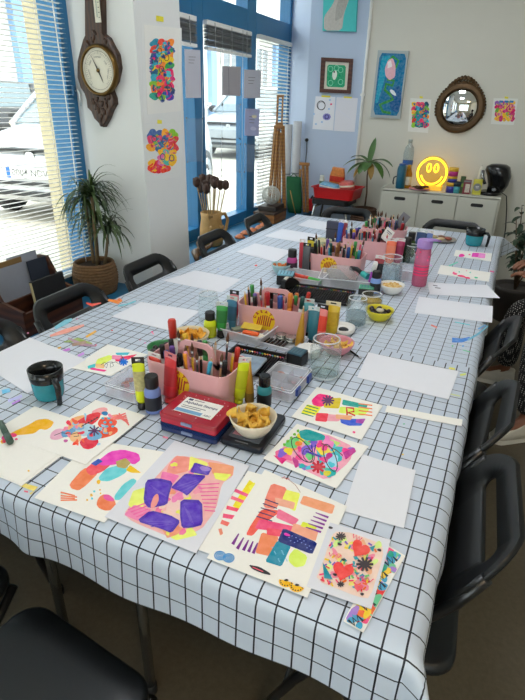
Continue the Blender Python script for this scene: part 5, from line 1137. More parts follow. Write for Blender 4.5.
# sheet with drips, then the big abstract on top of it
o, f = start('painting with yellow and pink drips half under the big coral abstract', [(196, 549), (248, 471), (280, 480), (226, 560)], paper_m, S0 + 0.0004, 190, 450, 0.3048)
for col, pts, w in (('#f0e03a', [(205, 105), (175, 150), (150, 190)], 24), ('#f3ee6a', [(195, 125), (215, 112)], 14), ('#f2709a', [(143, 130), (190, 150)], 11), ('#f4859a', [(135, 155), (180, 172)], 11), ('#f26a86', [(120, 188), (160, 198)], 12), ('#ef6f8f', [(108, 215), (150, 222)], 14), ('#f78a80', [(102, 235), (128, 245)], 14), ('#f7a58a', [(98, 258), (104, 278)], 11)): f.stroke(P_(col), pts, w)
finish(f, 'painted_pattern', o)
o, f = start('big abstract painting in coral, navy and teal blocks at the near edge', [(206.8, 558.2), (264.7, 469.8), (347, 506.4), (307.3, 597.8)], paper_m, S0 + 0.0022, 190, 450, 0.3048)
for col, p in (('#fb9f8c', [(268, 108), (320, 125), (305, 160), (280, 195), (240, 188), (250, 150)]), ('#eef07a', [(316, 130), (362, 142), (345, 202), (302, 178), (305, 155)]), ('#f9b58f', [(372, 149), (476, 181), (466, 211), (360, 176)]), ('#f77b6c', [(238, 190), (300, 200), (232, 250), (205, 282), (183, 278), (200, 245)]), ('#f98fae', [(290, 192), (358, 228), (342, 248), (282, 222)]), ('#f46d95', [(228, 226), (350, 252), (340, 275), (212, 258)]),
               ('#f9a27a', [(235, 270), (292, 285), (268, 350), (214, 338)]), ('#f7b9a0', [(340, 240), (422, 264), (412, 300), (330, 268)]), ('#e3ea5a', [(370, 235), (420, 250), (410, 262), (362, 250)]), ('#dff07a', [(325, 345), (345, 322), (386, 348), (376, 380), (345, 386), (324, 366)]), ('#f0667c', [(252, 255), (300, 262), (296, 285), (252, 278)]), ('#f9c0a8', [(278, 155), (345, 172), (340, 195), (282, 180)])): f.poly(P_(col), p)
f.poly(P_('#2f8fa6'), [(286, 297), (332, 314), (300, 383), (246, 366)]); f.poly(P_('#1f2f72'), [(306, 256), (418, 304), (401, 343), (287, 300)])
for i in range(14): f.blob(P_('#8fc3d8'), (270 + (i * 37) % 50, 320 + (i * 23) % 48), 2.5, 1.6, seed=i); f.blob(P_('#8f9fd8'), (322 + (i * 31) % 80, 285 + (i * 31) % 80 * 0.42 + (i % 3) * 9 - 8), 2.5, 1.6, seed=i)
f.blob(P_('#e05fc0'), (318, 278), 10, 5, 20)
for a, c in (((160, 275), (140, 310)), ((176, 288), (155, 325)), ((192, 296), (175, 330)), ((207, 300), (192, 335)), ((222, 305), (207, 340))): f.stroke(P_('#7a2a86'), [a, c], [4, 11])
for i in range(5): f.stroke(P_('#3a2f62'), [(246 - i * 7, 162 + i * 14), (290 - i * 5, 178 + i * 14)], 3.2); f.stroke(P_('#8a3f96'), [(412 - i * 8, 206 + i * 12), (454 - i * 6, 222 + i * 12)], [3, 7])
for c in ((98, 347), (127, 355)):
    for r in (17, 11, 5): f.ring(P_('#4f9fd6'), c, r, r * .8, 3.6)
f.poly(M('ink_black'), [(192, 377), (228, 384), (262, 404), (265, 412), (238, 406), (205, 392)]); f.stroke(P_('#e2667a'), [(205, 385), (240, 400)], 3)
for c in ((316, 428), (351, 444)):
    f.poly(P_('#f0c22a'), [(c[0] + 25 * math.cos(a), c[1] + 19 * math.sin(a) + 4) for a in [R(15 + 190 * i / 12) for i in range(13)]][::-1]); f.blob(M('ink_black'), c, 7, 4)
    for i in range(7): f.blob(M('ink_brown', '#6a4a1a', 0.6), (c[0] + 19 * math.cos(R(25 + i * 27)), c[1] + 4 + 14 * math.sin(R(25 + i * 27))), 2.6)
f.stroke(P_('#9a6a5a'), [(300, 92), (318, 94), (345, 115), (362, 140)], 1.6); f.stroke(P_('#c8605a'), [(302, 94), (310, 88), (316, 98), (324, 92), (326, 99)], 2); finish(f, 'painted_pattern', o)
# hearts
o, f = start('zigzag patterned painting strip sticking out under the hearts painting', [(343.3, 621.3), (386, 544), (405.2, 556), (363.3, 632.8)], paper_m, S0, 290, 500, 0.2667)
def quadmap(quad, z):
    def q(u, v, h):
        a = [quad[0][k] + (quad[1][k] - quad[0][k]) * u for k in (0, 1)]; c = [quad[3][k] + (quad[2][k] - quad[3][k]) * u for k in (0, 1)]
        return tuple(on_z(a[0] + (c[0] - a[0]) * v, a[1] + (c[1] - a[1]) * v, z) + Vector((0, 0, h)))
    return q


f.mp = quadmap([(343.3, 621.3), (386, 544), (405.2, 556), (363.3, 632.8)], S0 + 0.0009)
f.mp0 = f.mp; f.mp = lambda x, y, h: f.mp0(min(0.985, max(0.015, x / 400)), min(0.96, max(0.04, y / 100)), h)
rnd = random.Random(21)
for i in range(64):
    f.blob(P_(rnd.choice(['#f2d24a', '#ef6f9c', '#5fa8c8', '#f58a5a', '#7fc6a0', '#b08fd0', '#f0ea6a', '#e85a5a', '#f2b0c8'])), (rnd.uniform(10, 390), rnd.uniform(10, 90)), rnd.uniform(16, 34), rnd.uniform(10, 22), rnd.uniform(0, 180), jag=0.25, seed=i)
for x, y in ((30, 45), (120, 60), (165, 40), (215, 60), (262, 45), (345, 50)): f.zig(inkb, (x - 24, y - 14), (x + 24, y + 16), 5, 17, 11)
f.blob(P_('#2f9f8a'), (300, 40), 20, 16); f.blob(P_('#4fa8c8'), (18, 70), 18, 14); f.blob(P_('#2f9f8a'), (372, 40), 14, 14); finish(f, 'painted_pattern', o)
o, f = start('small painting of coral hearts and black asterisks at the near right', [(306.5, 586.7), (330, 522.7), (390.8, 540), (371.3, 609.3)], M('drawing_paper_cool'), S0 + 0.0026, 290, 500, 0.2667)
f.poly(P_('#fbe2d4'), [(165, 118), (230, 122), (345, 165), (350, 210), (300, 370), (250, 362), (95, 300), (125, 230), (140, 180)])
rnd = random.Random(12)
for i in range(34):
    u, v = rnd.random(), rnd.random(); x = 160 + 170 * u - 60 * v + 10; y = 125 + 45 * u + 180 * v; f.blob(P_(rnd.choice(['#f9b0b8', '#f6e98a', '#dff0a0', '#f9c4a0', '#f7a3b8'])), (x, y), rnd.uniform(10, 22), rnd.uniform(8, 14), rnd.uniform(0, 180), seed=i, jag=0.2)
for i in range(80):
    u, v = rnd.random(), rnd.random(); x = 158 + 175 * u - 62 * v + 8; y = 122 + 45 * u + 185 * v; k = rnd.choice(['#ee4f86', '#f08a3a', '#3f9fae', '#f2d23a', '#e8546a', '#7fc07a', '#8f6fc0']); a = rnd.uniform(0, 180)
    d = (9 * math.cos(R(a)), 7 * math.sin(R(a))); f.stroke(P_(k), [(x - d[0], y - d[1]), (x + d[0], y + d[1])], rnd.uniform(5, 8))
f.heart(P_('#ee6a62'), (262, 185), 36, 35); f.heart(P_('#ee5f5c'), (198, 268), 40, 15); f.heart(P_('#f07a82'), (256, 330), 17, 10)
dk = M('ink_sepia', '#3f3338', 0.6)
f.star(dk, (190, 138), 19, 10, 5); f.star(dk, (280, 243), 32, 10, 9); f.star(dk, (190, 318), 13, 8, 5)
for c in ((186, 168), (335, 190), (200, 226), (270, 355), (168, 282), (152, 106)): f.blob(dk, c, 8, 5, 10)
for q in ([(122, 235), (160, 300), (128, 295)], [(296, 180), (320, 172), (312, 190)], [(240, 272), (262, 275), (250, 285)]): f.poly(P_('#2f8fa0'), q)
for p, q in (((235, 136), (268, 150)), ((145, 205), (190, 215)), ((245, 290), (312, 305))): f.zig(P_('#ef6f8f'), p, q, 6, 7, 4)
finish(f, 'painted_pattern', o)
# ellipse loops
o, f = start('rainbow painting with two looping ellipses in front of the clear latched box', [(263, 458.6), (297, 424), (368.6, 446.6), (336.3, 488.6)], paper_m, S0 + 0.0020, 250, 370, 0.2857)
for col, p in (('#f5b6c8', [(180, 232), (260, 220), (365, 270), (350, 320), (270, 388), (180, 345), (85, 300), (130, 255)]), ('#1f9fa0', [(170, 215), (200, 207), (262, 228), (268, 250), (215, 258), (178, 245)]), ('#4fb8c0', [(230, 260), (330, 270), (320, 320), (240, 330)]), ('#f57fae', [(88, 285), (130, 268), (150, 320), (90, 305)]), ('#e5408f', [(82, 298), (130, 312), (112, 330)]), ('#d13f86', [(320, 290), (362, 270), (372, 285), (335, 315)]),
               ('#f6e25a', [(215, 255), (265, 250), (300, 285), (250, 300)]), ('#8f7fd0', [(150, 320), (215, 340), (190, 352)]), ('#5fc0a8', [(250, 335), (310, 335), (280, 375)]), ('#f9b08a', [(140, 250), (180, 240), (175, 275), (145, 285)]), ('#b7dff0', [(262, 290), (310, 300), (300, 350), (262, 340)]), ('#f49ac8', [(160, 285), (215, 290), (200, 330), (160, 315)]), ('#c7e08a', [(268, 238), (318, 255), (300, 270)])): f.poly(P_(col), p)
rnd = random.Random(77)
for i in range(34):
    u, v = rnd.random(), rnd.random(); a_ = (90 + 95 * u, 298 - 78 * u); c_ = (275 + 85 * u, 380 - 105 * u); f.blob(P_(rnd.choice(['#2fb0b0', '#f25fa4', '#f6e04a', '#8f6fd0', '#5fc8d8', '#f58a6a', '#c23f8f', '#7fd08a', '#f49ad0'])), (a_[0] + (c_[0] - a_[0]) * v, a_[1] + (c_[1] - a_[1]) * v), rnd.uniform(9, 22), rnd.uniform(7, 16), rnd.uniform(0, 180), seed=i, jag=0.3)
f.poly(P_('#1f9fa0'), [(170, 215), (200, 207), (262, 228), (262, 245), (215, 250), (178, 240)]); f.poly(P_('#c23f9a'), [(325, 290), (362, 272), (372, 285), (335, 312)])
f.ring(inkb, (182, 280), 52, 24, 3, 52); f.ring(inkb, (281, 308), 50, 19, 3, 70); f.ring(inkb, (205, 300), 26, 18, 2.4, 60)
f.star(P_('#c8304a'), (238, 340), 26, 8, 9); f.blob(P_('#e9962f'), (170, 258), 12, 9); f.blob(P_('#d9d23a'), (270, 362), 14, 9); f.stroke(P_('#2a2f9a'), [(215, 262), (222, 300), (230, 262)], 6); f.stroke(P_('#5a4aa8'), [(195, 285), (250, 305)], 7); f.stroke(M('ink_brown'), [(250, 258), (300, 280), (325, 300)], 3)
for i in range(5): f.blob(P_('#7ab83a'), (120 + i * 12, 262 - i * 12), 5)
finish(f, 'painted_pattern', o)
# R print
o, f = start('painting with a red letter R and a dark flower behind the looping ellipses', [(291.4, 417), (317, 387), (382.9, 405.7), (361.4, 440)], paper_m, S0 + 0.0010, 250, 370, 0.2857)
for col, p in (('#ef3f8f', [(215, 105), (240, 82), (275, 88), (298, 100), (280, 118), (245, 130), (220, 122)]), ('#d9c42f', [(262, 100), (320, 97), (312, 135), (258, 132)]), ('#2f9f96', [(325, 103), (412, 122), (406, 136), (322, 122)]), ('#f2ee4a', [(200, 120), (250, 130), (230, 160), (178, 150)]), ('#dff07a', [(315, 128), (420, 135), (400, 160), (310, 150)]), ('#f5b4c0', [(235, 150), (330, 160), (310, 180), (245, 178)]), ('#f2546a', [(232, 150), (275, 152), (268, 182), (228, 178)]), ('#4f6fd0', [(315, 170), (400, 172), (390, 195), (345, 195), (318, 185)]), ('#f9c29a', [(300, 155), (360, 160), (352, 176), (300, 170)]), ('#b05fb0', [(372, 172), (405, 170), (395, 188), (370, 185)])): f.poly(P_(col), p)
f.star(M('ink_plum'), (273, 107), 22, 10, 6)
for i in range(4): f.stroke(P_('#2f8a6a'), [(198 - i * 6, 124 + i * 9), (240 - i * 6, 136 + i * 9)], 3.4)
for i in range(4): f.stroke(P_('#f49a6a'), [(380, 118 + i * 12), (428, 124 + i * 12)], 4)
f.stroke(P_('#d8323a'), [(340, 158), (338, 132), (362, 134), (364, 146), (342, 148), (368, 160)], 6); f.blob(P_('#ef6a9c'), (364, 218), 5, 4); finish(f, 'painted_pattern', o)
# small scribble
o, f = start('small painting of pastel blocks with a black looped scribble behind the bead box', [(71, 368.3), (107.7, 344.3), (147.7, 354.6), (111, 376.3)], paper_m, S0, 70, 270, 0.2286)
for col, p in (('#e6f27a', [(120, 390), (170, 372), (200, 380), (150, 410), (110, 412)]), ('#f4547c', [(195, 385), (295, 368), (270, 385), (235, 400), (200, 400)]), ('#5fc0d0', [(198, 362), (262, 360), (252, 372), (205, 372)]), ('#f9a0c0', [(185, 372), (230, 376), (215, 392), (182, 390)]), ('#ef4f9c', [(85, 425), (162, 438), (150, 445), (90, 436)]), ('#4fc0c8', [(76, 420), (115, 408), (110, 425), (80, 432)]), ('#f9d29a', [(110, 412), (150, 410), (150, 430), (115, 428)])): f.poly(P_(col), p)
f.star(P_('#2f7fd0'), (234, 402), 20, 8, 8); f.stroke(inkb, [(135, 415), (150, 405), (165, 412), (160, 428), (148, 420), (165, 404), (185, 402), (190, 420), (176, 426), (178, 408), (200, 402), (215, 412), (232, 380), (222, 372), (232, 385)], 2.2); finish(f, 'painted_pattern', o)
# far small ones
o, f = start('cream sheet with pink and green specks in front of the curled printed sheet', [(437.4, 273.7), (440.7, 265), (490.6, 272.6), (488.8, 281.8)], paper_m, S0, 410, 220, 0.219)
for c, rx, ry, col in (((205, 245), 12, 5, '#ef6f9c'), ((235, 256), 18, 5, '#f0628f'), ((262, 264), 14, 4, '#f0508a'), ((302, 263), 8, 4, '#5fc6a0'), ((225, 237), 4, 3, '#7fcfb0'), ((275, 240), 4, 3, '#8fd0c0'), ((200, 238), 4, 2, '#ef7fa8'), ((258, 232), 3, 2, '#f49ab8')): f.blob(P_(col), c, rx, ry, 10)
finish(f, 'painted_pattern', o)
o, f = start('small cream sheet with magenta dot and pink square, farthest painting on the table', [(453.8, 256), (455.6, 250), (492, 253.5), (491, 261.6)], paper_m, S0, 410, 220, 0.219)
f.blob(P_('#ef4fb0'), (236, 162), 14, 7); f.poly(P_('#e85ac0'), [(285, 150), (315, 150), (312, 170), (280, 168)]); f.poly(P_('#f2a0d8'), [(315, 150), (345, 154), (342, 175), (310, 172)]); f.blob(P_('#f07fa0'), (272, 158), 5, 3); finish(f, 'painted_pattern', o)

# ================================================================== ON THE WALLS
def wall_map_y(Y): return lambda x, y, h: tuple(on_y(x, y, Y) - Vector((0, h, 0)))


def wall_map_x(X): return lambda x, y, h: tuple(on_x(x, y, X) + Vector((h, 0, 0)))


tape_m = M('yellow_tape', '#e8dc3a', 0.5)


def hung(name, label, cat, quad, mp, back, m, front_h):
    """flat sheet or panel hanging on a wall: from `back` behind to front_h"""
    P0 = [Vector(mp(x, y, back)) for x, y in quad]; P1 = [Vector(mp(x, y, front_h)) for x, y in quad]; c = sum(P1, Vector()) / 4
    b = MB(); b.loft([[p - c for p in P0], [p - c for p in P1]], m, smooth=False); o = b.build(name, loc=c); return tag(o, label, cat)


def taped(label, quad, mp, tape, ox, oy, k, m=None):
    o = hung('painting', label, 'painting', quad, mp, 0.0006, m or M('wall_paper_sheet', '#e6e6e0', 0.85, var=0.02), 0.0014)
    if tape: tp = Flat(mp, h0=0.002); tp.poly(tape_m, tape, False); finish(tp, 'tape', o)
    f = Flat(mp, h0=0.0018); Crop(f, ox, oy, k); return o, f


def confetti(f, box, n, seed, cols, sz, inside=None):
    rnd = random.Random(seed); x0, y0, x1, y1 = box; nx = max(2, int((x1 - x0) / sz / 1.5)); ny = max(2, int((y1 - y0) / sz / 1.5))
    for i in range(nx):                                  # a full ground of colour patches first
        for j in range(ny): f.blob(P_(rnd.choice(cols)), (x0 + (i + .5) * (x1 - x0) / nx, y0 + (j + .5) * (y1 - y0) / ny), (x1 - x0) / nx * 0.72, (y1 - y0) / ny * 0.72, rnd.uniform(-40, 40), seed=i * 9 + j, jag=0.22)
    for i in range(n):
        x, y = rnd.uniform(x0 + sz * .4, x1 - sz * .4), rnd.uniform(y0 + sz * .4, y1 - sz * .4); k = rnd.random(); c = P_(rnd.choice(cols))
        if k < 0.45: f.blob(c, (x, y), sz * rnd.uniform(.25, .6), sz * rnd.uniform(.2, .5), rnd.uniform(0, 180), seed=i, jag=0.3)
        else:
            a = rnd.uniform(0, 3.1); L = sz * rnd.uniform(.4, .9); f.stroke(c, [(x - L * math.cos(a), y - L * math.sin(a)), (x + L * 0.3 * math.sin(a), y + 2), (x + L * math.cos(a), y + L * math.sin(a))], sz * rnd.uniform(.15, .32))


mx_ = wall_map_x(-1.75)
VIV = ['#2f8fa6', '#1f5f7a', '#2f9f8a', '#27506a', '#3fa8b8', '#e8507a', '#f29a3a', '#f2d23a', '#3f9f5a', '#5a4fa8', '#e8427f', '#4fb8c8', '#e05a3a', '#2a5f96', '#8fc03a', '#d83a8a']
o = hung('backing_paper', 'tall white backing paper on the pillar behind the upper rainbow painting', 'paper', [(141.5, 22), (181.5, 28), (182, 121), (143.5, 123)], mx_, 0.0, M('pillar_paper', '#dfe1de', 0.85, var=0.02), 0.0006)
o, f = taped('upper rainbow painting taped to the pillar face', [(143.8, 24.5), (180, 28.5), (181, 111), (147.3, 114.5)], mx_, [(155.8, 15.5), (163.2, 16.8), (163.4, 22), (156, 21)], 130, 10, 0.2575)
confetti(f, (82, 118, 165, 345), 90, 31, VIV, 15)
for i in range(6): f.stroke(P_('#6a3f9a'), [(74, 188 + i * 10), (84, 188 + i * 10)], 5)
for c in ((112, 160), (140, 185), (120, 230), (150, 300), (110, 330)): f.ring(inkb, c, 9, 12, 2.2); f.star(P_('#1f3f7a'), (c[0] + 14, c[1] + 22), 9, 8, 3)
f.poly(P_('#5fc0c8'), [(140, 235), (156, 238), (155, 262), (139, 260)]); finish(f, 'painted_pattern', o)
o, f = taped('lower rainbow painting taped to the pillar face under the tall one', [(143.5, 125), (181.3, 121.5), (182.3, 176.5), (144.5, 181)], mx_, [(157, 119.8), (161.6, 120.2), (161.6, 123.8), (157, 123.6)], 130, 10, 0.2575, M('pillar_paper'))
confetti(f, (70, 470, 180, 545), 40, 33, ['#2f8fa0', '#e0507a', '#f0b23a', '#d94f5a', '#4f6f9f', '#8fc03a', '#e88fa0'], 15); confetti(f, (72, 585, 150, 628), 26, 34, ['#e0405a', '#e8522f', '#f2c23a', '#d9608a'], 14); confetti(f, (110, 545, 175, 600), 22, 35, ['#f2d23a', '#e07fb0', '#5fb0a8', '#c8608a', '#f0c23a'], 12)
for c in ((92, 500), (130, 510), (125, 570), (160, 575)): f.ring(P_('#2a4f6a'), c, 9, 12, 3)
finish(f, 'painted_pattern', o)
# sheets and clear pockets hung before the window
acr = G('acrylic_pocket', '#f6f9fb', 0.10, 0.05, 0.08, '#d6dde6')
mw = wall_map_x(XW + 0.07)


def sheet_x(label, quad, m, name='printed_paper'):
    return hung(name, label, 'paper', quad, mw, -0.002, m, 0.0)


gp = M('hung_paper', '#c9cad6', 0.8, var=0.04, scale=4); gp2 = M('hung_paper_grey', '#a9a6ab', 0.8, var=0.05, scale=4); gp3 = M('hung_paper_lilac', '#b9bfe6', 0.8, var=0.12, scale=14)
HS = [('pale sheet hung in the window pocket nearest the pillar', [(184.6, 48.8), (200.2, 50.2), (201.2, 97.8), (186, 98)], gp), ('grey sheet hung in the middle of the glass with the silver car', [(222.5, 66), (241, 66.8), (240.4, 96), (222.2, 95.4)], gp2), ('pale sheet hung before the blue window post with the raised blind', [(244.2, 69.4), (261, 70.4), (260.2, 98), (243.8, 98.2)], gp), ('lilac printed sheet hung low before the blue window post', [(245.2, 108.6), (259.6, 109), (258.8, 136), (244.6, 135.6)], gp3)]
for lab, q, m in HS:
    o = sheet_x(lab, q, m); f = Flat(mw, h0=0.0008); x0, y0 = q[0]
    if m is not gp2:
        for i in range(3): f.stroke(M('print_grey'), [(x0 + 4, y0 + 8 + i * 3), (x0 + 11 - i, y0 + 8.3 + i * 3)], 0.5)
    else: f.stroke(M('print_grey'), [(x0 + 6, y0 + 2), (x0 + 6.4, y0 + 28)], 0.5)
    if m is gp3: f.blob(P_('#e8e4d0'), (x0 + 9, y0 + 8), 2.4, 1.8); f.blob(P_('#d9dcf4'), (x0 + 8, y0 + 20), 3, 2)
    finish(f, 'print', o)
for lab, q in (('empty clear acrylic pocket hung under the sheet nearest the pillar', [(186, 118), (202, 118.5), (202.5, 161.5), (187, 162)]), ('clear acrylic pocket above the dark bumper seen through the glass', [(207.5, 105), (221.5, 105.5), (221, 170), (208, 169)]), ('empty clear acrylic pocket hung under the grey sheet', [(222.2, 104), (240, 104.5), (239.5, 139), (222, 138)]), ('lowest clear acrylic pocket in the glass with the silver car', [(221.6, 143), (240, 144), (239.5, 172), (221.5, 176)]), ('empty clear acrylic pocket under the lilac printed sheet', [(244.6, 144), (258.5, 144.5), (258, 172), (244, 172)])):
    t = hung('display_pocket', lab, 'display pocket', q, mw, -0.004, acr, 0.001); b = MB()
    for x, y in q: b.lathe([(0.006, 0), (0.006, 0.006)], M('stud_dark', '#4a4c50', 0.4), 8, mw(x, y, 0.001), Matrix.Rotation(PI / 2, 4, 'Y'))
    s_ = b.build('stud_dots'); s_.parent = t; bpy.context.view_layer.update(); s_.matrix_parent_inverse = t.matrix_world.inverted()
for x0, lab in ((202.5, 'left'), (222, 'middle'), (242.5, 'right')):
    pa, pb = Vector(mw(x0, 30 if x0 > 210 else 40, 0.004)), Vector(mw(x0 - 1.2, 205 if x0 > 210 else 225, 0.004)); b = MB(); b.tube([pa, pb], 0.0016, M('steel_wire', '#b4babf', 0.3, 0.8), 5); tag(b.build('hanging_wire'), lab + ' one of three thin steel wires carrying the pockets before the window', 'wire')

# barometer on the pillar
YP = 1.45; mb_ = wall_map_y(YP); bw = wood('walnut', '#2f1c11', '#492d1a', 14, 0.4, 'X', 4)
c0 = on_y(97, 69, YP); t = thing('barometer', 'carved dark wooden wall barometer with round dial on the white pillar', 'barometer', (c0.x, YP, c0.z))
def on(x, y): p = on_y(x, y, YP); return (p.x - c0.x, p.z - c0.z)
out = [on(*p) for p in ((90, -30), (106, -30), (107, 34), (112, 38), (116, 46), (121, 55), (123, 68), (120, 82), (115, 90), (118, 98), (118.5, 104), (115, 110), (112, 118), (107, 127), (103, 123), (99, 119), (96, 112), (92, 108), (91, 100), (89, 94), (85, 88), (82, 78), (82, 62), (85, 50), (88, 40), (90, 36))]
b = MB(); b.loft([[(x, -0.001, z) for x, z in out], [(x, -0.03, z) for x, z in out], [(x * 0.96, -0.036, z * 0.985) for x, z in out]], bw, smooth=False); b.build('case', t)
dv = on_y(98.5, 70.5, YP - 0.047) - c0; Qd = Matrix.Translation((dv.x, 0, dv.z)) @ Matrix.Rotation(PI / 2, 4, 'X')
b = MB(); b.lathe([(0.112, 0.03), (0.115, 0.046), (0.108, 0.056), (0.1, 0.058), (0.098, 0.048)], M('old_brass', '#6a522c', 0.35, 0.9), 40, Q=Qd, cap0=False, cap1=False); b.build('bezel', t)
b = MB(); b.lathe([(0.1, 0.046), (0.001, 0.047)], M('dial_ivory', '#dad6c4', 0.5, var=0.05), 40, Q=Qd, cap0=False); d = b.build('dial', t)
f_ = MB()
for i in range(40):
    a = R(-140 + i * 7.2 - 0); r0, r1 = 0.07, 0.078 + (0.006 if i % 5 == 0 else 0); f_.poly([Qd @ Vector((r * math.sin(a + s), -r * math.cos(a + s) * -1, 0.0476)) for r, s in ((r0, -0.008), (r1, -0.008), (r1, 0.008), (r0, 0.008))], inkb)
f_.tube([Qd @ Vector((0.085 * math.cos(2 * PI * i / 40), 0.085 * math.sin(2 * PI * i / 40), 0.0475)) for i in range(40)], 0.0006, inkb, 4, True)
for s_, a in (('STORMY', -105), ('RAIN', -55), ('CHANGE', 0), ('FAIR', 55), ('VERY DRY', 105)): text_mesh(f_, s_, 0.011, inkb, Qd @ Matrix.Rotation(R(-a), 4, 'Z') @ Matrix.Translation((0, 0.058, 0.0478)))
f_.build('lettering', d)
b = MB(); b.box(tuple(Qd @ Vector((0, 0, 0.051))), (0.004, 0.002, 0.004), inkb); 
for a, l in ((R(118), 0.072), (R(295), 0.06), (R(-62), 0.05)): b.loft([[Qd @ Vector((math.cos(a + s) * r, math.sin(a + s) * r, 0.05)) for r, s in ((0.004, -1.2), (l, 0), (0.004, 1.2))], [Qd @ Vector((math.cos(a + s) * r, math.sin(a + s) * r, 0.0512)) for r, s in ((0.004, -1.2), (l, 0), (0.004, 1.2))]], inkb, smooth=False)
b.build('hand', t)
b = MB(); b.lathe([(0.01, 0.05), (0.008, 0.055), (0.001, 0.056)], M('old_brass'), 14, Q=Qd); b.build('hub', t)
tx0, tz0 = on(92.5, 24); tx1, _ = on(98, 24); tx0 += dv.x - (on(98.5, 70.5)[0]) + 0.012; tx1 += dv.x - (on(98.5, 70.5)[0]) + 0.012; b = MB(); b.box(((tx0 + tx1) / 2, -0.037, tz0 + 0.35), (tx1 - tx0, 0.004, 0.7), M('dial_ivory')); q = b.build('thermometer_plate', t)
b = MB(); b.tube([((tx0 + tx1) / 2, -0.041, tz0 + 0.02), ((tx0 + tx1) / 2, -0.041, tz0 + 0.68)], 0.003, G('tube_glass', '#e6eeee', 0.3)); 
b.build('glass_tube', q); b = MB()
for i in range(28): b.box((tx1 - 0.007, -0.0395, tz0 + 0.02 + i * 0.02), (0.009, 0.0008, 0.002), inkb)
b.build('scale_lettering', q)
b = MB(); rnd = random.Random(2)                    # carved leaves and scrolls on the tail and neck
for i in range(34):
    x, y = rnd.choice([(102, 100), (106, 104), (110, 101), (98, 102), (103, 110), (108, 112), (105, 118), (112, 106), (96, 98), (100, 34), (98, 40), (110, 42), (93, 43), (106, 124), (113, 97), (101, 106)]); px, pz = on(x + rnd.uniform(-1, 1), y + rnd.uniform(-1, 1)); b.ell((px, -0.036, pz), (0.009, 0.008, 0.015), bw, 8, 6, Matrix.Rotation(rnd.uniform(-1, 1), 4, 'Y'))
b.build('carved_leaf_pattern', t)

# pictures on the far wall
my = wall_map_y(YF)
canv = hung('painting', 'top canvas with a pale figure on turquoise, cut by the top of the photo', 'painting', [(325.5, -30), (359.5, -27), (356.5, 32), (323.5, 31)], my, 0.0, M('canvas_turquoise', '#4fc6c4', 0.8, var=0.06), 0.03)
f = Flat(my, h0=0.0305); f.poly(P_('#b9b6b0'), [(352, -28), (352, -5), (345, 14), (343, 31), (325, 31), (325, 17), (334, 5), (338, -8), (340, -29)]); f.poly(P_('#a5a29c'), [(342, -5), (349, 2), (343, 18), (336, 22), (337, 8)]); finish(f, 'painted_pattern', canv)
t = hung('framed_picture', 'small green picture in a brown frame on the lavender wall', 'picture', [(322.5, 58), (352.8, 59.5), (350.5, 93.2), (320.8, 92)], my, 0.0, M('mat_board', '#d8d4c4', 0.8), 0.012)
fr = Flat(my, h0=0.0); b = MB(); fw = wood('picture_frame_brown', '#4a2a22', '#5f382c', 9)
qo = [(322, 57.5), (353.4, 59), (351, 93.8), (320.2, 92.5)]; qi = [(326, 61.6), (349.6, 62.8), (347.4, 90), (324.2, 88.8)]
b.loft([[my(x, y, 0.0) for x, y in qo], [my(x, y, 0.022) for x, y in qo], [my(x, y, 0.02) for x, y in qi], [my(x, y, 0.012) for x, y in qi]], fw, False, False, smooth=False); s_ = b.build('frame'); s_.parent = t; bpy.context.view_layer.update(); s_.matrix_parent_inverse = t.matrix_world.inverted()
f = Flat(my, h0=0.0122); f.poly(P_('#1f9a72'), [(327.8, 64.6), (346.4, 65.4), (345, 87.6), (326.8, 86.8)]); f.blob(P_('#dfe6dc'), (335, 75), 2.6, 4.4, 5, seed=3)
for c in ((331, 69), (341, 70), (331, 83), (341, 82), (337, 68)): f.ring(P_('#8fd0b4'), c, 2.3, 2.6, 0.6)
f.blob(inkb, (334.6, 72), 0.8, 1.0); finish(f, 'painted_pattern', t)
o, f = taped('taped drawing with ink circle and violet flower under the framed picture', [(315.6, 96.2), (335.4, 97), (333.2, 130.6), (312.4, 129)], my, [(321.6, 95.2), (330.6, 95.8), (330.4, 97.6), (321.4, 97)], 310, 0, 0.2, copy_m)
f.ring(inkb, (56, 527), 20, 22, 4); f.ring(inkb, (58, 530), 18, 20, 2); f.star(P_('#8a86c0'), (84, 584), 20, 10, 9); f.ring(P_('#3a3a6a'), (84, 584), 9, 10, 4); f.blob(P_('#e0508a'), (106, 521), 5)
for c in ((20, 570), (100, 500), (60, 610), (30, 620), (95, 545)): f.blob(P_('#9fc0e0'), c, 5, 4)
finish(f, 'painted_pattern', o)
o, f = taped('taped blank sheet right of the drawing with the violet flower', [(336.6, 97.2), (358, 98.2), (354.6, 132), (333.8, 130.8)], my, [(344, 96.2), (352, 96.8), (351.8, 98.4), (343.8, 97.9)], 310, 0, 0.2, M('drawing_paper_cool')); f.stroke(P_('#d9dbe6'), [(130, 540), (210, 600)], 2); finish(f, 'painted_pattern', o)
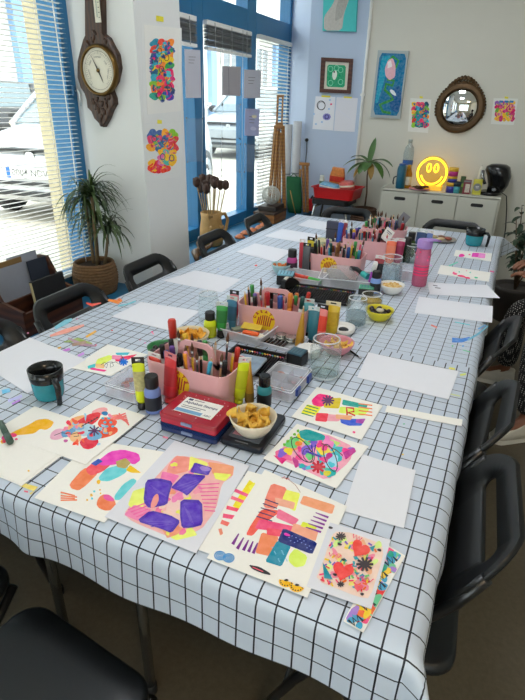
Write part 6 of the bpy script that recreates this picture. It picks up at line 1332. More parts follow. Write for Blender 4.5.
# tall blue canvas with a green snake and pale flower
t = hung('painting', 'tall blue canvas with a pale flower and green coil on the white wall', 'painting', [(378.8, 50.5), (409.4, 51.2), (400.6, 118.8), (371.2, 117)], my, 0.0, M('canvas_edge', '#a9b4b6', 0.8), 0.028)
f = Flat(my, h0=0.0285); Crop(f, 345, 0, 0.343); f.poly(P_('#17759a'), [(104, 155), (182, 158), (158, 338), (84, 334)]); f.poly(P_('#2f9fb8'), [(110, 165), (135, 162), (118, 230), (98, 300), (90, 300)]); f.blob(P_('#1a5f8c'), (150, 290), 16, 40, 10)
f.stroke(P_('#3f9a4a'), [(128, 178), (142, 165), (158, 178), (150, 198), (130, 210), (122, 200)], 6); f.stroke(P_('#3f8a4a'), [(125, 232), (145, 236), (140, 250), (122, 245), (118, 262), (132, 275), (142, 290), (122, 298), (104, 305), (112, 325), (135, 330)], 8)
f.poly(P_('#e0b8c0'), [(128, 175), (142, 170), (150, 195), (148, 225), (132, 235), (120, 222), (118, 200)]); f.poly(P_('#efe6e6'), [(126, 182), (136, 176), (140, 195), (126, 200)]); f.blob(P_('#dfe6ea'), (142, 270), 12, 5, 50); finish(f, 'painted_pattern', t)
for lab, q, tp, ox, oy, k, bx, sd, cols in (('taped rainbow painting left of the round mirror', [(410.5, 98), (431.5, 99.5), (428, 133), (407.8, 131.4)], [(419.6, 96), (422.8, 96.4), (422.8, 98.4), (419.6, 98.2)], 400, 70, 0.238, (52, 138, 118, 240), 51, VIV),
                                            ('taped pink and gold painting right of the round mirror', [(493.6, 98.2), (518.2, 98.6), (513.8, 125), (490.8, 124)], [(504.6, 96.4), (508.4, 96.8), (508.2, 98.8), (504.6, 98.6)], 400, 70, 0.238, (402, 132, 480, 212), 52, ['#e0609a', '#e8a03a', '#c8407c', '#d98fb0', '#8f5fa8', '#7fae5a', '#f2c83a', '#d8407c'])):
    o, f = taped(lab, q, my, tp, ox, oy, k); confetti(f, bx, 60, sd, cols, 10)
    rnd = random.Random(sd)
    for i in range(7): f.ring(P_(rnd.choice(['#1f4f6a', '#e8427f', '#2f9fa0'] if sd == 51 else ['#b03070', '#e8d06a', '#6a3f8a'])), (rnd.uniform(bx[0] + 10, bx[2] - 10), rnd.uniform(bx[1] + 10, bx[3] - 10)), 8, 8, 2.6)
    if sd == 52:
        for i in range(3): f.poly(P_('#2a7fb8'), [(418 + i * 22, 128), (434 + i * 22, 129), (432 + i * 22, 138), (416 + i * 22, 137)])
    finish(f, 'painted_pattern', o)
# round mirror
mc = on_y(460, 108, YF); t = thing('round_mirror', 'round convex mirror in a carved bronze frame on the white wall', 'mirror', (mc.x, YF, mc.z)); Q = Matrix.Rotation(PI / 2, 4, 'X')
b = MB(); n = 40; RR = 0.42; rings = []
for k in range(0, 9):
    r = 0.15 * k / 8 + 0.0005; rings.append([Q @ Vector((r * math.cos(2 * PI * i / n), r * math.sin(2 * PI * i / n), 0.022 + math.sqrt(RR * RR - r * r) - math.sqrt(RR * RR - 0.15 ** 2))) for i in range(n)])
b.loft(rings, M('mirror_silver', '#e9ecec', 0.015, 1.0, var=0.0), False, True); b.build('mirror_glass', t)
brz = M('aged_bronze', '#5a442c', 0.38, 0.6, var=0.35, scale=40, bump=0.3)
b = MB(); b.lathe([(0.146, 0.02), (0.15, 0.036), (0.158, 0.042), (0.166, 0.034), (0.178, 0.04), (0.192, 0.03), (0.2, 0.012), (0.2, 0.001)], brz, 48, Q=Q, cap0=False, cap1=False); b.build('frame', t)
b = MB()
for i in range(34):
    a = R(-20 + i * 7) if i < 32 else R(90); r = 0.197; b.ell(tuple(Q @ Vector((r * math.cos(a), r * math.sin(a), 0.018))), (0.012, 0.012, 0.012), brz, 8, 6)
for i in range(11):
    a = R(58 + i * 6.4); r = 0.212 + 0.016 * math.cos((i - 5) * 0.45); b.ell(tuple(Q @ Vector((r * math.cos(a), r * math.sin(a), 0.016))), (0.016, 0.012, 0.020 - abs(i - 5) * 0.001), brz, 9, 7, Matrix.Rotation(a - PI / 2, 4, 'Y'))
b.build('crest_carving_pattern', t)

# ================================================================== FAR END: CABINET AND WHAT STANDS ON IT
CX0, CX1, CY, CZ = -1.045, -0.04, 3.95, 0.868
cabm = M('white_cabinet', '#cbcabd', 0.5, var=0.02)
t = thing('cabinet', 'low white cabinet with three doors and black oval grips against the far wall', 'cabinet', ((CX0 + CX1) / 2, (CY + YF) / 2, 0)); W = CX1 - CX0; D = YF - 0.01 - CY
b = MB(); b.box((0, 0, CZ - 0.008), (W, D, 0.016), cabm, 0.002)
for x in (-W / 2 + 0.008, -W / 6, W / 6, W / 2 - 0.008): b.box((x, 0.004, CZ / 2), (0.016, D - 0.01, CZ - 0.02), cabm)
b.box((0, D / 2 - 0.004, CZ / 2), (W - 0.02, 0.006, CZ - 0.02), cabm); b.box((0, 0, 0.05), (W - 0.02, D - 0.02, 0.016), cabm); b.box((0, 0, 0.45), (W - 0.02, D - 0.04, 0.016), cabm); b.build('carcass', t)
dw = (W - 0.03) / 3
for i in range(3):
    for z0, z1 in ((0.455, CZ - 0.022), (0.06, 0.447)):
        b = MB(); b.box((-W / 2 + 0.015 + dw * (i + 0.5), -D / 2 - 0.002, (z0 + z1) / 2), (dw - 0.008, 0.016, z1 - z0), cabm, 0.002); d = b.build('door', t)
        b = MB(); b.prism(rr(0.1, 0.028, 0.013, 5), 0, 0.003, M('grip_black', '#171717', 0.5), False); g = b.build('grip', d); g.location = (-W / 2 + 0.015 + dw * (i + 0.5), -D / 2 - 0.0095, z1 - 0.055); g.rotation_euler = (PI / 2, 0, 0)


def cab(px, py, dy=0.0):
    p = on_z(px, py, CZ + 0.001); return (p.x, min(max(p.y + dy, CY + 0.06), YF - 0.07), CZ + 0.001)


def cthing(name, label, cat, px, py, rz=0, dy=0.0): return thing(name, label, cat, cab(px, py, dy), rz)


t = cthing('water_bottle', 'tall clear plastic water bottle with blue band at the left end of the cabinet', 'bottle', 403, 187)
t.location.y = YF - 0.075
petm = G('pet_plastic', '#eef4f6', 0.2, 0.05, 0.12, '#cfd8de'); lathe_obj('body', t, [(0.04, 0), (0.045, 0.01), (0.045, 0.14), (0.042, 0.17), (0.045, 0.2), (0.045, 0.29), (0.036, 0.335), (0.018, 0.36), (0.015, 0.38)], petm, 20); lathe_obj('label_band', t, [(0.0458, 0.19), (0.0458, 0.225)], M('label_blue2', '#2f62b0', 0.5), 20, cap0=False, cap1=False); lathe_obj('cap', t, [(0.018, 0.375), (0.018, 0.4)], M('cap_grey', '#9aa5a0', 0.4), 14)
t = cthing('flask', 'dark teal drinking flask with black handle before the tall water bottle', 'flask', 398.5, 189); lathe_obj('body', t, [(0.036, 0), (0.04, 0.01), (0.041, 0.16), (0.036, 0.185), (0.03, 0.195)], M('flask_teal', '#175d78', 0.3, var=0.15), 20); lathe_obj('lid', t, [(0.03, 0.19), (0.031, 0.205), (0.024, 0.21)], M('flask_lid', '#1f4a86', 0.4), 18); b = MB(); b.tube([(-0.04, 0, 0.1), (-0.062, -0.005, 0.09), (-0.066, -0.006, 0.05), (-0.06, -0.005, 0.03)], 0.0055, black, 8); b.build('handle', t)
t = cthing('oil_bottle', 'squat amber bottle with pale label right of the teal flask', 'bottle', 406.5, 188, dy=0.0); lathe_obj('body', t, [(0.032, 0), (0.034, 0.008), (0.034, 0.12), (0.02, 0.16), (0.014, 0.18)], G('amber_bottle', '#d9a04a', 0.25, 0.05, 0.5, '#c98f2f'), 18); lathe_obj('label_band', t, [(0.0346, 0.03), (0.0346, 0.1)], M('label_cream', '#cfcab4', 0.6, var=0.4), 18, cap0=False, cap1=False); lathe_obj('cap', t, [(0.015, 0.178), (0.015, 0.198)], M('cap_gold', '#c2922f', 0.35), 12)
t = cthing('cookie_plate', 'pink plate of dark cookies before the smiling neon sign', 'plate', 418.5, 190.5); lathe_obj('body', t, [(0.045, 0), (0.07, 0.004), (0.092, 0.012), (0.092, 0.015), (0.06, 0.006)], M('plate_pink', '#d98fa8', 0.4), 26); c = t.location
for i in range(9):
    a = i * 2.4; q = 0.055 * math.sqrt((i + .5) / 9); o = MB(); o.lathe([(0.022, 0), (0.025, 0.004), (0.022, 0.011), (0.01, 0.013)], M('cookie_dark', '#3f2418', 0.8, var=0.3), 12); tag(o.build('cookie', None, (c.x + q * math.cos(a), c.y + q * math.sin(a), CZ + 0.014 + 0.006 * (i % 3)), (0.15, 0.2 * (i % 2), i)), 'dark chocolate cookie on the pink plate before the neon sign', 'cookie', 'cookies on the pink plate')
# neon smile
NP = on_y(432, 173.5, 4.1); neon_m = M('neon_tube', '#ffd21a', 0.4, emit='#ffd02a', es=1.6)
t = thing('neon_sign', 'glowing yellow smiley face neon sign on a clear stand on the cabinet', 'neon sign', (NP.x, 4.1, CZ + 0.001)); zc = NP.z - CZ - 0.001 + 0.004; r = 0.124
b = MB(); b.tube([(r * math.cos(2 * PI * i / 40), -0.008, zc + r * math.sin(2 * PI * i / 40)) for i in range(40)], 0.0085, neon_m, 8, True); b.build('face_tube', t)
for sx in (-1, 1): b = MB(); b.tube([(sx * 0.031 + 0.017 * math.cos(2 * PI * i / 20), -0.008, zc + 0.042 + 0.033 * math.sin(2 * PI * i / 20)) for i in range(20)], 0.0065, neon_m, 8, True); b.build('eye_tube', t)
b = MB(); b.tube([(0.092 * math.cos(R(a)), -0.008, zc + 0.092 * math.sin(R(a))) for a in range(195, 346, 6)], 0.007, neon_m, 8); b.build('smile_tube', t)
b = MB(); b.lathe([(r + 0.02, -0.002), (r + 0.02, 0.002)], G('neon_acrylic', '#fff6d8', 0.06, 0.05, 0.05, '#f0d890'), 40, (0, 0.006, zc), Matrix.Rotation(PI / 2, 4, 'X')); b.build('backing_plate', t)
b = MB(); b.box((0.03, -0.02, 0.018), (0.15, 0.07, 0.036), M('neon_lit_base', '#f2c648', 0.4, emit='#ffb414', es=0.25), 0.003); b.build('stand', t)  # stand coloured yellow with a faint glow, as lit by the tubes
# striped cup stack and teal cup
t = cthing('storage_tin', 'tall tin striped yellow, pink and navy right of the neon sign', 'tin', 449.5, 193, dy=0.03); b0 = 0.0
for z0, z1, col in ((0, 0.055, '#2b2f86'), (0.055, 0.085, '#e2b22f'), (0.085, 0.115, '#2b2f86'), (0.115, 0.135, '#e2b22f'), (0.135, 0.175, '#c2307c'), (0.175, 0.205, '#e6b52f')): lathe_obj('stripe_band', t, [(0.04, z0), (0.04, z1)], M('tin_' + col.strip('#'), col, 0.4), 22)
t = cthing('coffee_cup', 'teal travel cup with black lid in front of the striped tin', 'cup', 452.5, 196.5); lathe_obj('body', t, [(0.032, 0), (0.038, 0.06)], M('cup_teal', '#4fa8b0', 0.4), 20); lathe_obj('lid', t, [(0.042, 0.058), (0.042, 0.088), (0.035, 0.094)], M('cup_lid_dark', '#22343c', 0.4), 20); b = MB(); b.tube([(0.04, 0, 0.08), (0.062, 0, 0.07), (0.062, 0, 0.03), (0.037, 0, 0.02)], 0.005, M('cup_lid_dark'), 8); b.build('handle', t)
for nm, lab, px, w, h, col, extra, rz in (('food_packet', 'dark green packet between the teal cup and the brown packet', 459, 0.04, 0.14, '#35502a', None, 0.2), ('food_packet', 'brown and red packet left of the yellow one with the red disc', 464, 0.062, 0.115, '#7a2430', ('#c9c0b0', '#2a2224'), 0.08), ('food_packet', 'yellow packet with a big red disc left of the black coffee machine', 474.5, 0.07, 0.125, '#c9c03a', None, 0.05)):
    t = cthing(nm, lab, 'packet', px, 195.5 + (px - 459) * 0.08, rz); b = MB(); b.box((0, 0, h / 2), (w, 0.035, h), M('packet_' + col.strip('#'), col, 0.4, var=0.25), 0.003); b.build('body', t)
    b = MB()
    if 'disc' in lab and w > 0.065: b.lathe([(0.031, 0), (0.031, 0.002)], M('packet_red', '#d8262f', 0.4), 20, (0, -0.0185, h * 0.5), Matrix.Rotation(PI / 2, 4, 'X')); b.box((0, -0.0205, h * 0.54), (0.026, 0.001, 0.005), white_pl); b.box((0, -0.0205, h * 0.46), (0.02, 0.001, 0.004), white_pl)
    elif extra: b.box((0.005, -0.0185, h * 0.42), (w * 0.6, 0.001, h * 0.6), M('packet_pale', extra[0], 0.5, var=0.6, scale=90)); b.box((0, -0.0185, h * 0.9), (w * 0.9, 0.001, h * 0.12), M('packet_red'))
    else: b.box((0, -0.0185, h * 0.5), (w * 0.5, 0.001, h * 0.2), M('packet_lime', '#7f9a3a', 0.5))
    b.build('print', t)
t = cthing('candle', 'thin pale candle behind the yellow packet', 'candle', 476.5, 193, dy=0.06); lathe_obj('body', t, [(0.016, 0), (0.016, 0.19), (0.008, 0.215)], M('candle_wax', '#d9d6c8', 0.5), 16); b = MB(); b.tube([(0, 0, 0.21), (0.001, 0, 0.225)], 0.001, black, 5); b.build('wick', t)
t = cthing('coffee_machine', 'black capsule coffee machine at the right end of the cabinet', 'coffee machine', 492, 197, R(-12), dy=0.0); t.location.y = 4.09; t.location.x -= 0.03; t.scale = (1.2, 1.1, 0.88)
b = MB()
for zz in (0,): pass
prof = [(0.115, 0.12, 0.0), (0.12, 0.125, 0.02)]
b.loft([[(x * 1.0, y * 1.0 + 0.01, z) for x, y in rr(w, d, r_)] for w, d, r_, z in ((0.13, 0.19, 0.05, 0), (0.14, 0.2, 0.05, 0.015), (0.13, 0.19, 0.05, 0.03))], blackg); b.build('base', t)
b = MB(); b.loft([[(x + 0.03 + o_, y + 0.03, z) for x, y in rr(w, d, min(w, d) * 0.42)] for w, d, z, o_ in ((0.11, 0.12, 0.03, 0), (0.13, 0.13, 0.09, 0.01), (0.155, 0.16, 0.17, 0.005), (0.165, 0.17, 0.22, -0.01), (0.15, 0.155, 0.255, -0.012), (0.1, 0.11, 0.275, -0.012), (0.03, 0.04, 0.28, -0.012))], blackg); b.build('body', t)
b = MB(); b.tube([(-0.062, -0.05, 0.22), (-0.055, -0.065, 0.17), (-0.03, -0.06, 0.1)], 0.011, M('machine_silver', '#9a9da0', 0.25, 0.9), 10); b.build('trim', t)
b = MB(); b.lathe([(0.016, 0), (0.014, 0.008)], M('machine_silver'), 16, (0.035, -0.04, 0.055), Matrix.Rotation(PI / 2, 4, 'X')); b.build('button', t)
b = MB(); b.tube([(0.07, 0.02, 0.03), (0.115, 0.01, 0.0), (0.135, 0.0, -0.10), (0.155, 0.02, -0.3), (0.16, 0.06, -0.6)], 0.004, black, 8); b.build('power_cord', t)

# red tray on a black stool with snacks
TZR = 0.742; t = thing('stool', 'black topped stool with chrome legs by the lavender wall', 'stool', (-1.485, 3.99, 0))
b = MB(); b.loft([[(x, y, z) for x, y in rr(0.36, 0.34, 0.05)] for z in (TZR - 0.05, TZR - 0.002)], black, smooth=False); b.build('seat', t)
for sx in (-1, 1):
    for sy in (-1, 1):
        b = MB(); b.tube([(sx * 0.1, sy * 0.1, TZR - 0.055), (sx * 0.15, sy * 0.13, TZR - 0.08), (sx * 0.175, sy * 0.145, TZR - 0.2), (sx * 0.185, sy * 0.16, 0.0)], 0.011, chrome, 10); b.build('leg', t)
t = thing('tray', 'red plastic tray heaped with snack packets on the black stool', 'tray', (-1.46, 4.0, TZR), R(-4)); O = rr(0.415, 0.31, 0.03); redp = M('tray_red', '#cf1f22', 0.35)
b = MB(); b.loft([[(x * 0.9, y * 0.9, 0) for x, y in O], [(x * 0.97, y * 0.97, 0.09) for x, y in O], [(x * 1.05, y * 1.06, 0.092) for x, y in O], [(x * 1.05, y * 1.06, 0.1) for x, y in O], [(x * 0.96, y * 0.96, 0.098) for x, y in O], [(x * 0.88, y * 0.88, 0.006) for x, y in O]], redp, smooth=False); b.build('body', t)
for nm, lab, cat, dx, dy, dz, d, col, band, rot in (('snack_packet', 'orange and cream biscuit packet standing tallest in the red tray', 'packet', -0.035, 0.05, 0.137, (0.14, 0.05, 0.25), '#d9853f', '#c8321f', (0.1, 0.08, 0.1)), ('snack_packet', 'blue and white packet lying at the front of the red tray', 'packet', -0.06, -0.07, 0.1, (0.2, 0.09, 0.06), '#6fa8c8', '#e8e4da', (0.1, 0.1, -0.2)), ('snack_packet', 'speckled red and white packet at the right of the red tray', 'packet', 0.09, -0.03, 0.115, (0.14, 0.12, 0.08), '#c8584f', '#efe6d0', (0.1, -0.1, 0.2)),
                                                    ('snack_packet', 'small white carton at the left end of the red tray', 'packet', -0.16, -0.02, 0.11, (0.045, 0.06, 0.16), '#cfd0c4', '#5f7f6a', (0, 0, 0.3)), ('snack_packet', 'dark red packet low in the middle of the red tray', 'packet', 0.02, -0.085, 0.05, (0.12, 0.04, 0.06), '#8a2226', '#d8b03a', (0, 0, 0.1))):
    o = thing(nm, lab, cat, (-1.46 + dx, 4.0 + dy, TZR + dz)); o.rotation_euler = rot; b = MB(); w_, d_, h_ = d
    b.loft([[(x * k, y * k, z) for x, y in rr(w_, d_, min(w_, d_) * 0.35)] for k, z in ((0.75, -h_ / 2), (1.0, -h_ * 0.3), (1.02, h_ * 0.2), (0.85, h_ * 0.42), (0.8, h_ / 2))], M('pk_' + col.strip('#'), col, 0.35, var=0.45, scale=45)); b.build('body', o)
    b = MB(); b.loft([[(x * 1.02, y * 1.03, z) for x, y in rr(w_, d_, min(w_, d_) * 0.35)] for z in (0.0, h_ * 0.2)], M('pk_' + band.strip('#'), band, 0.4, var=0.3, scale=60), False, False); b.build('print_band', o)

# ================================================================== PLANTS
def plant_leaf(L, w, droop, m, b, base, az, el, n=7, curl=0.0, lim=None):
    d = Vector((math.cos(az) * math.cos(el), math.sin(az) * math.cos(el), math.sin(el))); p = Vector(base); P = [p.copy()]; ws = []
    for i in range(n):
        p = p + d * (L / n)
        if lim: p = lim(p)
        P.append(p.copy()); d = (d + Vector((0, 0, -droop / n))).normalized()
    ws = [w * max(0.03, abs(math.sin(PI * (0.08 + 0.92 * i / n))) ** 0.7) if w > 0.012 else w * (1 - (i / n) ** 2 * 0.93) for i in range(n + 1)]
    b.strip(P, ws, m)


leafg = M('dracaena_green', '#43592c', 0.45, var=0.35, scale=14); leafd = M('dracaena_dark', '#2e3f28', 0.45, var=0.3, scale=14)
weave = M('woven_seagrass', '#75583a', 0.85, var=0.6, scale=75, bump=1.0)
t = thing('dracaena', 'spiky dracaena with thin arching leaves in a woven basket on the blue sill', 'plant', (-2.01, 1.27, 0.552)); rnd = random.Random(9)
b = MB()
for k in range(11):
    z = 0.008 + k * 0.0155; r = 0.098 + 0.018 * math.sin(PI * (k + 1) / 12); b.tube([(r * math.cos(2 * PI * i / 26), r * math.sin(2 * PI * i / 26), z + 0.003 * math.sin(i * PI)) for i in range(26)], 0.0095, weave, 6, True)
b.lathe([(0.09, 0.002), (0.1, 0.08), (0.092, 0.165)], weave, 26, cap1=False); b.build('basket_weave', t)
b = MB(); b.lathe([(0.09, 0.15), (0.001, 0.152)], M('soil', '#33271f', 0.9, var=0.4), 22, cap0=False); b.build('soil', t)
for sx, sy, h, n in ((-0.02, 0.02, 0.36, 58), (0.03, -0.01, 0.40, 62), (0.0, 0.03, 0.26, 46), (0.045, 0.03, 0.20, 40)):
    b = MB(); b.tube([(sx, sy, 0.14), (sx * 1.4, sy * 1.3, 0.14 + h * 0.4), (sx * 1.9, sy * 1.6, 0.14 + h)], [0.009, 0.008, 0.007], M('cane_brown', '#7f6a4c', 0.7, var=0.2), 8); b.build('stem', t)
    b = MB()
    for i in range(n): plant_leaf(rnd.uniform(0.15, 0.25), 0.0078, rnd.uniform(1.8, 4.0), leafg if rnd.random() < .6 else leafd, b, (sx * 1.9, sy * 1.6, 0.12 + h + 0.03 * rnd.random()), rnd.uniform(0, 2 * PI), rnd.uniform(0.1, 1.4), 7, lim=lambda q: Vector((max(q.x, -0.07), min(q.y, 0.165), q.z)))
    b.build('leaves', t)
# broad leaved plant by the lavender wall
t = thing('potted_plant', 'thin stemmed plant with broad drooping leaves in a woven pot beside the cabinet', 'plant', (-1.20, 4.04, 0))
b = MB()
for k in range(12):
    z = 0.42 + k * 0.021; r = 0.095 + 0.02 * math.sin(PI * (k + 1) / 14); b.tube([(r * math.cos(2 * PI * i / 24), r * math.sin(2 * PI * i / 24), z) for i in range(24)], 0.012, M('woven_dark', '#5a4030', 0.8, var=0.4, scale=70, bump=0.4), 6, True)
b.lathe([(0.09, 0.41), (0.1, 0.5), (0.09, 0.665)], M('woven_dark'), 24, cap1=False); b.build('pot_weave', t); b = MB(); b.lathe([(0.088, 0.64), (0.001, 0.645)], M('soil'), 20, cap0=False); b.build('soil', t)
b = MB(); b.box((0, 0, 0.205), (0.19, 0.19, 0.41), M('plinth_white', '#bdbbb0', 0.7), 0.004); b.build('plinth', t)
b = MB(); b.tube([(0, 0, 0.62), (0.006, 0, 0.8), (-0.006, 0, 0.95), (0.0, 0, 1.08)], [0.009, 0.008, 0.007, 0.006], M('stem_brown', '#5f4a34', 0.7, var=0.3), 8); b.build('stem', t)
lg = M('leaf_fresh', '#46682f', 0.4, var=0.35, scale=16); lb = M('leaf_dry', '#9a7a3a', 0.6, var=0.3)
for az, el, L, w, dr, m in ((R(80), 1.25, 0.22, 0.02, 0.4, lg), (R(195), 0.45, 0.25, 0.024, 1.5, lg), (R(-10), 0.55, 0.24, 0.026, 1.5, lg), (R(215), 0.05, 0.22, 0.026, 1.2, lg), (R(-35), 0.2, 0.24, 0.024, 1.9, lg), (R(250), 0.0, 0.17, 0.028, 1.4, lg), (R(-65), -0.1, 0.2, 0.02, 1.8, lb), (R(20), 0.3, 0.26, 0.02, 2.3, lg), (R(160), 0.7, 0.22, 0.02, 1.4, lg), (R(-90), 0.3, 0.16, 0.03, 1.8, lg), (R(230), -0.2, 0.2, 0.018, 1.3, lb)):
    b = MB(); plant_leaf(L * 1.05, w * 1.55, dr, m, b, (0, 0, 1.06), az, el, 8); b.build('leaf', t)
# dark leafy plant on the right
t = thing('ficus', 'dark bushy plant with small drooping leaves at the right edge behind the table', 'plant', (0.2, 3.5, 0)); rnd = random.Random(17)
b = MB(); b.lathe([(0.12, 0), (0.15, 0.25), (0.16, 0.28), (0.145, 0.28), (0.14, 0.25)], M('pot_dark', '#3a3430', 0.6), 24); b.build('pot', t)
ld = M('ficus_leaf', '#2c4230', 0.4, var=0.4, scale=12)
for k in range(11):
    az = k * 2 * PI / 11; h = rnd.uniform(0.55, 0.98); e = Vector((0.17 * math.cos(az) * rnd.uniform(.5, 1.2), 0.17 * math.sin(az), h)); b = MB(); b.tube([(0, 0, 0.24), (e.x * 0.4, e.y * 0.4, h * 0.6), e], [0.006, 0.005, 0.003], M('stem_brown'), 6); b.build('stem', t); b = MB()
    for i in range(13):
        f = 0.45 + 0.55 * rnd.random(); p = Vector((e.x * 0.4, e.y * 0.4, h * 0.6)).lerp(e, (f - 0.45) / 0.55); plant_leaf(rnd.uniform(0.07, 0.11), 0.019, rnd.uniform(0.8, 1.8), ld, b, p, rnd.uniform(0, 2 * PI), rnd.uniform(-0.4, 0.6), 5)
    b.build('leaves', t)

# ================================================================== WINDOW SILL THINGS
SZ = 0.5505
# letter rack
t = thing('letter_rack', 'dark wooden letter rack on the blue sill at the left edge', 'rack', (-1.97, 0.80, SZ), R(2)); dw_ = wood('rack_wood', '#3a2018', '#54301f', 8); W2 = 0.36
b = MB()
def side(y): b.loft([[(x, y - 0.008, z) for x, z in ((0.12, 0), (-0.12, 0), (-0.12, 0.27), (-0.06, 0.27), (0.0, 0.15), (0.12, 0.12))], [(x, y + 0.008, z) for x, z in ((0.12, 0), (-0.12, 0), (-0.12, 0.27), (-0.06, 0.27), (0.0, 0.15), (0.12, 0.12))]], dw_, smooth=False)
side(-W2 / 2); b.build('side_panel', t); b = MB(); side(W2 / 2); b.build('side_panel', t)
b = MB(); b.box((0.112, 0, 0.055), (0.014, W2 - 0.016, 0.11), dw_); b.build('front_panel', t)
b = MB(); b.box((-0.112, 0, 0.13), (0.014, W2 - 0.016, 0.26), dw_); b.build('back_panel', t)
b = MB(); b.box((0.0, 0, 0.07), (0.012, W2 - 0.016, 0.14), dw_); b.build('divider', t); b = MB(); b.box((0, 0, 0.006), (0.21, W2 - 0.016, 0.012), dw_); b.build('floor_board', t)
for lab, cat, nm, x, y, w, h, th, col, ti in (('grey folder standing in the wooden letter rack', 'folder', 'folder', -0.05, -0.03, 0.26, 0.26, 0.006, '#8b8f99', 0.12), ('brown kraft folder at the back left of the letter rack', 'folder', 'folder', -0.088, -0.05, 0.2, 0.28, 0.006, '#7d6238', 0.03), ('light grey folder at the back right of the letter rack', 'folder', 'folder', -0.078, 0.06, 0.18, 0.29, 0.005, '#989da8', 0.08), ('black book with pale page edge at the front of the letter rack', 'book', 'book', 0.066, 0.05, 0.2, 0.2, 0.02, '#15161a', 0.10), ('navy folder leaning at the right of the letter rack', 'folder', 'folder', -0.03, 0.11, 0.12, 0.26, 0.006, '#1f2836', 0.14)):
    p = Vector((x, y, 0.013)); p.rotate(Euler((0, 0, R(2)))); o = thing(nm, lab, cat, p + t.location, R(2)); o.rotation_euler = (0, -ti, R(2)); b = MB(); b.box((0, 0, h / 2), (th, w, h), M('folder_' + col.strip('#'), col, 0.7), 0.001); b.build('cover', o)
    if cat == 'book': b = MB(); b.box((0.0, -w / 2 - 0.0004, h / 2), (th * 0.7, 0.003, h * 0.96), M('page_edge', '#c9b98f', 0.8)); b.build('pages', o)
# clay jug with dried seed heads
jl = (-1.97, 2.5, SZ); t = thing('jug', 'tan clay jug holding dried seed heads on the blue sill', 'jug', jl, R(0)); clay = M('tan_clay', '#b08a52', 0.6, var=0.25, scale=30, bump=0.3)
lathe_obj('body', t, [(0.07, 0), (0.085, 0.01), (0.09, 0.06), (0.088, 0.12), (0.075, 0.2), (0.08, 0.245), (0.075, 0.247), (0.07, 0.2), (0.08, 0.1)], clay, 28, cap1=False)
b = MB(); b.tube([(0.03, 0.07, 0.22), (0.05, 0.12, 0.22), (0.06, 0.145, 0.17), (0.055, 0.125, 0.1), (0.045, 0.085, 0.06)], 0.0125, clay, 10); b.build('handle', t)
b = MB(); b.loft([[(0.05, -0.055, 0.21), (0.02, -0.075, 0.21), (0.0, -0.06, 0.19)], [(0.05, -0.07, 0.246), (0.025, -0.095, 0.252), (-0.005, -0.078, 0.246)]], clay); b.build('spout', t)
b = MB(); rnd = random.Random(6)
for i in range(9): b.ell((0.086 * math.cos(R(-80 + i * 17)), 0.086 * math.sin(R(-80 + i * 17)), 0.1 + 0.05 * math.sin(i * 1.9)), (0.012, 0.012, 0.016), clay, 8, 6)
b.build('relief_pattern', t)
for i in range(11):
    a = i * 2.4; q = 0.045 * math.sqrt((i + .5) / 11); base = Vector((jl[0] + q * math.cos(a) * .9, jl[1] + q * math.sin(a) * .9, SZ + 0.10)); tip = Vector((jl[0] + 2.6 * q * math.cos(a), jl[1] + 3.6 * q * math.sin(a), SZ + rnd.uniform(0.40, 0.47))); o = thing('dried_seed_head', 'dried brown seed head on a pale stalk in the clay jug', 'dried flower', base, 0, 'dried seed heads in the clay jug'); v = tip - base
    b = MB(); b.tube([(0, 0, 0), v * 0.5 + Vector((0, 0, 0.004)), v], 0.0035, M('stalk_pale', '#a3885c', 0.8), 6); b.build('stalk', o)
    b = MB(); b.ell(v + Vector((0, 0, 0.015)), (0.028, 0.028, 0.036), M('seed_brown', '#3f2a20', 0.8, var=0.4, scale=120, bump=0.5), 10, 8)
    for k in range(14): b.ell(v + Vector((0.022 * math.cos(k * 2.4), 0.022 * math.sin(k * 2.4), 0.0 + k * 0.003)), (0.006, 0.006, 0.009), M('seed_brown'), 6, 5)
    b.build('seed_pod', o)
# orange shells, driftwood
sh = M('terracotta', '#c9764a', 0.6, var=0.25)
for i, (px, py, s) in enumerate(((240, 237, 0.045), (246, 233, 0.05), (252, 230.5, 0.05), (259, 228, 0.045), (263, 225.5, 0.04))):
    p = on_z(px, py, SZ + 0.01); o = thing('seashell', ['first', 'second', 'third', 'fourth', 'last'][i] + ' orange shell from the jug in the row along the blue sill', 'shell', (p.x, p.y, SZ + 0.002), i * 0.7); b = MB(); rings = []
    for k in range(6):
        u = k / 5; rings.append([(s * u * (1 + 0.06 * math.cos(9 * a)) * math.cos(a), s * u * (1 + 0.06 * math.cos(9 * a)) * math.sin(a) * 0.85, 0.03 * (1 - u * u) + 0.003) for a in [2 * PI * j / 36 for j in range(36)]])
    rings[0] = [(q[0] + 0.0005 * math.cos(j), q[1] + 0.0005 * math.sin(j), q[2]) for j, q in enumerate(rings[0])]; b.loft(rings, sh); b.build('shell', o)
t = thing('driftwood', 'twisted dark driftwood lying on the sill left of the clay jug', 'driftwood', (-1.9, 2.19, SZ), R(20)); b = MB(); b.tube([(0.03, -0.2, 0.02), (0, -0.1, 0.045), (0.03, 0, 0.035), (-0.01, 0.1, 0.06), (0.01, 0.17, 0.1)], [0.012, 0.03, 0.034, 0.026, 0.01], wood('driftwood_bark', '#4a3018', '#6a4a28', 10), 10); b.build('trunk', t); b = MB(); b.tube([(0.03, 0, 0.035), (0.08, 0.06, 0.06), (0.09, 0.1, 0.1)], [0.02, 0.012, 0.006], MATS['driftwood_bark'], 8); b.build('branch', t)
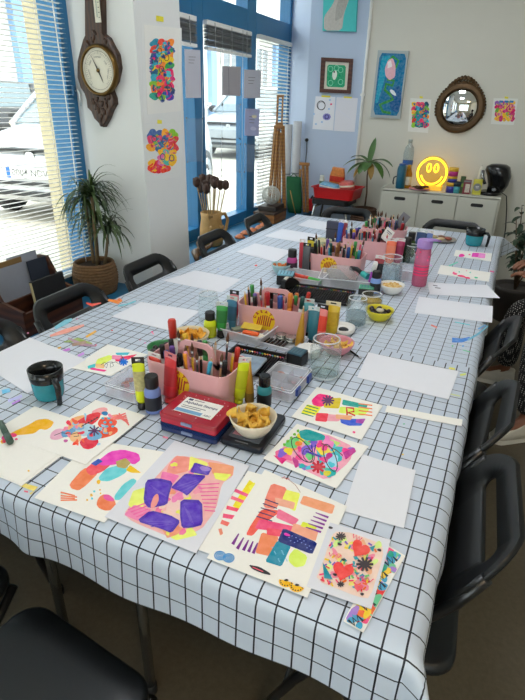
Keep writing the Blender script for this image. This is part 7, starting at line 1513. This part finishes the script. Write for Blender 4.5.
# wooden box with the glass dome
t = thing('wooden_box', 'small brown wooden box on the sill under the wire ball', 'box', (-1.955, 3.55, SZ), R(2)); hb = wood('box_honey', '#7a4a22', '#96622f', 7)
b = MB(); b.box((0, 0, 0.04), (0.2, 0.3, 0.08), hb, 0.003); b.build('body', t); b = MB(); b.box((0, 0, 0.089), (0.21, 0.31, 0.018), M('lid_dark', '#3a2a1e', 0.5), 0.003); b.build('lid', t)
t = thing('dark_casket', 'flat dark casket on top of the small brown wooden box', 'box', (-1.955, 3.57, SZ + 0.0985), R(4)); b = MB(); b.box((0, 0, 0.022), (0.17, 0.24, 0.044), M('casket', '#2a2018', 0.45), 0.004); b.build('body', t); b = MB(); b.box((0.086, 0, 0.024), (0.003, 0.02, 0.014), M('old_brass')); b.build('clasp', t)
t = thing('wire_ball', 'ball of pale tangled wire on the dark casket beside the blind', 'ornament', (-1.955, 3.56, SZ + 0.144)); rnd = random.Random(4); b = MB()
for i in range(46):
    a1, a2 = rnd.uniform(0, PI), rnd.uniform(0, PI); rb_ = Euler((a1, a2, rnd.uniform(0, 3))).to_matrix(); b.tube([rb_ @ Vector((0.082 * math.cos(2 * PI * k / 20), 0.082 * math.sin(2 * PI * k / 20), 0)) + Vector((0, 0, 0.083)) for k in range(20)], 0.0013, M('pale_wire', '#c9c9c0', 0.35, 0.5), 4, True)
b.build('wire_mesh', t)
# easels, rolls and portfolio in the corner
ew = wood('easel_wood', '#8f6236', '#a8783f', 10, 0.5, 'Z', 1.5)
def stick(b, p, q, w=0.03, d=0.02, m=ew):
    p, q = Vector(p), Vector(q); v = q - p; Qm = v.to_track_quat('Z', 'Y').to_matrix(); b.box((p + q) / 2, (w, d, v.length), m, 0.002, rot=Qm)
t = thing('easel', 'folded tall wooden easel standing on the sill in the window corner', 'easel', (-2.0, 3.79, SZ + 0.002), R(-72))
b = MB(); stick(b, (0.02, -0.075, 0.0), (-0.03, -0.03, 0.80)); b.build('leg', t); b = MB(); stick(b, (0.03, 0.085, 0.0), (-0.03, 0.035, 0.80)); b.build('leg', t); b = MB(); stick(b, (-0.06, 0.0, 0.0), (-0.06, 0.0, 0.78)); b.build('leg', t); b = MB(); stick(b, (0.035, -0.03, 0.0), (-0.005, -0.008, 0.76), 0.022, 0.022); b.build('leg', t); b = MB(); stick(b, (0.04, 0.035, 0.0), (-0.005, 0.018, 0.74), 0.022, 0.022); b.build('leg', t)
b = MB(); stick(b, (-0.035, -0.022, 0.76), (-0.04, -0.02, 1.04), 0.015, 0.015); b.build('mast', t); b = MB(); stick(b, (-0.035, 0.024, 0.76), (-0.04, 0.024, 1.04), 0.015, 0.015); b.build('mast', t)
b = MB(); b.box((-0.04, 0.002, 1.04), (0.02, 0.065, 0.02), ew, 0.002); b.build('top_block', t); b = MB(); b.box((-0.02, 0.002, 0.80), (0.03, 0.07, 0.05), ew, 0.003); b.build('clamp_block', t)
for lab, x, y, r, h in (('left white paper roll standing on the sill behind the wooden easel', -2.068, 4.19, 0.04, 0.80), ('right white paper roll standing on the sill against the lavender wall', -1.978, 4.20, 0.042, 0.83)):
    t = thing('paper_roll', lab, 'paper roll', (x, y, SZ + 0.001)); b = MB(); b.lathe([(r * 0.75, 0), (r, 0.001), (r, h), (r * 0.75, h), (r * 0.75, h - 0.2)], M('roll_paper', '#c3c6cb', 0.8, var=0.05), 20, cap1=False); b.build('roll', t); b = MB(); b.lathe([(r * 1.01, h * 0.42), (r * 1.01, h * 0.435)], M('roll_band', '#7f838a', 0.7), 20, cap0=False, cap1=False); b.build('band', t)
t = thing('portfolio_bag', 'green canvas portfolio bag leaning in the corner between the two easels', 'bag', (-1.935, 4.02, SZ + 0.001), R(8)); b = MB()
b.loft([[(x + 0.04 * (1 - z / 0.33), y + 0.05 * z / 0.33, z) for x, y in rr(w, d, d * 0.45)] for w, d, z in ((0.13, 0.06, 0.0), (0.15, 0.075, 0.08), (0.15, 0.075, 0.24), (0.145, 0.05, 0.32), (0.14, 0.03, 0.335))], M('green_canvas', '#0f5a34', 0.8, var=0.3, scale=18, bump=0.5)); b.build('body', t); b = MB(); b.tube([(-0.04, 0.05, 0.33), (0, 0.05, 0.365), (0.04, 0.05, 0.33)], 0.005, M('green_canvas'), 8); b.build('handle', t)
t = thing('table_easel', 'short folded wooden easel leaning against the lavender wall by the green bag', 'easel', (-1.835, 4.09, SZ + 0.001)); b = MB(); stick(b, (0.05, 0, 0.0), (-0.01, 0.07, 0.46), 0.026, 0.018); b.build('leg', t); b = MB(); stick(b, (0.015, 0, 0.0), (-0.05, 0.07, 0.45), 0.024, 0.018); b.build('leg', t); b = MB(); stick(b, (-0.06, 0.005, 0.0), (-0.075, 0.07, 0.40), 0.022, 0.016); b.build('leg', t); b = MB(); b.box((-0.035, 0.066, 0.45), (0.10, 0.028, 0.028), ew, 0.002); b.build('crosspiece', t)
t = thing('slim_stick', 'thin bamboo stick leaning in front of the green bag', 'stick', (-1.88, 3.93, SZ + 0.001)); b = MB(); b.tube([(0.03, 0, 0), (-0.05, 0.03, 0.22)], 0.005, M('bamboo', '#a8873f', 0.6), 8); b.build('cane', t); b = MB(); b.lathe([(0.007, 0.0), (0.007, 0.015)], M('rubber'), 8, (0.03, 0, 0)); b.build('rubber_foot', t)
t = thing('red_clamp', 'small bright red clamp low against the lavender wall by the short easel', 'clamp', (-1.80, 4.20, SZ + 0.001)); b = MB(); b.box((0, 0, 0.06), (0.05, 0.04, 0.12), M('clamp_red', '#d0222a', 0.4), 0.01); b.build('jaw', t); b = MB(); b.tube([(0.0, 0, 0.11), (0.02, 0, 0.15)], 0.008, black, 8); b.build('grip', t)
t = thing('wall_cable', 'black cable with a round cap on the lavender wall above the short easel', 'cable', (on_y(307, 140, YF - 0.012).x, YF - 0.012, on_y(307, 140, YF - 0.012).z)); b = MB(); b.lathe([(0.016, 0), (0.016, 0.015)], black, 14, Q=Matrix.Rotation(PI / 2, 4, 'X')); b.build('cap', t); b = MB(); b.tube([(0, 0, 0), (0.003, 0, -0.1), (-0.002, -0.003, -0.22)], 0.004, black, 6); b.build('cord', t)

# ================================================================== RIGHT SIDE: PERSON AND BAG
skin = M('skin', '#7d4f38', 0.55, var=0.08); shirt = M('black_knit', '#17181b', 0.85, var=0.2, bump=0.2)
def dots(name):
    m = M(name, '#17171a', 0.85); nt = m.node_tree; mx = [n for n in nt.nodes if n.bl_idname == 'ShaderNodeMix'][0]; v = nt.nodes.new('ShaderNodeTexVoronoi'); v.inputs['Scale'].default_value = 95; v.inputs['Randomness'].default_value = 0.0
    tc = [n for n in nt.nodes if n.bl_idname == 'ShaderNodeTexCoord'][0]; nt.links.new(tc.outputs['Object'], v.inputs['Vector']); lt = nt.nodes.new('ShaderNodeMath'); lt.operation = 'LESS_THAN'; lt.inputs[1].default_value = 0.27; nt.links.new(v.outputs['Distance'], lt.inputs[0]); nt.links.new(lt.outputs[0], mx.inputs[0]); mx.inputs[6].default_value = lin('#17171a'); mx.inputs[7].default_value = lin('#cfcdc6'); return m
dotm = dots('dotted_cloth')


def skinned(name, nodes, edges, rad, m, parent, sub=2, root=0):
    me = bpy.data.meshes.new(name); me.from_pydata([Vector(n) for n in nodes], edges, []); o = bpy.data.objects.new(name, me); COL.objects.link(o); o.parent = parent; me.materials.append(m)
    md = o.modifiers.new('skin', 'SKIN'); md.use_smooth_shade = True
    for i, v in enumerate(me.skin_vertices[0].data): v.radius = (rad[i], rad[i]) if not isinstance(rad[i], tuple) else rad[i]; v.use_root = (i == root)
    s = o.modifiers.new('subdivision', 'SUBSURF'); s.levels = sub; s.render_levels = sub; return o


pp = (0.58, 2.14, 0); t = thing('person', 'seated person in black top and dotted trousers at the right edge, hand at the table', 'person', pp)
# local coordinates relative to pp; facing -X
N = {'pelvis': (0, 0, 0.575), 'waist': (0.02, 0, 0.70), 'chest': (0.0, 0, 0.92), 'neck0': (0.0, 0, 1.08), 'neck': (-0.02, 0, 1.15), 'head': (-0.05, 0, 1.26), 'crown': (-0.04, 0, 1.36),
     'sl': (0.0, -0.17, 1.03), 'el': (-0.12, -0.24, 0.80), 'wl': (-0.33, -0.16, 0.775), 'hl': (-0.42, -0.10, 0.765), 'sr': (0.0, 0.17, 1.03), 'er': (-0.14, 0.23, 0.80), 'wr': (-0.34, 0.12, 0.785), 'hr': (-0.42, 0.07, 0.775),
     'hpl': (-0.03, -0.1, 0.55), 'kl': (-0.30, -0.30, 0.50), 'al': (-0.26, -0.42, 0.10), 'tl': (-0.36, -0.50, 0.04), 'hpr': (-0.03, 0.1, 0.55), 'kr': (-0.40, 0.12, 0.50), 'ar': (-0.38, 0.16, 0.10), 'tr': (-0.50, 0.16, 0.04)}
keys = list(N); ix = {k: i for i, k in enumerate(keys)}
E_ = [('pelvis', 'waist'), ('waist', 'chest'), ('chest', 'neck0'), ('neck0', 'neck'), ('neck', 'head'), ('head', 'crown'), ('chest', 'sl'), ('sl', 'el'), ('el', 'wl'), ('wl', 'hl'), ('chest', 'sr'), ('sr', 'er'), ('er', 'wr'), ('wr', 'hr'), ('pelvis', 'hpl'), ('hpl', 'kl'), ('kl', 'al'), ('al', 'tl'), ('pelvis', 'hpr'), ('hpr', 'kr'), ('kr', 'ar'), ('ar', 'tr')]
RA = {'pelvis': 0.13, 'waist': 0.115, 'chest': 0.13, 'neck0': 0.07, 'neck': 0.05, 'head': 0.092, 'crown': 0.07, 'sl': 0.06, 'el': 0.042, 'wl': 0.027, 'hl': 0.03, 'sr': 0.06, 'er': 0.042, 'wr': 0.027, 'hr': 0.03, 'hpl': 0.085, 'kl': 0.06, 'al': 0.036, 'tl': 0.03, 'hpr': 0.085, 'kr': 0.06, 'ar': 0.036, 'tr': 0.03}
body = skinned('body', [N[k] for k in keys], [(ix[a], ix[c]) for a, c in E_], [RA[k] for k in keys], skin, t)


def sub(names, edges, grow, m, nm):
    idx = {k: i for i, k in enumerate(names)}; return skinned(nm, [N[k] for k in names], [(idx[a], idx[c]) for a, c in edges], [RA[k] * grow + 0.006 for k in names], m, t)


for a_ in ('al', 'ar'): N[a_ + '2'] = (N[a_][0], N[a_][1], 0.115); RA[a_ + '2'] = 0.05
sub(['pelvis', 'waist', 'hpl', 'kl', 'al2', 'hpr', 'kr', 'ar2'], [('pelvis', 'waist'), ('pelvis', 'hpl'), ('hpl', 'kl'), ('kl', 'al2'), ('pelvis', 'hpr'), ('hpr', 'kr'), ('kr', 'ar2')], 1.16, dotm, 'trousers')
N['wl2'] = tuple(Vector(N['el']).lerp(Vector(N['wl']), 0.85)); N['wr2'] = tuple(Vector(N['er']).lerp(Vector(N['wr']), 0.85)); RA['wl2'] = 0.034; RA['wr2'] = 0.034
sub(['waist', 'chest', 'neck0', 'sl', 'el', 'wl2', 'sr', 'er', 'wr2'], [('waist', 'chest'), ('chest', 'neck0'), ('chest', 'sl'), ('sl', 'el'), ('el', 'wl2'), ('chest', 'sr'), ('sr', 'er'), ('er', 'wr2')], 1.12, shirt, 'shirt')
b = MB(); b.ell((-0.02, 0, 1.30), (0.115, 0.1, 0.115), M('dark_hair', '#241a16', 0.6, bump=0.4), 18, 12); b.build('hair', t)
for s_, w_, h_ in ((-1, 'wl', 'hl'), (1, 'wr', 'hr')):
    h0, w0 = Vector(N[h_]), Vector(N[w_]); d = (h0 - w0).normalized(); sd = d.cross(Vector((0, 0, 1))).normalized()
    for i, (off, L) in enumerate(((-0.026, 0.062), (-0.009, 0.074), (0.009, 0.07), (0.025, 0.056))):
        p0 = h0 - d * 0.01 + sd * off; skinned('finger', [p0, p0 + d * L * 0.45 + Vector((0, 0, 0.004)), p0 + d * L * 0.78 - Vector((0, 0, 0.008)), p0 + d * L - Vector((0, 0, 0.022))], [(0, 1), (1, 2), (2, 3)], [0.0105, 0.0095, 0.0085, 0.007], skin, t, 1)
    p0 = w0 + d * 0.035 + sd * 0.024 * s_; skinned('thumb', [p0, p0 + d * 0.025 + sd * 0.022 * s_, p0 + d * 0.055 + sd * 0.024 * s_], [(0, 1), (1, 2)], [0.012, 0.0105, 0.008], skin, t, 1)
for an, tn in (('al', 'tl'), ('ar', 'tr')):
    a0, t0 = Vector(N[an]), Vector(N[tn]); d = Vector((t0.x - a0.x, t0.y - a0.y, 0)).normalized(); pz = math.atan2(d.y, d.x); b = MB(); Q = Matrix.Translation((a0.x, a0.y, 0)) @ Matrix.Rotation(pz, 4, 'Z')
    b.loft([[Q @ Vector((x * k + 0.06, y * k * wy, z)) for x, y in rr(0.26, 0.095, 0.045)] for k, z, wy in ((0.98, 0.0, 1), (1.0, 0.025, 1.0))], M('shoe_sole', '#dedad0', 0.6), smooth=False); s2 = b.build('shoe_sole', t)
    b = MB(); b.loft([[Q @ Vector((x, y, z)) for x, y in ring_] for z, ring_ in ((0.025, [(x * 0.97 + 0.06, y * 0.96) for x, y in rr(0.26, 0.095, 0.045)]), (0.055, [(x * 0.9 + 0.05, y * 0.9) for x, y in rr(0.25, 0.09, 0.04)]), (0.075, [(x * 0.62 + 0.015, y * 0.78) for x, y in rr(0.24, 0.085, 0.04)]), (0.1, [(x * 0.4 - 0.01, y * 0.7) for x, y in rr(0.24, 0.09, 0.04)]))], M('shoe_white', '#c9c3b6', 0.6, var=0.08)); b.build('shoe', t)
fb = Vector((-0.05, 0, 1.26)) + Vector((-0.092, 0, 0))
b = MB(); b.ell(fb + Vector((-0.01, 0, -0.005)), (0.018, 0.013, 0.022), skin, 8, 6); b.build('nose', t); b = MB(); b.ell(fb + Vector((0.006, 0, -0.045)), (0.008, 0.024, 0.007), M('lips', '#8a4a40', 0.5), 10, 6); b.build('mouth', t)
for s_ in (-1, 1):
    b = MB(); b.ell(fb + Vector((0.012, s_ * 0.032, 0.02)), (0.008, 0.013, 0.008), M('eye_white', '#e8e6e0', 0.3), 10, 6); e_ = b.build('eye', t); b = MB(); b.ell(fb + Vector((0.006, s_ * 0.032, 0.02)), (0.004, 0.006, 0.006), M('iris', '#2a1c14', 0.3), 8, 6); b.build('iris', e_)
    b = MB(); b.ell((-0.045, s_ * 0.095, 1.255), (0.018, 0.01, 0.03), skin, 8, 6); b.build('ear', t)
pk = on_z(502, 352, 0.0); t = thing('pink_pouch', 'small raspberry pink fluffy pouch on the floor behind the aisle side chairs', 'pouch', (pk.x, pk.y, 0)); pm_ = M('pompom_pink', '#c2416c', 0.9, var=0.3, scale=150, bump=0.8); b = MB(); b.ell((0, 0, 0.06), (0.075, 0.06, 0.06), pm_, 16, 10); b.build('body', t); b = MB(); b.ell((0, 0, 0.13), (0.04, 0.035, 0.03), pm_, 12, 8); b.build('flap', t); b = MB(); b.tube([(-0.04, 0, 0.11), (0, 0, 0.19), (0.04, 0, 0.11)], 0.005, pm_, 6); b.build('strap', t)

# ================================================================== DAYLIGHT
w = bpy.data.worlds.new('world'); scene.world = w; w.use_nodes = True; nt = w.node_tree; bg = nt.nodes['Background']
sky = nt.nodes.new('ShaderNodeTexSky'); sky.sky_type = 'HOSEK_WILKIE'; sky.turbidity = 6; sky.ground_albedo = 0.5; sky.sun_direction = (-0.2, -0.5, 0.8)
mixw = nt.nodes.new('ShaderNodeMix'); mixw.data_type = 'RGBA'; mixw.inputs[0].default_value = 0.8; mixw.inputs[7].default_value = (0.95, 0.98, 1.0, 1); nt.links.new(sky.outputs[0], mixw.inputs[6])
nt.links.new(mixw.outputs[2], bg.inputs[0]); bg.inputs[1].default_value = SKY
sd = bpy.data.lights.new('sun', 'SUN'); so = bpy.data.objects.new('sun', sd); COL.objects.link(so); sd.energy = SUN; sd.angle = R(3); sd.color = (1, 0.96, 0.88)
so.rotation_euler = Vector((-0.3, 0.5, -0.8)).to_track_quat('-Z', 'Y').to_euler()
for nm, loc, rot, sx, sy in (('portal_left', (XW + 0.12, 0.17, 1.7), (0, PI / 2, 0), 2.2, 2.55), ('portal_corner', (XW + 0.16, 3.1, 1.7), (0, PI / 2, 0), 2.3, 2.6), ('portal_back_left', (XW + 0.12, -2.3, 1.7), (0, PI / 2, 0), 2.2, 1.6), ('portal_back', (0.1, YB + 0.05, 1.62), (PI / 2, 0, 0), 2.8, 1.85)):
    ld_ = bpy.data.lights.new(nm, 'AREA'); ld_.shape = 'RECTANGLE'; ld_.size = sx; ld_.size_y = sy; ld_.cycles.is_portal = True; lo = bpy.data.objects.new(nm, ld_); COL.objects.link(lo); lo.location = loc
    dirv = Vector((1, 0, 0)) if 'left' in nm or 'corner' in nm else Vector((0, 1, 0)); lo.rotation_euler = dirv.to_track_quat('-Z', 'Y').to_euler()
    if dirv.x: ld_.size, ld_.size_y = sy, sx
vs = scene.view_settings; vs.view_transform = 'Standard'; vs.look = 'None'; vs.gamma = 1; vs.use_curve_mapping = False; vs.exposure = EXPO
cy = scene.cycles; cy.max_bounces = 10; cy.diffuse_bounces = 4; cy.glossy_bounces = 4; cy.transparent_max_bounces = 24; cy.transmission_bounces = 6; cy.caustics_reflective = False; cy.caustics_refractive = False; cy.sample_clamp_indirect = 6; cy.use_denoising = True
